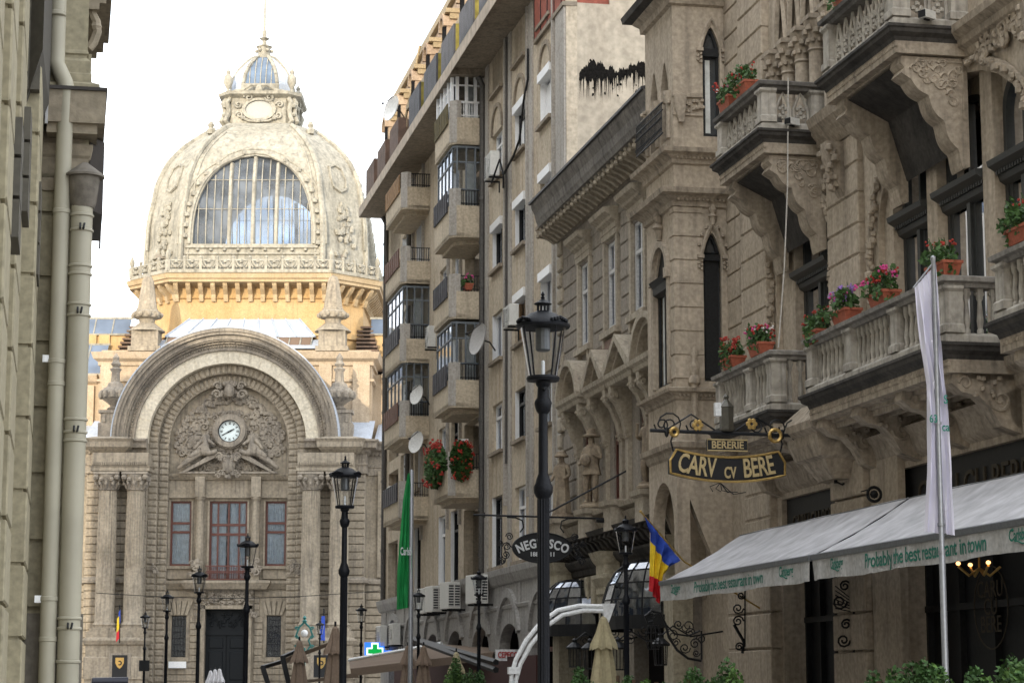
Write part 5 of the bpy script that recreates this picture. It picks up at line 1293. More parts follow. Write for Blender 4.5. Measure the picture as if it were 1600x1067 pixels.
# stone balconies ----------------------------------------------------
def sbalc(u0, u1, yf, zs, zr, style, sh=.45, brk=None, wall=AY_, dark=True, extra=()):
    """slab underside zs-sh .. zs, rail top zr"""
    pts = [(u0, wall), (u0, yf), (u1, yf), (u1, wall)]
    m = M(); m.k = 0
    m.mould(pts, [(-.3, zs-sh), (-.16, zs-sh), (-.14, zs-sh+.06), (-.08, zs-sh+.09), (-.06, zs-sh+.16), (-.02, zs-sh+.2)], side=-1)
    m.k = 1; m.mould(pts, [(-.02, zs-sh+.2), (.0, zs-sh+.26), (.08, zs-sh+.31), (.09, zs-.06), (.12, zs-.04), (.12, zs), (-.3, zs+.02)], side=-1)
    m.k = 0; m.box(u0+.02, u1-.02, wall, yf-.03, zs-sh+.02, zs-.01)
    nb = int((yf-wall)/.075)
    for i in range(nb): y = wall+.02+i*.075; m.ball((u0+.035, y, zs-sh+.25), .033, seg=5)
    for i in range(int((u1-u0)/.085)): m.ball((u0+.02+i*.085, yf-.035, zs-sh+.13), .036, seg=5)
    b = m.build('balcony', [S_AC, S_SOOT], RH)
    m = M()
    m.mould(pts, [(-.22, zs+.0), (.02, zs+.0), (.02, zs+.1), (-.02, zs+.14), (-.2, zs+.14), (-.22, zs)], side=-1)
    posts = [(u0, yf), (u1, yf)]+[(u, yf) for u in extra]+[(u0, wall+.12)]
    for (u, y) in posts:
        du = .0 if u == u0 else (-.26 if u == u1 else -.13); a, c = u+du, y-.26 if y == yf else y-.12
        m.box(a, a+.26, c, c+.26, zs+.14, zr-.12); m.mould([(a, c), (a, c+.26), (a+.26, c+.26), (a+.26, c)], [(0, zs+.14), (.03, zs+.14), (.03, zs+.24), (0, zs+.27)], side=-1)
        m.mould([(a, c), (a, c+.26), (a+.26, c+.26), (a+.26, c)], [(0, zr-.2), (.04, zr-.16), (.04, zr-.12)], side=-1)
    m.build('post', S_AB, b, split=True)
    m = M(); m.mould(pts, [(-.26, zr-.13), (-.02, zr-.13), (.0, zr-.08), (.06, zr-.06), (.07, zr-.0), (.03, zr+.02), (-.28, zr+.02), (-.28, zr-.13), (-.26, zr-.13)], side=-1)
    m.build('coping', S_GREYC if style == 'g' else S_SOOT2, b)
    m = M(); ps = sorted([u for u, y in posts if y == yf]); H = zr-zs-.27
    def bal(u, y, ax):
        m.lathe(u, y, [(.05, zs+.14), (.05, zs+.2), (.035, zs+.22), (.05, zs+.14+H*.3), (.028, zs+.14+H*.72), (.05, zs+.14+H*.78), (.06, zr-.13)], 8, False)
        for s in (-1, 1): 
            if ax: m.ball((u+s*.045, y, zr-.2), .035, seg=5)
            else: m.ball((u, y+s*.045, zr-.2), .035, seg=5)
    def gothic(u, y, ax):
        p = [(-.13, zs+.14), (-.13, zs+.14+H*.45), (-.05, zs+.14+H*.8), (0, zr-.16), (.05, zs+.14+H*.8), (.13, zs+.14+H*.45), (.13, zs+.14)]
        T = (lambda a, z: (u+a, y, z)) if ax else (lambda a, z: (u, y+a, z))
        m.tube([T(a, z) for a, z in p], .028, 5); 
        for a, z in ((0, .35), (-.06, .25), (.06, .25), (0, .55), (-.05, .47), (.05, .47), (0, .2)): q = T(a, zs+.14+H*z); m.ball(q, .045, seg=6)
    fn, st = (bal, .17) if style == 'g' else (gothic, .3)
    for p, q in zip(ps, ps[1:]):
        a = p+(.26 if p == u0 else .13); e = q-(.26 if q == u1 else .13); n = max(1, int((e-a)/st))
        for i in range(n): fn(a+(e-a)*(i+.5)/n, yf-.12, True)
    a, e = wall+.26, yf-.26; n = max(1, int((e-a)/st))
    for i in range(n): fn(u0+.12, a+(e-a)*(i+.5)/n, False)
    m.build('baluster_row', S_AB, b, smooth=True, split=True)
    return b
S_SOOT2 = stone('dark_stone_coping', (.10, .095, .09), (.2, .19, .175), (.05, .045, .04), .5, 1.5, bump=.3)
def big_bracket(u0, u1, yf, zt, zb, n=2, wall=AY_):
    m = M(); d = yf-wall
    pr_ = [(wall, zt), (yf-.1, zt), (yf-.08, zt-.1), (yf-.14, zt-.17), (yf-.09, zt-.25), (yf-.17, zt-.3)]
    for k in range(1, 33):
        t = k/32; y = yf-.2-(d-.26)*(t**.82); z = zt-.3-(zt-zb-.3)*(t**1.25); sc_ = .055*abs(sin(pi*3.5*t))
        pr_.append((y+sc_*.8, z-sc_))
    pr_.append((wall, zb-.02))
    T = M()
    for (a, b) in ((u0, u0+.42), (u1-.42, u1)): m.prism(pr_, 'x', a, b)
    for i in range(7):                                       # ribs across the soffit
        t = i/7; y = yf-.3-(d-.45)*t; z = zt-.25-(zt-zb)*.75*t
        None
    m.k = 1; m.add([(u0+.41, yf-.15, zt-.03), (u1-.41, yf-.15, zt-.03), (u1-.41, wall+.3, zt-.35), (u0+.41, wall+.3, zt-.35), (u1-.41, wall+.02, zb+.3), (u0+.41, wall+.02, zb+.3)], [(0, 1, 2, 3), (3, 2, 4, 5)]); m.k = 0  # sooty soffit colour also carries the shade of the cavity
    rr = random.Random(int(u0*10))
    for i in range(26):                                      # carving on the near cheek
        y = rr.uniform(wall+.12, yf-.25); zl = zt-.12-(yf-.2-y)/(d)*(zt-zb)*.55
        z = rr.uniform(zl, zt-.08); m.spiral(u0-.01, y, z, rr.uniform(.05, .11), 1.2, .022, rr.choice((-1, 1)), 0, 'yz')
    m.tube([(u0-.01, wall+.08, zt-.06), (u0-.01, yf-.3, zt-.06)], .015, 4); m.tube([(u0-.01, wall+.08, zt-.06), (u0-.01, wall+.08, zt-.9)], .015, 4)
    return m.build('balcony_bracket', [S_AC, S_SOOT], RH)
sbalc(35.1, 37.75, -11.45, 11.0, 11.85, 'o', .42); big_bracket(35.2, 37.65, -11.5, 10.58, 9.0)
sbalc(28.95, 31.95, -11.45, 11.0, 11.95, 'o', .42, extra=()); big_bracket(29.05, 31.85, -11.5, 10.58, 9.0)
sbalc(35.0, 38.25, -11.5, 6.15, 7.15, 'g', .42, extra=(36.3,))
sbalc(27.5, 33.2, -11.5, 6.15, 7.05, 'g', .42, extra=(29.4, 31.3))
sbalc(20.0, 25.85, -11.5, 6.15, 7.0, 'g', .42, extra=(22, 24))
# soffit brackets of the lower balconies
m = M(); rr = random.Random(77)
for u in (20.3, 23, 25.3, 27.6, 29.4, 31.2, 32.8, 35.1, 37.8):
    m.prism([(AY_, 5.75), (-11.62, 5.75), (-11.6, 5.62), (-11.75, 5.5), (-12.0, 5.45), (-12.15, 5.3), (-12.3, 5.05), (AY_, 4.95)], 'x', u, u+.3)
    m.spiral(u-.01, -11.8, 5.62, .1, 1.3, .025, 1, 0, 'yz'); m.spiral(u-.01, -12.3, 5.4, .16, 1.4, .03, -1, 0, 'yz')
    for k in range(8): m.ball((u-.01, rr.uniform(-12.5, -11.9), rr.uniform(5.45, 5.7)), .045, seg=6)
for (a, b) in ((20.3, 25.5), (27.6, 33.0), (35.1, 38.0)):
    m.box(a, b, AY_, -11.75, 5.68, 5.76)
    for i in range(3): y = -12.4+i*.25; m.box(a, b, y, y+.07, 5.6, 5.68)
    m.mould([(b, AY_), (a, AY_)], [(0, 5.0), (.12, 5.1), (.18, 5.3), (.3, 5.45), (0, 5.6)], side=1)
m.build('soffit_brackets', S_AC, RH, smooth=True, split=True)
# pier under the left balcony (moulded cornice block)
m = M()
m.mould([(33.25, AY_+.1), (33.25, OY-.1), (34.95, OY-.1), (34.95, AY_+.1)], [(-.5, 4.9), (-.35, 5.1), (-.3, 5.2), (-.2, 5.25), (-.12, 5.45), (-.1, 5.6), (.0, 5.68), (.02, 5.8), (-.1, 5.95), (-.3, 6.15)], side=-1)
m.box(33.7, 34.5, AY_, OY-.6, 4.9, 6.1)
m.build('pier_cornice', S_AC, RH)
# oriel ---------------------------------------------------------------
OR = [(UE, AY_), (UE, OY), (43.0, OY), (43.0, AY_)]
m = M(); fr_w = archpts(41.35, 42.35, 7.45, 10.35, .6, pointed=True); up = [archpts(u, u+.55, 12.35, 14.0, .5, pointed=True) for u in (41.25, 42.05)]
low_a = [(41.15, 3.6), (42.75, 3.6)]+[(41.95+.8*cos(pi*i/12), 4.6+.95*sin(pi*i/12)) for i in range(13)]
m.plate([(UE, 3.6), (43.0, 3.6), (43.0, 17), (UE, 17)], [fr_w]+up+[low_a[1:-1] and [(42.75, 3.62)]+[(41.95+.8*cos(pi*i/12), 4.6+.95*sin(pi*i/12)) for i in range(13)]+[(41.15, 3.62)]], OY-.25, OY)
# return walls (facing the viewer and away): yz plates
def yzplate(u0, u1, outer, holes):
    T = Matrix(((0, 1, 0, 0), (1, 0, 0, 0), (0, 0, 1, 0), (0, 0, 0, 1)))
    m.T = T; m.plate(outer, holes, u0, u1, back=True); m.T = None
low_l = archpts(-12.45, -12.08, 7.45, 10.4, .42, pointed=True); up_l = archpts(-12.48, -12.12, 12.35, 14.6, .42, pointed=True)
side_o = [(AY_, 3.3), (AY_+.1, 3.5), (AY_+.35, 3.9), (AY_+.6, 4.5), (AY_+.85, 5.15), (OY-.25, 5.35), (OY-.25, 17), (AY_, 17)]
yzplate(UE+.22, UE, side_o, [low_l, up_l]); yzplate(43.0, 42.78, side_o, [])
m.prism([(-12.3, 6.0), (OY-.25, 6.0), (OY-.25, 6.15), (-12.4, 6.15)], 'x', UE+.2, 42.8)
n_ = 10
for k in range(11):                                          # rusticated blocks on corner strips
    z = 7.5+k*.47
    if z > 11.0: break
    zb_ = min(z+.44, 11.0)
    m.T = Matrix(((0, 1, 0, 0), (1, 0, 0, 0), (0, 0, 1, 0), (0, 0, 0, 1)))
    m.add([(-12.07, UE-.0, z), (OY+.02, UE-.0, z), (OY+.02, UE-.025, z), (-12.07, UE-.025, z), (-12.07, UE, zb_), (OY+.02, UE, zb_), (OY+.02, UE-.025, zb_), (-12.07, UE-.025, zb_)], [(3,2,1,0),(4,5,6,7),(0,1,5,4),(1,2,6,5),(2,3,7,6),(3,0,4,7)])
    m.T = None
    m.bbox(UE-.02, UE+.3, OY, OY+.025, z, zb_, .01)
m.build('oriel', S_A, RH)
m = M()
orp = [(UE, AY_), (UE, OY), (43.0, OY), (43.0, AY_)]
for (z, k) in ((7.06, .8), (10.88, 1.25), (11.74, 1.1), (15.0, 1.6)):
    m.k = 0; m.mould(orp, [(0, z), (.05*k, z+.03), (.06*k, z+.1*k), (.1*k, z+.13*k), (.14*k, z+.17*k)], side=-1)
    m.k = 1 if z > 14 else 0; m.mould(orp, [(.14*k, z+.17*k), (.24*k, z+.2*k), (.26*k, z+.28*k), (-.02, z+.34*k)], side=-1)
    for i in range(13): y = AY_+.03+i*.085; m.ball((UE-.1*k, y, z+.12*k), .035, seg=5)
m.k = 0; m.mould(orp, [(0, 5.95), (.04, 6.0), (.06, 6.1), (.14, 6.14), (.16, 6.24), (0, 6.3)], side=-1)
m.build('oriel_cornices', [S_AC, S_SOOT], RH, split=True)
m = M()
# hood arches, pinnacles on the oriel's cheek
def yz(pts, r, x=UE-.03): m.tube([(x, y, z) for y, z in pts], r, 6)
for (a, b, zb, zt) in ((-12.46, -12.08, 9.95, 10.5), (-12.5, -12.12, 14.15, 14.7)):
    c = (a+b)/2; w = (b-a)/2; yz([(c-w*cos(pi*i/12)*1.25, zb+(zt-zb)*1.1*(1-abs(cos(pi*i/12))**1.6)) for i in range(13)], .045)
    m.box(UE-.09, UE, a-.13, a+.0, zb-.07, zb+.0); m.box(UE-.09, UE, b-.0, b+.13, zb-.07, zb+.0)
    for y in (a-.07, b+.07): 
        for k in range(5): m.ball((UE-.04, y+.03*((k % 2)*2-1), zb-.12-.04*k), .04, seg=5)
m.lathe(UE-.05, -12.27, [(.05, 10.55), (.06, 10.7), (.1, 10.72), (.05, 10.78), (.09, 10.85), (.03, 10.95), (.01, 11.05)], 8)
for dy, dz in ((-.22, .25), (.22, .25), (-.28, .05), (.28, .05), (-.12, .4), (.12, .4)): m.ball((UE-.04, -12.27+dy, 10.1+dz), .045, seg=6)
m.lathe(UE-.06, -11.85, [(.07, 6.2), (.07, 7.35), (.12, 7.4), (.12, 7.48), (.07, 7.55), (.1, 7.7), (.1, 7.75), (.05, 7.85), (.07, 7.95), (.07, 8.0), (.01, 8.15)], 8)
m.lathe(UE-.02, OY+.0, [(.02, 11.9), (.06, 12.2), (.05, 12.5), (.11, 12.8), (.14, 13.2), (.11, 13.4), (.1, 13.4)], 8) if False else None
rr = random.Random(6)
for k in range(22): m.ball((UE-.05, OY-.14+rr.uniform(-.1, .1), 12.75+rr.uniform(0, .42)), rr.uniform(.03, .06), seg=6)
m.prism([(OY-.26, 13.15), (OY, 13.15), (OY-.02, 12.9), (OY-.1, 12.6), (OY-.2, 12.6)], 'x', UE-.1, UE)
yzz = [(UE-.05, AY_+.05, 13.1), (UE-.05, OY, 13.1)]
m.box(UE-.06, UE, AY_+.02, -12.52, 13.1, 13.2); m.box(UE-.06, UE, -12.1, OY+.03, 13.12, 13.2); m.box(UE-.04, UE, -12.1, OY+.02, 12.75, 12.8)
for y0 in (-12.02, -11.75): 
    for k in range(8): m.ball((UE-.03, y0+rr.uniform(-.1, .1), 12.95+rr.uniform(-.12, .12)), .045, seg=6)
# fancy frame on street face window
m.arc(41.85, 9.75, .5, .62, OY, OY+.09, 0, pi, 14); m.box(41.15, 41.35, OY, OY+.12, 9.55, 9.75); m.box(42.35, 42.55, OY, OY+.12, 9.55, 9.75)
m.box(41.2, 41.35, OY, OY+.06, 7.45, 9.55); m.box(42.35, 42.5, OY, OY+.06, 7.45, 9.55)
m.lathe(41.85, OY+.06, [(.05, 10.4), (.08, 10.6), (.14, 10.65), (.06, 10.75), (.1, 10.85), (.02, 11)], 8)
for u in (41.2, 42.0, 42.8): m.lathe(u, OY-.02, [(.09, 12.35), (.08, 13.0), (.14, 13.25), (.14, 13.3)], 10); [m.ball((u+rr.uniform(-.12, .12), OY+rr.uniform(-.05, .14), 13.15+rr.uniform(-.1, .1)), .05, seg=6) for _ in range(10)]
m.build('oriel_carving', S_AC, RH, smooth=True, split=True)
def sidewin(a, b, z0, z1, zt):
    m = M(); T = Matrix(((0, 1, 0, 0), (1, 0, 0, 0), (0, 0, 1, 0), (0, 0, 0, 1))); m.T = T
    o_ = archpts(a, b, z0, z1, .42, pointed=True)
    m.k = 0; m.plate(o_, [archpts(a+.05, b-.05, z0+.06, zt-.1, .02), archpts(a+.07, b-.07, zt+.08, z1-.1, .3, pointed=True)], UE+.15, UE+.09)
    m.plate(rect(a+.02, b-.02, zt-.1, zt+.02), [], UE+.1, UE+.03)
    m.k = 1; m.plate(o_, [], UE+.2, UE+.16)
    m.k = 2; m.plate(rect(b-.19, b-.09, z0+.1, zt-.15), [], UE+.15, UE+.145)
    m.T = None; m.build('lancet_window', [WOODD, plain('lancet_pane', (.05, .055, .06), .12, spec=.8), CURT], RH)
sidewin(-12.45, -12.08, 7.45, 10.4, 9.95); sidewin(-12.48, -12.12, 12.35, 14.6, 14.1)
o = M(); o.k = 0; o.plate(rect(41.35, 42.35, 7.45, 10.35), [rect(41.43, 41.82, 7.5, 9.3), rect(41.88, 42.27, 7.5, 9.3)], OY-.1, OY-.05)
o.mould([(42.35, OY-.05), (41.35, OY-.05)], [(0, 9.3), (.1, 9.35), (.12, 9.5), (.2, 9.6), (0, 9.65)], side=1)
o.k = 1; o.box(41.3, 42.4, OY-.2, OY-.16, 7.4, 10.4); o.k = 2; o.box(41.45, 42.25, OY-.13, OY-.12, 7.5, 9.3); o.build('front_window', [WOODD, DARK, CURT], RH)
o = M(); o.k = 0; o.box(41.1, 42.9, OY-.4, OY-.35, 12.2, 14.1); o.build('upper_window', DARK, RH)
m = M()
for i in range(22): u = UE+.1+i*.094; m.box(u-.008, u+.008, OY+.2, OY+.216, 12.36, 13.0); m.spiral(u+.04, OY+.208, 12.7, .04, 1.2, .007); m.spiral(u+.04, OY+.208, 12.5, .04, 1.2, .007, -1)
for z in (12.38, 12.85, 13.0): m.box(UE+.05, 42.95, OY+.19, OY+.22, z, z+.02)
m.build('iron_railing', BLACK, RH)
# fringe (stone teeth) along the corbel arches
m = M()
for (uu) in (UE+.11, 42.89):
    for i in range(22):
        t = i/21; y = AY_+.1+(OY-.3-AY_-.1)*t; z = 3.45+1.75*t**.9; m.ball((uu, y, z-.03), .05, seg=5)
m.build('corbel_fringe', S_AC, RH)
# ground floor fronts
GOLDP = plain('faded_gold_paint', (.045, .036, .022), .6)
m = M()
for (a, b) in G:
    m.box(a, b, AY_-.55, AY_-.5, 0, 4.9); m.box(a, b, AY_-.5, AY_-.1, 3.95, 4.9)
    n = 4
    for i in range(n+1): u = a+(b-a)*i/n; m.box(u-.06, u+.06, AY_-.5, AY_-.4, 0, 3.95)
    m.box(a, b, AY_-.5, AY_-.42, .0, .8); m.box(a, b, AY_-.5, AY_-.38, 2.7, 2.8)
m.build('shopfront', WOODD, RH, split=True)
def lettering(txt, size, place, mat, name, parent, ext=.01, bend=0, bold=0, rel=False, build=True, mm=None, sp=1.0):
    vs, fs = text_mesh(txt, size, ext, bold, sp); m = mm or M()
    m.add([place(x, y, z) for x, y, z in vs], fs)
    return m.build(name, mat, parent, rel=rel) if build else m
lettering('CARU CU BERE', .62, lambda x, y, z: (29.6-x*.95, AY_-.09+z, 4.42+y), GOLDP, 'sign_lettering', RH, .02)
lettering('CARU CU BERE', .42, lambda x, y, z: (36.4-x*.8, AY_-.09+z, 4.42+y), GOLDP, 'sign_lettering', RH, .02)
m = M()
for (s, dz) in (('CARU', .25), ('CU', .0), ('BERE', -.25)): lettering(s, .34, lambda x, y, z: (29.7-x, AY_-.37+z, 2.7+dz+y), None, '', None, .004, build=False, mm=m)
m.arc(29.7, 2.7, .58, .6, AY_-.38, AY_-.37, 0, 2*pi, 30)
m.build('window_emblem', plain('gilt_window_letters', (.05, .037, .02), .6), RH)
# blocks of soil-dark interior lights: chandelier behind the window is a lit lamp
t = thing('chandelier', 'small chandelier with two glowing lamps under the awning in the dark entrance', 'chandelier', (27.8, -12.0, 3.05), 'street')
m = M(); m.tube([(0, 0, .8), (0, 0, .1)], .015, 5); m.tube([(-.3, 0, .12), (-.15, 0, .0), (0, 0, .1), (.15, 0, 0), (.3, 0, .12)], .02, 5); m.tube([(0, -.3, .12), (0, -.15, 0), (0, 0, .1), (0, .15, 0), (0, .3, .12)], .02, 5); m.build('frame', GOLD, t, rel=True)
GLOW = plain('lamp_glow', (1, .6, .3), .5, emit=(1, .5, .18), es=1.6)
for x, y in ((.3, 0), (0, .3), (-.3, 0)):
    m = M(); m.ball((x, y, .16), .035, 1, 1, .8, 8); m.build('bulb', GLOW, t, rel=True)
# =====================================================  left-hand corner house (frame 'left': x = -distance, y = towards the street)
LROW = stone('left_row_plaster', (.58, .54, .46), (.64, .60, .52), (.15, .13, .11), .4)  # kept pale so the unseen row bounces light into the street
S_LEFT = stone('left_house_paint', (.27, .24, .165), (.31, .28, .195), (.15, .13, .10), .25, .5, bump=.08, bsc=20)
S_LEFT2 = stone('left_house_cornice', (.22, .19, .14), (.28, .24, .18), (.10, .08, .06), .4, .5)
LH = thing('corner_house', 'olive beige rusticated corner house at the left edge with two downpipes', 'building', (-16.5, -.3, 0), 'left')
m = M(); m.box(-17.3, 8, -12, -.42, 0, 25)  # unseen bulk above and behind the camera, sized to shade the right-hand houses
def strip(u0, u1, w, z0, z1, h=.476, off=.25):
    n = int((z1-z0)/h)+1
    for i in range(n):
        a = z0+i*h+.014+off-h; b = a+h-.028
        a = max(a, z0); b = min(b, z1)
        if b > a: m.bbox(-u1, -u0, -.44, w, a, b, .012)
    m.box(-u1+.015, -u0-.015, -.44, w-.03, z0, z1)
# return pilaster facing the viewer
n = 11
for i in range(n):
    a, b = 2.13+.02+(i-4)*.475, 2.13+.475-.012+(i-4)*.475
    b = min(b, 5.28)
    if b <= a: continue
    m.add([(-17.3, -.4, a), (-16.0, -.4, a), (-16.0, .09, a), (-17.3, .09, a), (-17.3, -.4, b), (-16.0, -.4, b), (-16.0, .09, b), (-17.3, .09, b)], [(3,2,1,0),(4,5,6,7),(0,1,5,4),(1,2,6,5),(2,3,7,6),(3,0,4,7)])
m.box(-17.28, -16.03, -.4, .065, 0, 6.2)
m.build('wall', S_LEFT, LH)
m = M(); m.box(-17.3, -15.98, -.4, .125, 0, 2.1); m.build('plinth', stone('left_plinth', (.16, .145, .12), (.21, .19, .16), (.07, .06, .05), .5), LH)
m = M()
def strips2(u0, u1, w, hs):
    for k in range(-4, 30):
        a = hs+k*.475; m.bbox(-u1, -u0, -.44, w, a+.012, a+.463, .01)
    m.box(-u1+.02, -u0-.02, -.44, w-.03, 0, 12)
strips2(14.6, 15.98, -.265, 1.9); strips2(12.6, 13.7, -.335, 2.05); strips2(10.4, 11.3, -.33, 1.95); strips2(8.6, 9.4, -.335, 1.9)
m.build('side_pilaster', S_LEFT, LH, split=True)
m = M()
for (u, w, z) in ((15.0, -.30, 4.35), (13.2, -.345, 4.4), (11.5, -.35, 3.9)):
    for k in range(3): m.box(-u-.5, -u, -.44, w+.05, z+k*.22, z+.2+k*.22)
m.box(-15.6, -14.5, -.44, -.275, 5.5, 9)  # dark box painted for the shade inside bay and cornice soffit
m.build('shutters_and_shade_box', plain('left_shutter_and_shade', (.085, .078, .062), .7), LH, split=True)
# cornice over the pilaster
m = M()
P0 = [(-17.35, .065), (-16.0, .065), (-16.0, -.4)]
m.mould(P0, [(0, 5.15), (.02, 5.15), (.02, 5.24), (0, 5.25), (0, 5.4), (.015, 5.42), (.03, 5.5)], side=-1)
m.box(-17.3, -16.02, -.4, .02, 5.3, 6.0)
m.build('frieze', S_LEFT2, LH)
m = M(); m.add([(-17.35, -.24, 5.62), (-15.8, -.24, 5.62), (-15.8, .175, 5.62), (-17.35, .175, 5.62), (-17.35, -.24, 5.86), (-15.8, -.24, 5.86), (-15.8, .175, 5.86), (-17.35, .175, 5.86)], [(3,2,1,0),(4,5,6,7),(0,1,5,4),(1,2,6,5),(2,3,7,6),(3,0,4,7)])
m.box(-17.3, -15.84, -.24, .12, 5.55, 5.62)
m.build('cornice', S_LEFT2, LH)
m = M(); m.box(-17.36, -15.78, -.25, .185, 5.86, 5.885); m.add([(-17.36, .17, 5.0), (-17.36, .185, 5.0), (-17.36, .185, 5.9), (-17.36, .17, 5.9), (-16.6, .07, 5.1), (-15.79, .185, 5.88)], [(0, 1, 2, 3)])
m.prism([(-17.3, 0.075), (-17.3, .18), (-16.3, .18), (-16.1, .075)], 'z', 5.05, 5.6)  # dark block stands in for the shade under the cornice
m.build('flashing_and_soffit_shade', plain('dark_flashing_and_shade', (.03, .025, .022), .6), LH)
m = M(); PA = [(-17.3, 0), (-16.0, 0), (-16.0, -.3)]
m.mould(PA, [(.13, 5.885), (.13, 5.93), (.07, 5.96), (.07, 6.02), (.06, 6.03), (.06, 6.12), (.03, 6.15), (.03, 6.17), (.045, 6.18), (.035, 6.21), (.035, 9), (-.3, 9)], side=-1)
m.box(-17.3, -16.0, -.3, .0, 5.885, 9)
m.build('upper_wall', S_LEFT, LH)
m = M()
for x in (-16.06,):
    m.tube([(x, .04, 6.25), (x, .075, 6.3), (x, .10, 6.38), (x, .09, 6.46), (x, .06, 6.52), (x, .08, 6.56)], .035, 7)
    m.ball((x, .09, 6.42), .045); m.ball((x, .05, 6.26), .03)
m.box(-17.3, -15.98, -.3, .16, 6.58, 6.66); m.box(-17.3, -15.98, -.3, .11, 6.53, 6.58); m.box(-17.3, -15.98, -.3, .2, 6.66, 7.3)
m.build('console', S_LEFT2, LH, smooth=True)
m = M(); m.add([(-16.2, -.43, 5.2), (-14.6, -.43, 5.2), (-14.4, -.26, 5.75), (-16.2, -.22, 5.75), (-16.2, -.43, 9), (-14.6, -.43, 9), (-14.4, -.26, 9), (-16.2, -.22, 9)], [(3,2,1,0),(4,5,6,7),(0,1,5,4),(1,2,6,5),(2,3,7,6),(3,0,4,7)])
m.build('side_bay', plain('side_bay_shade', (.07, .065, .055), .8), LH)  # dark colour stands in for shade inside the bay
m = M(); m.tube([(-15.8, -.245, 5.6), (-15.8, -.245, 9)], .015, 5); m.build('conduit', plain('pale_conduit', (.3, .3, .3), .5), LH)
S_PIPE = plain('painted_pipe', (.34, .32, .25), .55, 0, .08, bsc=3)
m = M(); x = -15.85
m.tube([(x, -.115, 0), (x, -.115, 5.0), (x, -.112, 5.55), (x, -.105, 5.86), (x, -.12, 5.93), (x-.02, -.16, 6.02), (x-.02, -.185, 6.08), (x-.02, -.19, 9)], .058, 14)
for z in (1.9, 2.18, 3.7, 3.86, 4.95, 6.42): m.lathe(x, -.115 if z < 6 else -.19, [(.058, z), (.064, z+.005), (.064, z+.03), (.058, z+.035)], 14)
p1 = m.build('downpipe', S_PIPE, LH, smooth=True)
m = M()
for z in (2.17, 3.87, 6.41): m.box(x-.02, x+.02, -.215, -.17, z, z+.05)
m.build('pipe_clip', WHITEF, p1)
m = M()
m.tube([(x, .028, 0), (x, .028, 5.02)], .078, 16)
for z in (1.75, 1.98, 2.05, 3.3, 3.36, 3.45, 4.2, 4.28, 4.5, 4.56, 4.82, 4.93): m.lathe(x, .028, [(.078, z), (.088, z+.006), (.088, z+.018), (.078, z+.025)], 16)
p2 = m.build('downpipe', S_PIPE, LH, smooth=True)
m = M(); m.lathe(x, .035, [(.08, 5.0), (.095, 5.03), (.115, 5.2), (.115, 5.25)], 14); m.lathe(x, .04, [(.15, 5.24), (.14, 5.26), (.02, 5.38)], 4, a0=pi/4) if False else m.lathe(x, .04, [(.145, 5.225), (.145, 5.24), (.02, 5.335)], 14)
m.build('rain_hopper', stone('zinc_hopper', (.14, .125, .105), (.22, .2, .17), (.06, .05, .04), .5, 3), p2, smooth=True)
m = M()
for z in (1.99, 3.37, 4.22, 4.83): m.tube([(x+.078, .04, z), (x+.11, .045, z+.01), (x+.1, .05, z+.04)], .008, 5); m.tube([(x+.078, .02, z), (x+.11, .02, z+.01), (x+.1, .02, z+.04)], .008, 5)
m.build('pipe_clamp', BLACK, p2)
# unseen left-hand row of houses beyond, heights set to shade street and palace
for (u0, u1, w0, w1, h, lb) in ((17.6, 44, -.6, -14, 28, 'unseen plain plastered house just beyond the left corner house'), (44.3, 80, -.4, -14, 30, 'unseen tall plastered house in the middle of the left row'), (80.3, 122, -.4, -13, 32, 'unseen tallest plastered house at the far end of the left row')):
    t = thing('townhouse', lb, 'building', (-(u0+u1)/2, w0, 0), 'left')
    m = M(); hs = []
    for k in range(int((u1-u0)//3.2)):
        for f in range(int(h//3.6)): hs.append(rect(-u1+1+k*3.2, -u1+2.4+k*3.2, 1.2+f*3.5, 3.2+f*3.5))
    m.plate(rect(-u1, -u0, 0, h), hs, w0-.3, w0); m.box(-u1, -u0, w1, w0-.31, 0, h); m.mould([(-u1, w0), (-u0, w0)], [(0, h-.8), (.3, h-.6), (.5, h-.1), (0, h)], side=-1)
    m.build('wall', LROW, t)
    m = M()
    for q in hs: m.box(q[0][0], q[1][0], w0-.3, w0-.22, q[0][1], q[2][1])
    m.build('window', BLUEGL, t, split=True)
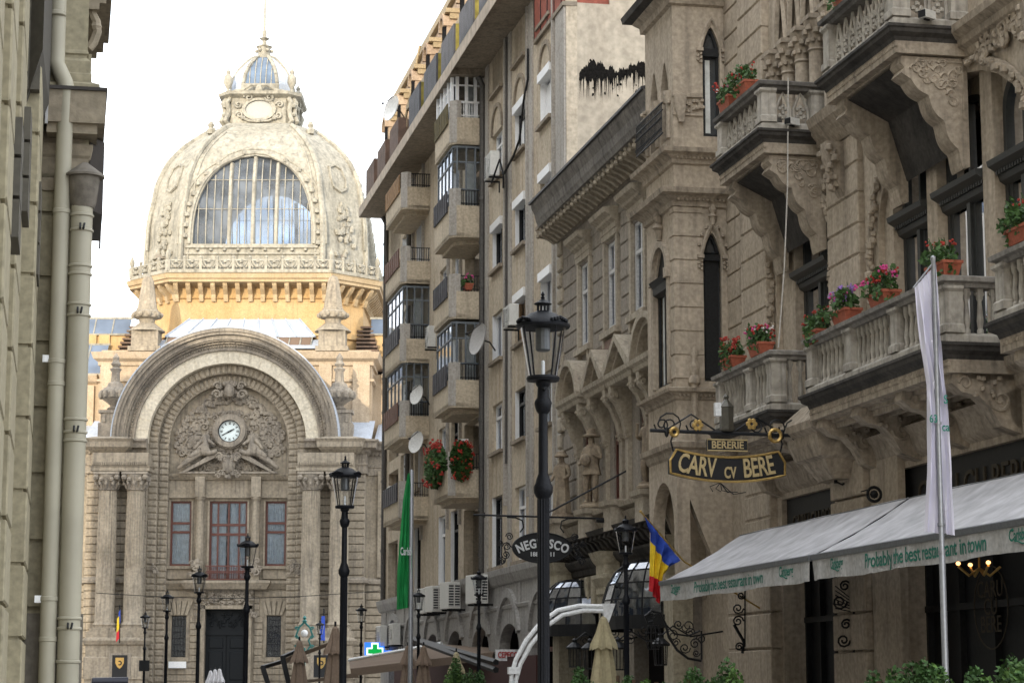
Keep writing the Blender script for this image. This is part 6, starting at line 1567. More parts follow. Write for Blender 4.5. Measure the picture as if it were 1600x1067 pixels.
# =====================================================  street furniture and smaller things
_th = math.atan((1070-533.5)/3437); _c, _s = cos(_th), sin(_th); _n = math.hypot(1, SL)
def pp(x, y, u):                                           # a point (w, z) on the cross-street plane at distance u
    dx = (x-800)/3437; dy = -(y-533.5)/3437; X, Y, Z = dx, _c-dy*_s, _s+dy*_c
    k = u/((-SL*X+Y)/_n); return k*(X+SL*Y)/_n, 1.6+k*Z
def pw(x, y, w):                                           # a point (u, z) on the plane parallel to the street at offset w
    dx = (x-800)/3437; dy = -(y-533.5)/3437; X, Y, Z = dx, _c-dy*_s, _s+dy*_c
    k = w/((X+SL*Y)/_n); return k*(-SL*X+Y)/_n, 1.6+k*Z
GLASSL = glassy('lantern_glass', (.86, .87, .88), .93, .06, .3)
IRON = plain('lamp_post_iron', (.005, .006, .009), .5, 0, .3, .2, 60, .18)
def lamp_post(label, group):
    t = thing('street_lamp', label, 'street lamp', (0, 0, 0), 'world', 0, group)
    m = M(); m.lathe(0, 0, [(.16, 0), (.16, .12), (.13, .16), (.11, .5), (.1, .95), (.12, .98), (.12, 1.04), (.07, 1.1), (.044, 1.2), (.041, 2.95), (.056, 2.97), (.07, 3.0), (.072, 3.04), (.058, 3.07), (.05, 3.1), (.036, 3.14), (.034, 3.58), (.05, 3.6), (.06, 3.63), (.066, 3.66), (.06, 3.68), (.045, 3.7), (.04, 3.78), (.055, 3.8), (.055, 3.82)], 20)
    for k in range(12): a = k*pi/6; m.box(.04*cos(a)-.005, .04*cos(a)+.005, .04*sin(a)-.005, .04*sin(a)+.005, 1.2, 2.95)
    m.tube([(.05, 0, 3.72), (.08, 0, 3.72)], .012, 5); m.tube([(-.05, 0, 3.76), (-.08, 0, 3.76)], .012, 5)
    m.build('pole', IRON, t, rel=True, smooth=True)
    m = M(); m.lathe(0, 0, [(.05, 3.82), (.118, 3.825), (.125, 3.845), (.118, 3.86), (.05, 3.86)], 24)
    m.lathe(0, 0, [(.178, 4.22), (.2, 4.225), (.204, 4.24), (.196, 4.255), (.15, 4.29), (.1, 4.33), (.06, 4.345), (.05, 4.35)], 24)
    for k in range(10): a = k*pi/5; m.tube([(.042*cos(a), .042*sin(a), 4.345), (.042*cos(a), .042*sin(a), 4.4)], .006, 4)
    m.lathe(0, 0, [(.05, 4.398), (.066, 4.402), (.066, 4.408), (.03, 4.43), (.012, 4.445), (.018, 4.455), (.008, 4.465), (.016, 4.475), (.003, 4.5)], 16)
    for k in range(4):
        a = k*pi/2+.5
        for j in (-3, -2, -1, 0, 1, 2, 3): b = a+j*.12; m.ball((.197*cos(b), .197*sin(b), 4.262+.006*(3-abs(j))), .017, seg=6)
    for k in range(4):
        a = k*pi/2+.4; m.tube([(.172*cos(a), .172*sin(a), 4.225), (.108*cos(a), .108*sin(a), 3.855)], .007, 5)
    m.build('lantern_frame', IRON, t, rel=True, smooth=True)
    m = M(); m.lathe(0, 0, [(.17, 4.222), (.106, 3.86)], 24, False); m.build('lantern_glass', GLASSL, t, rel=True, smooth=True)
    m = M(); m.lathe(0, 0, [(.055, 4.22), (.055, 4.06), (.045, 4.05)], 14); m.k = 1; m.lathe(0, 0, [(.014, 3.86), (.014, 3.97), (.008, 3.98)], 8)
    m.build('lamp_holder', [plain('holder_grey', (.12, .125, .13), .35, .4), WHITEF], t, rel=True)
    return t
lp = lamp_post('', 'street lamps along the middle of the street')
spots = [(15.8, 3.42, 'tallest looking black street lamp, nearest, in front of the oval sign', 0), (27.9, 3.45, 'black street lamp in front of the right pair of palace columns', .4), (42.6, 3.40, 'black street lamp standing before the palace door', .8), (54.7, 3.2, 'black street lamp just left of the palace door', .2), (68.6, 3.05, 'black street lamp before the left low window of the palace', .9), (88.7, 3.1, 'small far black street lamp before the left pair of palace columns', .5),
         (36.9, 9.44, 'black street lamp beside the tricolour flag and the statues', .3), (54.7, 10.18, 'black street lamp before the podium air conditioners', .6), (65.8, 10.4, 'black street lamp right of the green flag', .1), (78.9, 10.4, 'black street lamp at the far corner of the apartment block', .7), (98.2, 11.1, 'tiny far black street lamp beside the teal ornament', .2)]
lamps = []
for i, (u, w, lb, r) in enumerate(spots):
    o = lp if i == 0 else dup(lp)
    o['label'] = lb; o['category'] = 'street lamp'; move(o, (u, -w, 0), 'street', r)
    if i > 5: o['group'] = 'street lamps along the right side'
m = M(); m.box(-.3, .3, -.2, .2, 0, .42); tag(m.build('sign_box', BLACK, None, at=(88.7, -3.1, 2.15)), 'small black box fixed on the far left street lamp', 'box')
# ---------------- oval hanging sign
SIGNB = plain('sign_black', (.006, .007, .009), .6); SIGNW = plain('sign_white_letters', (.62, .64, .66), .5)
u0 = 48.0; cw, cz = 10.36, 4.62
HS = thing('hanging_sign', 'black oval sign reading NEGRESCO on an iron bracket behind the near lamp post', 'sign', (u0, -cw, cz), 'street')
def cheek(pts): return [(u0, -w, z) for w, z in pts]
m = M(); n = 48
el = [(.68*cos(2*pi*i/n), .345*sin(2*pi*i/n)) for i in range(n)]
m.prism([(-a, b) for a, b in el], 'x', -.04, .04); m.tube([(-.045, -a*.97, b*.95) for a, b in el], .018, 6, closed=True); m.build('board', SIGNB, HS, rel=True)
m = M(); vs, fs = text_mesh('NEGRESCO', .25, .012, .008, 1.12); vs = [(x*.88, y*1.1, z) for x, y, z in vs]
def bend(x, y, z, Rr=1.25, zc=-.98): a = x/Rr; rr_ = Rr+y; return (-.05-z, -rr_*sin(a), rr_*cos(a)+zc-.18)
m.add([bend(x, y, z) for x, y, z in vs], fs); m.build('lettering', SIGNW, HS, rel=True)
m = M(); vs, fs = text_mesh('1882-2011', .135, .01, .003); m.add([(-.05-z, -x, y-.15) for x, y, z in vs], fs); m.build('year_lettering', SIGNW, HS, rel=True)
m = M(); a = pp(740, 804, u0); b = pp(965, 811, u0)
m.tube([(0, cw-a[0], a[1]-cz), (0, cw-12.4, b[1]-cz)], .022, 6); m.tube([(0, cw-11.6, b[1]-cz-.03), (0, cw-12.4, b[1]-cz-.06)], .05, 6)
m.tube([(0, cw-a[0]-.25, a[1]-cz-.06), (0, cw-a[0]-.25, a[1]-cz+.06)], .012, 5)
for s in (-1, 1):
    m.tube([(0, s*.5, .34), (0, s*.42, .45), (0, s*.45, .6), (0, s*.6, .66), (0, s*.8, .67)], .018, 5)
    for (dw, dz, r, g) in ((.8, .02, .1, 1), (.82, -.16, .1, -1), (.95, .1, .07, -1), (.9, -.3, .09, 1), (.74, .24, .09, 1)):
        m.tube([(0, s*(dw+r*(1-.8*k/14)*cos(g*k*.75)), dz+r*(1-.8*k/14)*sin(g*k*.75)) for k in range(15)], .014, 5)
    m.tube([(0, s*.68, 0), (0, s*.8, .1), (0, s*.86, 0), (0, s*.8, -.2), (0, s*.9, -.38)], .014, 5)
p, q = pp(858, 800, u0), pp(968, 732, u0); m.tube([(0, cw-p[0], p[1]-cz), (0, cw-12.4, q[1]-cz)], .022, 6); m.box(-.03, .03, cw-12.42, cw-12.36, q[1]-cz-.2, q[1]-cz+.2)
m.build('bracket', BLACK, HS, rel=True, split=True)
# ---------------- curved restaurant sign
u0 = 34.5; cw, cz = 10.55, 5.08
CS = thing('hanging_sign', 'curved black and gold sign reading CARV cv BERE with small BERERIE board above', 'sign', (u0, -cw, cz), 'street')
Rb = 3.6
def smile(x, y, d=0): a = x/Rb; r = Rb-y; return (d, -r*sin(a), Rb-r*cos(a))
def outl(e, f): 
    n = 20; t = [smile(-e+2*e*i/n, f) for i in range(n+1)]+[smile(e+.06, f*.0)]+[smile(e-2*e*i/n, -f) for i in range(n+1)]+[smile(-e-.06, 0)]
    return [(y, z) for _, y, z in t]
m = M(); m.prism(outl(.95, .215), 'x', -.04, .04); m.build('board', SIGNB, CS, rel=True)
m = M(); m.tube([(-.045, y, z) for y, z in outl(.93, .2)], .022, 6, closed=True); m.build('gilt_border', GOLD, CS, rel=True)
m = M()
for s, size, xo, yo, sp in (('CARV', .36, -.53, 0, .95), ('CV', .21, .03, -.06, 1), ('BERE', .36, .52, 0, .95)):
    vs, fs = text_mesh(s, size, .012, .006, sp); m.add([smile(x*.72+xo, y*1.22+yo, -.055-z) for x, y, z in vs], fs)
m.build('lettering', plain('gilt_letters', (.48, .38, .2), .45, .3), CS, rel=True)
m = M(); m.box(-.03, .03, -.34, .34, .31, .49); sb = m.build('upper_board', SIGNB, CS, rel=True)
m = M(); m.tube([(-.035, -.34, .31), (-.035, .34, .31), (-.035, .34, .49), (-.035, -.34, .49)], .012, 5, closed=True); vs, fs = text_mesh('BERERIE', .17, .008, .003, 1.0); m.add([(-.04-z, -x*.92, y+.4) for x, y, z in vs], fs); m.build('upper_lettering', MATS['gilt_letters'], sb, rel=True)
m = M(); zr_ = .6
m.tube([(0, 1.3, zr_+.02), (0, -1.9, zr_-.02)], .03, 8)
for y in (1.02, -.95, -1.15): m.ball((0, y, zr_), .07, .6, .6, 1.3, 8)
for y, r, g in ((.95, .22, 1), (-.85, .2, -1), (.55, .14, -1), (-.5, .14, 1), (1.1, .13, -1), (-1.15, .14, 1)):
    m.tube([(0, y+r*(1-.75*k/16)*cos(g*k*.6), zr_+.12+r*(1-.75*k/16)*sin(g*k*.6)) for k in range(17)], .014, 5)
m.tube([(0, .9, zr_), (0, .95, .45), (0, .9, .25)], .015, 5); m.tube([(0, -.9, zr_), (0, -.95, .45), (0, -.9, .25)], .015, 5); m.tube([(0, 1.0, zr_+.05), (0, .6, zr_+.3), (0, .2, zr_+.05)], .016, 5); m.tube([(0, -.9, zr_+.05), (0, -.5, zr_+.28), (0, -.15, zr_+.05)], .016, 5)
for k in range(5): m.tube([(0, .1+k*.01, -.2), (0, .3-.1*k, -.28-.03*k), (0, .25-.14*k, -.36)], .01, 4)
m.build('bracket', BLACK, CS, rel=True)
m = M()
for (y, z) in ((.5, zr_+.12), (-.42, zr_+.16)):
    for k in range(6): a = k*pi/3; m.ball((-.03, y+.06*cos(a), z+.06*sin(a)), .045, .5, 1, 1, 7)
for (y, z, r) in ((.9, zr_, .06), (-.82, zr_-.02, .1)): m.tube([(-.03, y+r*cos(a), z+r*sin(a)) for a in [k*pi/8 for k in range(16)]], .03, 5, closed=True)
m.build('gilt_flowers', GOLD, CS, rel=True)
m = M(); m.lathe(0, 0, [(.1, zr_+.03), (.12, zr_+.06), (.115, zr_+.42), (.13, zr_+.43), (.06, zr_+.52), (.03, zr_+.56), (.05, zr_+.6), (.01, zr_+.66)], 6); m.k = 1; m.box(-.05, .05, .1, .2, zr_+.28, zr_+.5)
m.build('lantern', [plain('tarnished_copper', (.09, .085, .07), .4, .4), WHITEF], CS, rel=True)
# ---------------- awnings
AWF = stone('awning_fabric', (.44, .44, .465), (.52, .52, .545), (.30, .30, .32), .35, .8, bump=.05, bsc=3, stx=2)
VALF = stone('awning_valance', (.43, .43, .42), (.50, .50, .49), (.28, .27, .26), .35, 1.5, bump=.05, stx=4)
AWG = plain('awning_green_print', (.015, .17, .12), .7); AWB = plain('awning_bar_grey', (.13, .14, .15), .5)
def awning(label, ua, ub, items):
    yf, yb, zf, zb_ = -10.4, -11.9, 3.42, 4.28
    t = thing('awning', label, 'awning', ((ua+ub)/2, yb, zb_), 'street', 0, 'restaurant awnings'); rr = random.Random(int(ua))
    m = M(); n = 24; k = 10
    vs = [(ua+(ub-ua)*i/n, yb+(yf-yb)*j/k, zb_+(zf-zb_)*j/k-.04*sin(pi*j/k)*(1+.3*sin(i*.9))+.006*sin(j*2.1+i*.7)) for i in range(n+1) for j in range(k+1)]
    m.add(vs, [(i*(k+1)+j, (i+1)*(k+1)+j, (i+1)*(k+1)+j+1, i*(k+1)+j+1) for i in range(n) for j in range(k)])
    m.add([(a, b, c-.012) for a, b, c in vs], [(i*(k+1)+j, (i+1)*(k+1)+j, (i+1)*(k+1)+j+1, i*(k+1)+j+1) for i in range(n) for j in range(k)])
    m.build('fabric', AWF, t, smooth=True)
    def wy(u, z): s = (zf-.02-z)/.34; e = min(abs(u-ua), abs(u-ub)); return yf+.03+s*(.018*sin(u*5.3)+.012*sin(u*13+1)+.05*math.exp(-e*2)*sin(u*9))
    m = M(); n = 140; k = 6
    vs = []
    for i in range(n+1):
        u = ua+(ub-ua)*i/n
        for j in range(k+1): z = zf-.06-.3*j/k+(.012*sin(u*2.2) if j == k else 0); vs.append((u, wy(u, z), z))
    m.add(vs, [(i*(k+1)+j, (i+1)*(k+1)+j, (i+1)*(k+1)+j+1, i*(k+1)+j+1) for i in range(n) for j in range(k)])
    m.build('valance', VALF, t, smooth=True)
    m = M(); m.prism([(yf-.05, zf-.07), (yf+.05, zf-.07), (yf+.06, zf+.0), (yf-.04, zf+.03)], 'x', ua, ub); m.box(ua, ub, yb-.1, yb+.04, zb_-.1, zb_-.01)
    for u in (ua+.6, ub-.6, (ua+ub)/2): m.tube([(u, yb, zb_-.1), (u+.5, (yb+yf)/2, (zb_+zf)/2-.22), (u, yf, zf-.04)], .03, 6); m.box(u-.05, u+.05, -12.6, yb, zb_-.08, zb_-.02)
    m.build('frame', AWB, t)
    m = M()
    for (s, uc, size, kx, bold) in items:
        vs, fs = text_mesh(s, size, .0, bold, .95)
        if s == 'Carlsberg':
            m.add([(uc-x*kx, wy(uc-x*kx, zf-.19+y)+.006, zf-.17+y+.035*math.exp(-((x+.2*size)/.1)**2)*0) for x, y, z in vs], fs)
            m.tube([(uc-a*kx*.9, wy(uc, zf-.27)+.008, zf-.255-.018*sin(a*14)) for a in [(-.2+.4*i/10)*size*4 for i in range(11)]], .009, 4)
            m.tube([(uc+.37*kx*size*3+.0, wy(uc, zf-.14)+.008, zf-.12), (uc+.3*kx*size*3.6, wy(uc, zf-.14)+.008, zf-.09)], .009, 4)
        else: m.add([(uc-x*kx, wy(uc-x*kx, zf-.21+y)+.006, zf-.205+y) for x, y, z in vs], fs)
    m.build('printed_lettering', AWG, t)
    return t
def uu(x, y=880): return pw(x, y, 10.4)[0]
awning('far pale grey awning with printed slogan, ending at the tricolour flag', 29.98, 38.1, [('Carlsberg', uu(1058), .21, .8, .004), ('Probably the best restaurant in town', (uu(1083)+uu(1202))/2, .26, (uu(1083)-uu(1202))/4.05, .003), ('Carlsberg', uu(1231), .21, .8, .004)])
awning('near pale grey awning with printed slogan, behind the white flag', 20.5, 29.88, [('Carlsberg', uu(1311), .21, .7, .004), ('Probably the best restaurant in town', (uu(1352)+uu(1552, 860))/2, .27, (uu(1352)-uu(1552, 860))/3.95, .004), ('Carlsberg', uu(1601, 850), .19, .95, .004)])
# ---------------- flags
def cloth(px_rows, u, mats, ncol=12, wav=.06, name='flag', parent=None, matf=None, frq=2.2):
    m = M(); nr = len(px_rows)-1; sub = 5; rows = []
    for i in range(nr):
        for k in range(sub):
            t = k/sub; rows.append([[a+(b-a)*t for a, b in zip(p, q)] for p, q in zip(px_rows[i], px_rows[i+1])])
    rows.append([list(p) for p in px_rows[-1]])
    vs = []
    for i, (l, r) in enumerate(rows):
        for j in range(ncol+1):
            t = j/ncol; w, z = pp(l[0]+(r[0]-l[0])*t, l[1]+(r[1]-l[1])*t, u)
            vs.append((u+(wav*sin(j*frq+i*.12)+wav*.35*sin(j*1.1+i*.55)+wav*.2*sin(i*.9-j*2))*min(1, i/4+.2), -w, z+.006*sin(j*3+i)))
    n = ncol+1; fs = [(i*n+j, i*n+j+1, (i+1)*n+j+1, (i+1)*n+j) for i in range(len(rows)-1) for j in range(ncol)]
    m.add(vs, fs)
    if matf: m.mi = [matf(i/(len(rows)-1), j/ncol) for i in range(len(rows)-1) for j in range(ncol)]
    return m.build(name, mats, parent, smooth=True)
FW = plain('white_flag_cloth', (.60, .59, .68), .8, 0, .05, bsc=2); FG = plain('green_flag_cloth', (.015, .26, .07), .7, 0, .15, bsc=2)
u0 = 22.4; w0, _ = pp(1478, 1067, u0)
t = thing('flag', 'white banner flag with green print on a tall grey pole before the awning', 'flag', (u0, -w0, 0))
m = M(); zt = pp(1463, 408, u0)[1]; m.lathe(u0, -w0, [(.035, 0), (.035, 3.0), (.028, 3.02), (.026, zt), (.03, zt+.01), (.03, zt+.04), (.01, zt+.06)], 12)
for z in (3.0, 4.4, 3.3): m.lathe(u0, -w0, [(.04, z), (.04, z+.03)], 12)
a = pp(1427, 450, u0); m.tube([(u0, -w0, zt-.02), (u0-.0, -a[0], a[1])], .01, 5); m.build('pole', plain('aluminium_pole', (.30, .31, .33), .4, .5, .1), t, smooth=True)
fl = cloth([((1429, 450), (1462, 412)), ((1439, 540), (1469, 525)), ((1449, 600), (1476, 590)), ((1451, 650), (1482, 645)), ((1449, 740), (1489, 740)), ((1445, 830), (1493, 836))], u0+.03, FW, 14, .035, 'cloth', t)
m = M()
for s, x, y, sz in (('ca', 1476, 668, .13), ('63', 1457, 655, .12), ('S', 1476, 625, .13)):
    vs, fs = text_mesh(s, sz, 0, .002); a = pp(x, y, u0); m.add([(u0-.03, -(a[0]+X_*.8), a[1]+Y_) for X_, Y_, _ in vs], fs)
m.build('print', AWG, t)
u0 = 60; w0, _ = pp(641, 1067, u0)
t = thing('flag', 'green banner flag with white script on a grey pole before the apartment block', 'flag', (u0, -w0, 0))
zt = pp(642, 736, u0)[1]; m = M(); m.lathe(u0, -w0, [(.07, 0), (.06, zt), (.02, zt+.05)], 10); m.build('pole', MATS['aluminium_pole'], t, smooth=True)
cloth([((637, 740), (642, 738)), ((630, 780), (642.5, 775)), ((624, 850), (643, 850)), ((621, 900), (643, 900)), ((620, 952), (643, 948))], u0-.02, FG, 10, .05, 'cloth', t)
m = M(); vs, fs = text_mesh('Carlsb', .3, 0, .005); a = pp(633, 862, u0); m.add([(u0-.16, -(a[0]+X_*.4), a[1]+Y_+X_*.0) for X_, Y_, _ in vs], fs); m.build('print', SIGNW, t)
FB, FY_, FR_ = plain('flag_blue', (.02, .06, .36), .7, 0, .1), plain('flag_yellow', (.72, .50, .02), .7, 0, .1), plain('flag_red', (.52, .012, .02), .7, 0, .1)
u0 = 38.6; a, b = pp(1001, 799, u0), pp(1069, 877, u0)
t = thing('flag', 'blue yellow and red tricolour flag on a slanted pole left of the awning', 'flag', (u0, -b[0], b[1]))
m = M(); m.tube([(u0, -a[0], a[1]), (u0, -b[0], b[1]), (u0, -12.5, b[1]-.9)], .018, 6); m.ball((u0, -a[0], a[1]), .03); m.build('pole', GOLD, t)
cloth([((1007, 806), (1063, 875)), ((1017, 832), (1046, 885)), ((1016, 893), (1037, 899)), ((1016, 922), (1031, 946))], u0-.03, [FB, FY_, FR_], 14, .07, 'cloth', t, lambda s, c: 0 if s < .34 else (1 if s < .67 else 2), 1.3)
t = thing('flag', 'small hanging tricolour flag on the left palace column pedestal', 'flag', (136, 0, 4))
a = pp(186, 990, 148); t.location = (0, 0, 0)
def wpt(x, y, Y): X = (x-800)/3437; dy = -(y-533.5)/3437; k = Y/(_c-dy*_s); return (k*X, Y, 1.6+k*(_s+dy*_c))
t.location = wpt(186, 1000, 147.4); t.rotation_euler = (0, 0, 0); ORG[t.name] = Vector(t.location)
m = M(); m.tube([wpt(187, 1004, 147.4), wpt(187, 945, 146.9)], .05, 5); m.build('pole', BLACK, t)
for nm, mt, x0, x1, y0, y1 in (('blue_stripe', FB, 184.5, 188, 952, 978), ('yellow_stripe', FY_, 182, 186, 962, 988), ('red_stripe', FR_, 181, 186, 984, 1003)):
    m = M(); p = [wpt(x0, y1, 146.8), wpt(x1, y1-6, 146.7), wpt(x1, y0, 146.7), wpt(x0+1, y0+4, 146.8)]; m.add(p+[(a_, b_+.05, c_) for a_, b_, c_ in p], [(0, 1, 2, 3), (4, 5, 6, 7), (0, 1, 5, 4), (1, 2, 6, 5), (2, 3, 7, 6), (3, 0, 4, 7)]); m.build(nm, mt, t)
t = thing('flag', 'small furled blue flag between the right palace columns', 'flag', (0, 0, 0), 'world'); t.location = wpt(506, 1000, 147.4); ORG[t.name] = Vector(t.location)
m = M(); m.tube([wpt(506, 1004, 147.4), wpt(506, 950, 146.9)], .05, 5); m.build('pole', BLACK, t)
m = M(); m.tube([wpt(505, 962, 146.8), wpt(504, 980, 146.8), wpt(503, 1000, 146.8)], .12, 6, .22); m.build('cloth', FB, t, smooth=True)
# ---------------- plaques on the palace pedestals
for x, lb in ((187, 'black plaque with a golden shield on the left palace pedestal'), (502, 'black plaque with a golden shield on the right palace pedestal')):
    t = thing('plaque', lb, 'plaque', (0, 0, 0), 'world', 0, 'plaques on the palace pedestals'); c = Vector(wpt(x, 1040, 147.9)); t.location = c; ORG[t.name] = c
    m = M(); m.box(c.x-.72, c.x+.72, c.y, c.y+.1, c.z-.85, c.z+.85); m.build('frame', S_PAL2, t)
    m = M(); m.box(c.x-.5, c.x+.5, c.y-.05, c.y, c.z-.72, c.z+.72); m.build('panel', SIGNB, t)
    m = M(); sh = [(-.28, .35), (.28, .35), (.28, 0), (.15, -.25), (0, -.38), (-.15, -.25), (-.28, 0)]
    m.prism([(c.x+a_, c.z+.2+b_) for a_, b_ in sh], 'y', c.y-.09, c.y-.05); m.k = 1; m.arc(c.x, c.z+.2, .08, .16, c.y-.11, c.y-.09, -2.2, 2.2, 12); m.build('shield', [GOLD, SIGNB], t)
c = Vector(wpt(277, 1038, 151.4)); m = M(); m.box(-.6, .6, -.04, .04, -.22, .22); o = tag(m.build('plaque', WHITEF, None, frame='world'), 'small white plate under the left low palace window', 'plaque'); o.location = c
# ---------------- flower boxes on the stone balconies
fb = [('flower box with white and red blooms at the far end of the left upper balcony', 37.1, -11.5, 11.87, 0, (REDF, PINKF, WHF), 14), ('flower box with wilted red blooms at the near corner of the left upper balcony', 36.1, -11.5, 11.87, 0, (REDF,), 6),
      ('flower box with red blooms at the far end of the lower left balcony', 37.3, -11.55, 7.17, 0, (REDF,), 16), ('flower box with pink and red blooms at the near end of the lower left balcony', 35.7, -11.55, 7.17, 0, (PINKF, REDF, WHF), 14),
      ('flower pot with two red blooms at the far end of the long lower balcony', 32.9, -11.6, 6.95, 0, (REDF,), 5), ('flower box with violet and pink blooms on the long lower balcony', 31.6, -11.6, 7.07, 0, (PURF, PINKF), 10), ('flower box with bright red blooms in the middle of the long lower balcony', 30.0, -11.6, 7.07, 0, (REDF, PINKF), 18),
      ('flower pot with one red bloom behind the top of the white flag', 27.75, -11.6, 7.07, 0, (REDF,), 4), ('flower pot with one red bloom at the right picture edge', 25.0, -11.55, 7.02, 0, (REDF,), 3), ('flower box with magenta bloom on the topmost balcony', 31.0, -11.5, 11.97, 0, (PINKF,), 6)]
for lb, u, y, z, r, cols, nf in fb: flowers(lb, u, y, z, .34, .22, 260, 0, cols, nf*2, True, s=.045)
# ---------------- planted conifers along the terrace
CON = [plain('conifer_leaf', (.035, .085, .02), .7, 0, .5, bsc=6), plain('conifer_leaf_light', (.07, .14, .03), .7, 0, .4, bsc=6)]
POTM = plain('planter_grey', (.08, .08, .08), .7)
def conifer(label, x, ytop, u, wid=.3):
    w, zt = pp(x, ytop, u); rng = random.Random(int(x*7+ytop))
    t = thing('potted_conifer', label, 'shrub', (u, -w, 0), 'street', 0, 'conifers planted along the terrace')
    m = M(); m.lathe(0, 0, [(.22, 0), (.28, .45), (.3, .5), (.24, .5)], 14); m.build('planter', POTM, t, rel=True)
    m = M(); m.tube([(0, 0, .4), (0, 0, zt-.3)], .03, 5); m.build('trunk', plain('bark', (.08, .05, .03), .9), t, rel=True)
    m = M(); H = zt-.55
    for b in range(30):                                    # upright leafy plumes
        a = rng.uniform(0, 2*pi); r = wid*rng.uniform(.1, .95); z0 = .6+H*rng.uniform(0, .65)*(1-r/wid*.5); hh = H*rng.uniform(.22, .4); 
        if z0+hh > zt: z0 = zt-hh
        leafcloud(m, (r*cos(a)*(1.1-.6*(z0-.5)/H), r*sin(a)*(1.1-.6*(z0-.5)/H), z0+hh/2), .1+.05*rng.random(), .1+.05*rng.random(), hh/2, 190, .032, rng, None, rng.random() < .35)
    m.build('foliage', CON, t, rel=True)
cf = [(712, 1022, 55, 'small conifer under the red lettered board'), (742, 1040, 52, 'low conifer left of the white umbrella arm'), (908, 1040, 36, 'conifer left of the closed beige umbrella'), (965, 1038, 33, 'conifer right of the closed beige umbrella'), (990, 1042, 31, 'conifer behind the foot of the right hand lamp post'), (1025, 1045, 30, 'conifer below the tricolour flag'), (1075, 1038, 28, 'slim conifer under the left end of the awning'), (1115, 1045, 27, 'low conifer right of the slim one'), (1140, 1030, 26, 'pointed conifer under the first slogan'), (1240, 1040, 24, 'broad conifer beneath the awning joint'), (1275, 1048, 23.5, 'low conifer between the broad one and the dark doorway'),
      (1372, 1032, 22, 'conifer left of the white flag pole'), (1412, 1040, 21.5, 'low conifer beside the white flag pole'), (1452, 1010, 20.8, 'tall conifer touching the white flag pole'), (1530, 1035, 20, 'bushy conifer below the glowing lamps'), (1575, 1005, 19.3, 'tallest conifer at the right edge'), (1600, 1020, 18.8, 'conifer cut by the right picture edge')]
for x, y, u, lb in cf: conifer(lb, x, y-14, u, .34+.04*(u < 25))
# ---------------- closed umbrellas
def umbrella(label, u, w, zt, mat, arm=None, rad=.26, grp='closed terrace umbrellas'):
    t = thing('closed_umbrella', label, 'umbrella', (u, -w, 0), 'street', 0, grp)
    m = M(); seg = 16; P_ = [(.03, zt), (.07, zt-.05), (.12, zt-.3), (.2, zt-.5), (.21, zt-.55), (.13, zt-.52), (.12, zt-.56), (rad*.75, zt-1.1), (rad, zt-1.7), (rad*.7, zt-1.95)]
    vs = []
    for j, (r, z) in enumerate(P_):
        for i in range(seg): a = 2*pi*i/seg; q = r*(1+(.22 if i % 2 else -.12)*(j > 1)); vs.append((q*cos(a), q*sin(a), z-(.05 if (j == 4 and i % 2) else 0)))
    m.add(vs, [(j*seg+i, j*seg+(i+1) % seg, (j+1)*seg+(i+1) % seg, (j+1)*seg+i) for j in range(len(P_)-1) for i in range(seg)])
    m.build('canopy', mat, t, rel=True, smooth=False)
    m = M()
    if not arm: m.tube([(0, 0, 0), (0, 0, zt+.1)], .025, 6); m.lathe(0, 0, [(.25, 0), (.25, .06), (.05, .1)], 10)
    else:
        for d in (0, .12):
            pts = [pp(x_+d*60, y_+d*60, u) for x_, y_ in arm]; m.tube([(0, w-a, b-0) for a, b in pts], .04, 8)
            a, b = pts[0]; m.tube([(0, w-a, b), (0, w-a, 0)], .04, 8)
        a, b = pp(arm[-1][0], arm[-1][1], u); m.prism([(w-a+.02, b+.05), (w-a-.22, b+.05), (w-a-.1, b-.28), (w-a-.02, b-.28)], 'x', -.04, .04)
        a, b = pp(arm[0][0], arm[0][1]-8, u); m.box(-.06, .06, w-a-.14, w-a+.06, b-.06, b+.06)
    m.build('stand', WHITEF if arm else BLACK, t, rel=True, smooth=True)
    return t
BEI = plain('beige_umbrella_cloth', (.40, .35, .22), .85, 0, .12); BRO = plain('brown_umbrella_cloth', (.21, .155, .115), .85, 0, .12); WUC = plain('white_umbrella_cloth', (.6, .6, .63), .8)
w, z = pp(943, 962, 38); umbrella('closed beige umbrella hanging from a white curved double arm', 38, w, z, BEI, [(799, 1055), (806, 1030), (822, 1000), (845, 972), (872, 953), (905, 946), (942, 947)])
for x, y, u, lb, mt in ((468, 1000, 58, 'closed brown umbrella between the dark pergola posts', BRO), (524, 978, 46, 'closed brown umbrella left of the second lamp post', BRO), (637, 1008, 66, 'closed brown umbrella left of the green flag pole', BRO), (662, 1008, 64, 'closed brown umbrella right of the green flag pole', BRO), (713, 1018, 60, 'closed pale umbrella behind the small conifer', BEI),
                        (329, 1047, 100, 'leftmost closed white umbrella before the palace door', WUC), (336, 1045, 98, 'middle closed white umbrella before the palace door', WUC), (343, 1044, 96, 'rightmost closed white umbrella before the palace door', WUC)):
    w, z = pp(x, y, u); umbrella(lb, u, w, z, mt)
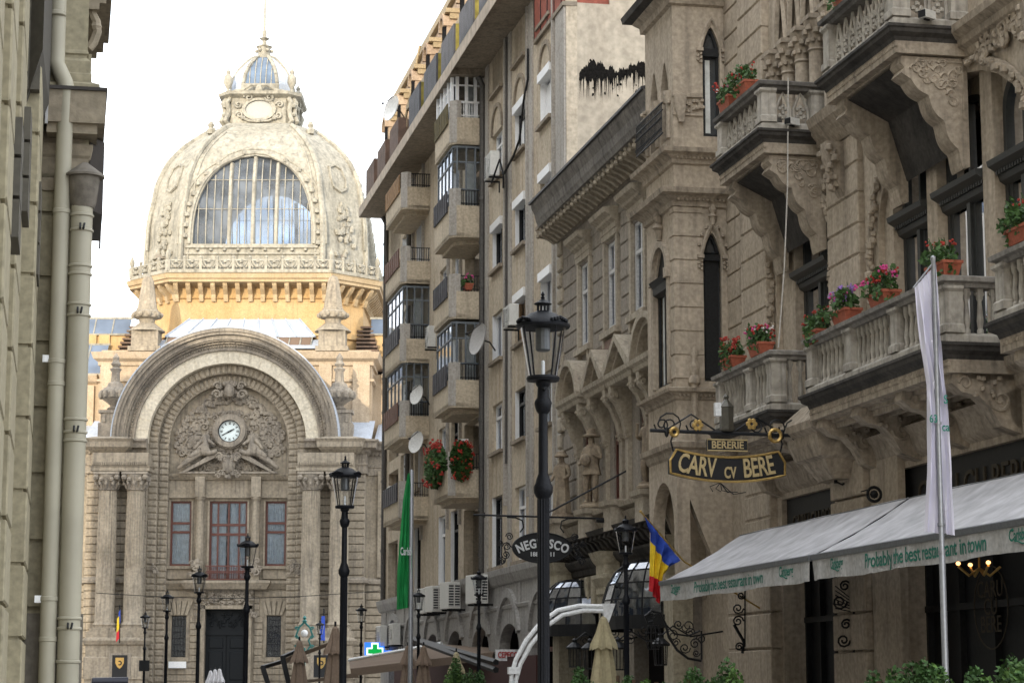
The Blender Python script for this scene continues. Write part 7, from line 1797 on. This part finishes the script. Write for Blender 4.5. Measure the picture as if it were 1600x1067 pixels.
# ---------------- terrace awning, pergola, beams
t = thing('terrace_awning', 'large brown terrace awning with pale front edge behind the green flag', 'awning', (72, -9.6, 0))
m = M(); a = pp(548, 1040, 74); b = pp(700, 1008, 70); c = pp(782, 1006, 68); d = pp(548, 1062, 74)
def P3(x, y, u): w_, z_ = pp(x, y, u); return (u, -w_, z_)
q = [P3(546, 1032, 78), P3(690, 1006, 72), P3(780, 1012, 66), P3(770, 1020, 64), P3(548, 1046, 76)]
m.add(q+[(x_, y_, z_-.06) for x_, y_, z_ in q], [(0, 1, 2, 3, 4), (9, 8, 7, 6, 5)]+[(i, (i+1) % 5, 5+(i+1) % 5, 5+i) for i in range(5)])
q = [P3(548, 1044, 76), P3(770, 1018, 64), P3(770, 1030, 64), P3(548, 1056, 76)]; m.add(q, [(0, 1, 2, 3)]); m.build('cloth', BRO, t)
m = M(); m.tube([P3(546, 1031, 78), P3(690, 1005, 72)], .07, 5); m.build('front_edge', WHITEF, t)
m = M(); m.tube([P3(650, 1000, 70), P3(775, 1046, 58)], .09, 5); m.tube([P3(640, 996, 72), P3(775, 1034, 58)], .09, 5)
for x in (655, 770): p = P3(x, 1040, 66); m.tube([(p[0], p[1], 0), p], .06, 5)
m.build('frame', BLACK, t)
m = M(); p = P3(650, 1064, 80); m.box(58, 84, -12.4, -12.35, 0, 2.4); m.build('shop_backdrop', plain('shop_dark_red', (.06, .02, .018), .8), t)
t = thing('pergola', 'dark steel pergola frame with brown cloth strips in front of the palace steps', 'pergola', (62, -6.4, 0))
m = M()
for x, y, x2, y2 in ((410, 1040, 420, 1072), (441, 1024, 452, 1072)):
    a, b = P3(x, y, 60), P3(x2, y2, 60); m.tube([a, b, (b[0], b[1], 0)], .09, 4)
m.tube([P3(410, 1042, 60), P3(470, 1024, 64)], .07, 4); m.tube([P3(441, 1026, 60), P3(472, 1012, 62)], .06, 4); m.tube([P3(469, 1012, 62), P3(469, 1028, 62)], .05, 4); m.build('frame', BLACK, t)
m = M(); q = [P3(445, 1028, 61), P3(528, 998, 56), P3(530, 1003, 56), P3(447, 1034, 61)]; m.add(q, [(0, 1, 2, 3)]); q = [P3(480, 1062, 61), P3(560, 1050, 56), P3(560, 1058, 56), P3(480, 1066, 61)]; m.add(q, [(0, 1, 2, 3)]); m.build('cloth_strip', BRO, t)
# ---------------- lettered board, pharmacy sign, teal ornament
t = thing('shop_sign', 'white board with red letters CEPECO beside the white umbrella arm', 'sign', (63, -12.0, 2.3))
p, q = pp(774, 1014, 62), pp(812, 1032, 62); m = M(); m.box(61.96, 62.04, -q[0], -p[0], q[1], p[1]); m.build('board', WHITEF, t)
m = M(); vs, fs = text_mesh('CEPECO', .26, .01, .006); cw_, cz_ = (p[0]+q[0])/2, (p[1]+q[1])/2; m.add([(61.94-z, -(cw_+x*.6), cz_+y*.85) for x, y, z in vs], fs); m.build('lettering', plain('sign_red', (.45, .02, .02), .6), t)
t = thing('pharmacy_sign', 'lit blue square sign with a green cross at the apartment corner', 'sign', (86, -10.5, 3.0))
p, q = pp(570, 1003, 86), pp(600, 1031, 86); m = M(); m.box(85.9, 86.1, -q[0], -p[0], q[1], p[1]); m.tube([(86.05, -q[0], (p[1]+q[1])/2), (86.05, -12.6, (p[1]+q[1])/2)], .04, 5)
m.build('light_box', plain('pharmacy_blue', (.02, .12, .55), .4, emit=(.03, .2, .9), es=.6), t)
cw_, cz_ = (p[0]+q[0])/2, (p[1]+q[1])/2
def cross(r, w_, x, mt, nm): 
    m = M(); pl = [(-w_, -r), (w_, -r), (w_, -w_), (r, -w_), (r, w_), (w_, w_), (w_, r), (-w_, r), (-w_, w_), (-r, w_), (-r, -w_), (-w_, -w_)]; m.prism([(-cw_+a, cz_+b) for a, b in pl], 'x', x, x+.03); m.build(nm, mt, t)
cross(.33, .14, 85.87, plain('pharmacy_white', (.8, .85, .9), .4, emit=(.8, .9, 1), es=.7), 'cross_outline'); cross(.27, .09, 85.84, plain('pharmacy_green', (.0, .3, .05), .4, emit=(.0, .35, .06), es=.5), 'cross')
t = thing('ornate_lamp', 'teal ornate iron lamp head with a white globe in front of the palace', 'street lamp', (104, -7, 0)); w_, zt = pp(476, 963, 104); t.location = FR['street'][1]+Matrix.Rotation(A_ST, 3, 'Z') @ Vector((104, -w_, 0)); ORG[t.name] = Vector((104, -w_, 0))
TEAL = plain('teal_iron', (.03, .16, .15), .4, .3); m = M(); y0 = -w_; zc = zt-.85
m.tube([(104, y0, 0), (104, y0, zc-.6)], .07, 6)
for s in (-1, 1):
    m.tube([(104, y0+s*.1, zc-.8), (104, y0+s*.3, zc-.5), (104, y0+s*.2, zc-.25), (104, y0+s*.38, zc), (104, y0+s*.25, zc+.35), (104, y0+s*.1, zc+.5), (104, y0, zc+.6)], .05, 6)
    for dz in (-.1, .3, -.55): m.tube([(104, y0+s*(.36+.09*(1-k/14)*cos(k*.7)), zc+dz+.09*(1-k/14)*sin(k*.7)) for k in range(13)], .03, 5)
m.lathe(104, y0, [(.08, zc+.55), (.12, zc+.65), (.05, zc+.72), (.1, zc+.8), (.02, zc+.9)], 8); m.build('frame', TEAL, t, smooth=True)
m = M(); m.ball((104, y0, zc+.08), .17, seg=12); m.build('globe', WHITEF, t, smooth=True)
# ---------------- wall lanterns and wrought iron arms
def wlant(label, x, y, u, k=1.0, grp='wrought iron lanterns along the ground floor'):
    w_, z_ = pp(x, y, u); t = thing('wall_lantern', label, 'lantern', (u, -w_, z_), 'street', 0, grp)
    m = M()
    for i in range(6):
        a = i*pi/3; m.tube([(.13*k*cos(a), .13*k*sin(a), -.5*k), (.15*k*cos(a), .15*k*sin(a), -.05)], .012, 4)
    m.lathe(0, 0, [(.2*k, -.08), (.21*k, -.04), (.1*k, .05), (.05*k, .08), (.06*k, .13), (.01, .18)], 12); m.lathe(0, 0, [(.14*k, -.5*k), (.14*k, -.47*k)], 12)
    m.build('cage', BLACK, t, rel=True)
    m = M(); m.lathe(0, 0, [(.12*k, -.49*k), (.14*k, -.08)], 12, False); m.build('glass', GLASSL, t, rel=True)
    m = M(); m.tube([(0, 0, .1), (0, -.25, .3), (0, -.6, .1), (0, -(12.4-w_), .2)], .018, 5)
    for (dy, dz, r, g) in ((-.25, .12, .12, 1), (-.55, .3, .14, -1), (-.8, .05, .1, 1)): m.tube([(0, dy+r*(1-.8*j/14)*cos(g*j*.7), dz+r*(1-.8*j/14)*sin(g*j*.7)) for j in range(15)], .012, 4)
    m.build('scroll_arm', BLACK, t, rel=True)
wlant('iron lantern under the canopy behind the near lamp post', 898, 1008, 50); wlant('iron lantern left of the closed beige umbrella', 922, 1009, 47.5); wlant('iron lantern right of the closed beige umbrella', 966, 1008, 44); wlant('long iron lantern between the oriel and the tricolour flag', 1032, 1002, 41, .9)
u0 = 40.2; t = thing('iron_bracket', 'big wrought iron scroll arm carrying a barrel shaped basket under the tricolour flag', 'bracket', (u0, -12.0, 3)); m = M()
def PU(x, y): w_, z_ = pp(x, y, u0); return (u0, -w_, z_)
m.tube([PU(1096, 1032), PU(1075, 1028), PU(1058, 1015), PU(1045, 995), PU(1040, 975), PU(1032, 958), PU(1018, 954), PU(1008, 962), PU(1012, 972), PU(1020, 970)], .025, 6)
m.tube([PU(1096, 1030), PU(1096, 985)], .02, 5); m.tube([PU(1040, 975), PU(1055, 990), PU(1075, 993), PU(1094, 985)], .018, 5)
for (x, y, r, g) in ((1060, 975, 8, 1), (1078, 988, 8, -1), (1070, 1012, 9, 1), (1086, 1005, 9, -1), (1056, 1003, 7, -1), (1018, 962, 6, 1), (1088, 1020, 6, 1)):
    m.tube([PU(x+r*(1-.8*j/14)*cos(g*j*.7), y+r*(1-.8*j/14)*sin(g*j*.7)) for j in range(15)], .013, 4)
m.build('scroll_arm', BLACK, t)
m = M(); c = PU(1021, 995)
for k in range(10): a = k*pi/5; m.tube([(c[0]+r*cos(a), c[1]+r*sin(a), c[2]+dz) for r, dz in ((.1, -.22), (.14, -.1), (.15, 0), (.14, .1), (.1, .22))], .008, 4)
for r, dz in ((.1, -.22), (.145, -.08), (.145, .08), (.1, .22)): m.tube([(c[0]+r*cos(a), c[1]+r*sin(a), c[2]+dz) for a in [k*pi/8 for k in range(16)]], .01, 4, closed=True)
m.tube([PU(1021, 970), c], .008, 4); m.build('basket', BLACK, t)
u0 = 33.9; t = thing('iron_bracket', 'dark wrought iron ornament on the pier under the awning joint', 'bracket', (u0, -12.3, 2.5)); m = M()
def PU(x, y): w_, z_ = pp(x, y, u0); return (u0, -w_, z_)
m.tube([PU(1334, 905), PU(1334, 1035)], .02, 5)
for (x, y, r, g) in ((1318, 1000, 11, 1), (1322, 975, 9, -1), (1312, 940, 12, 1), (1320, 915, 9, -1)): m.tube([PU(x+r*(1-.8*j/14)*cos(g*j*.7), y+r*(1-.8*j/14)*sin(g*j*.7)) for j in range(15)], .018, 5)
for k in range(6): m.tube([PU(1330, 935+k*4), PU(1305, 915+k*7)], .012, 4)
m.build('scrolls', BLACK, t)
u0 = 38.3; t = thing('iron_bracket', 'small wrought iron lattice ornament under the far awning', 'bracket', (u0, -12.3, 2.5)); m = M()
def PU(x, y): w_, z_ = pp(x, y, u0); return (u0, -w_, z_)
for (x, y, r, g) in ((1153, 950, 9, 1), (1153, 970, 9, -1), (1158, 930, 6, 1), (1155, 1010, 7, -1)): m.tube([PU(x+r*(1-.8*j/14)*cos(g*j*.7), y+r*(1-.8*j/14)*sin(g*j*.7)) for j in range(15)], .016, 5)
m.tube([PU(1147, 975), PU(1163, 1003), PU(1160, 1020)], .03, 5); m.tube([PU(1164, 920), PU(1164, 1010)], .015, 5); m.build('scrolls', BLACK, t)
u0 = 34.0; t = thing('wall_lantern', 'dark iron lamp fixture on the pier above the awning', 'lantern', (u0, -12.3, 4.7)); m = M()
def PU(x, y): w_, z_ = pp(x, y, u0); return (u0, -w_, z_)
for y in (712, 722, 735, 745): m.tube([PU(1308, y), PU(1322, y-3)], .035, 5)
m.tube([PU(1306, 705), PU(1306, 755)], .03, 5); m.tube([PU(1306, 752), PU(1316, 757), PU(1345, 742)], .02, 5); m.build('fixture', BLACK, t)
m = M(); m.tube([PU(1309, 690), PU(1309, 708)], .05, 8); m.build('lamp', plain('lamp_grey', (.4, .43, .46), .4), t)
u0 = 32.2; t = thing('loudspeaker', 'small round dark horn fixed over the awning beside the wood panel', 'loudspeaker', (u0, -12.3, 4.4)); 
def PU(x, y): w_, z_ = pp(x, y, u0); return (u0, -w_, z_)
m = M(); c = PU(1366, 772); m.tube([(c[0], c[1]+.11*cos(a), c[2]+.11*sin(a)) for a in [k*pi/8 for k in range(16)]], .025, 6, closed=True); m.tube([PU(1345, 768), PU(1366, 762)], .012, 4); m.ball(c, .07, .8, 1, 1); m.build('horn', BLACK, t)
# floodlights and the white cord
for (u, y, z, lb) in ((35.0, -11.95, 11.05, 'small floodlight lying on the slab edge of the left upper balcony'), (28.8, -11.9, 11.05, 'small floodlight lying on the slab edge of the right upper balcony')):
    t = thing('floodlight', lb, 'floodlight', (u, y, z), 'street', .5, 'floodlights on the upper balconies'); m = M(); m.box(-.07, .07, -.12, .1, .02, .14); m.k = 1; m.box(-.06, .06, .1, .12, .03, .13); m.build('body', [MATS['ac_white'], BLACK], t, rel=True); m = M(); m.box(-.02, .02, -.05, .05, 0, .03); m.build('foot', BLACK, t, rel=True)
m = M(); p = [(35.0, -11.9, 11.9), (35.0, -11.85, 10.0), (34.95, -11.75, 8.6), (34.9, -11.6, 7.2)]; m.tube(p, .012, 5); tag(m.build('cord', plain('white_cord', (.5, .48, .44), .8), None, at=(0, 0, 0)), 'thin white cord hanging from the left upper balcony down to the lower one', 'cord')
# overhead wires
for i, (a, b, lb) in enumerate([((150, 926, 120), (600, 922, 118), 'thin overhead wire crossing in front of the palace columns'), ((775, 700, 70), (870, 660, 60), 'thin wire slung along the apartment block facade')]):
    p, q = pp(a[0], a[1], a[2]), pp(b[0], b[1], b[2]); m = M(); pts = [(a[2]+(b[2]-a[2])*t, -(p[0]+(q[0]-p[0])*t), p[1]+(q[1]-p[1])*t-.35*sin(pi*t)) for t in [k/12 for k in range(13)]]
    m.tube(pts, .025, 4); tag(m.build('wire', BLACK, None, at=(0, 0, 0)), lb, 'wire')
# parked van far left in front of the palace
w_, _ = pp(170, 1060, 112)
t = thing('parked_van', 'dark van with only its roof in sight below the left palace columns', 'van', (112, -w_, 0)); ORG[t.name] = Vector((112, -w_, 0)); y0 = -w_
m = M(); m.prism([(-2.3, .35), (2.2, .35), (2.3, 1.0), (1.6, 1.25), (1.1, 1.9), (.9, 1.97), (-2.2, 1.97), (-2.35, 1.8)], 'y', -.85, .85); m.build('body', plain('van_dark_paint', (.015, .016, .03), .3), t, rel=True, bev=.06)
m = M(); m.prism([(-2.0, 1.2), (1.2, 1.2), (.95, 1.75), (-2.0, 1.75)], 'y', -.87, .87); m.build('windows', BLUEGL, t, rel=True)
for x in (-1.5, 1.5):
    for s in (-1, 1):
        m = M(); m.arc(x, .34, .0, .34, s*.72 if s > 0 else -.88, s*.88 if s > 0 else -.72, 0, 2*pi, 18); m.build('wheel', BLACK, t, rel=True)
m = M(); m.add([(-400, -300, 0), (400, -300, 0), (400, 600, 0), (-400, 600, 0)], [(0, 1, 2, 3)]); g_ = m.build('ground', ASPH, None, frame='world'); g_['kind'] = 'structure'
# pavements with kerbs along both rows
for nm, ya, yb in (('pavement', -12.6, -11.0), ('pavement', -.9, .4)):
    m = M(); m.box(-40, 120, ya, yb, 0.0, .13); o = m.build(nm, stone('pavement_slabs', (.22, .21, .19), (.28, .27, .25), (.1, .1, .09), .4, 1), None, at=(0, 0, 0)); o['kind'] = 'structure'
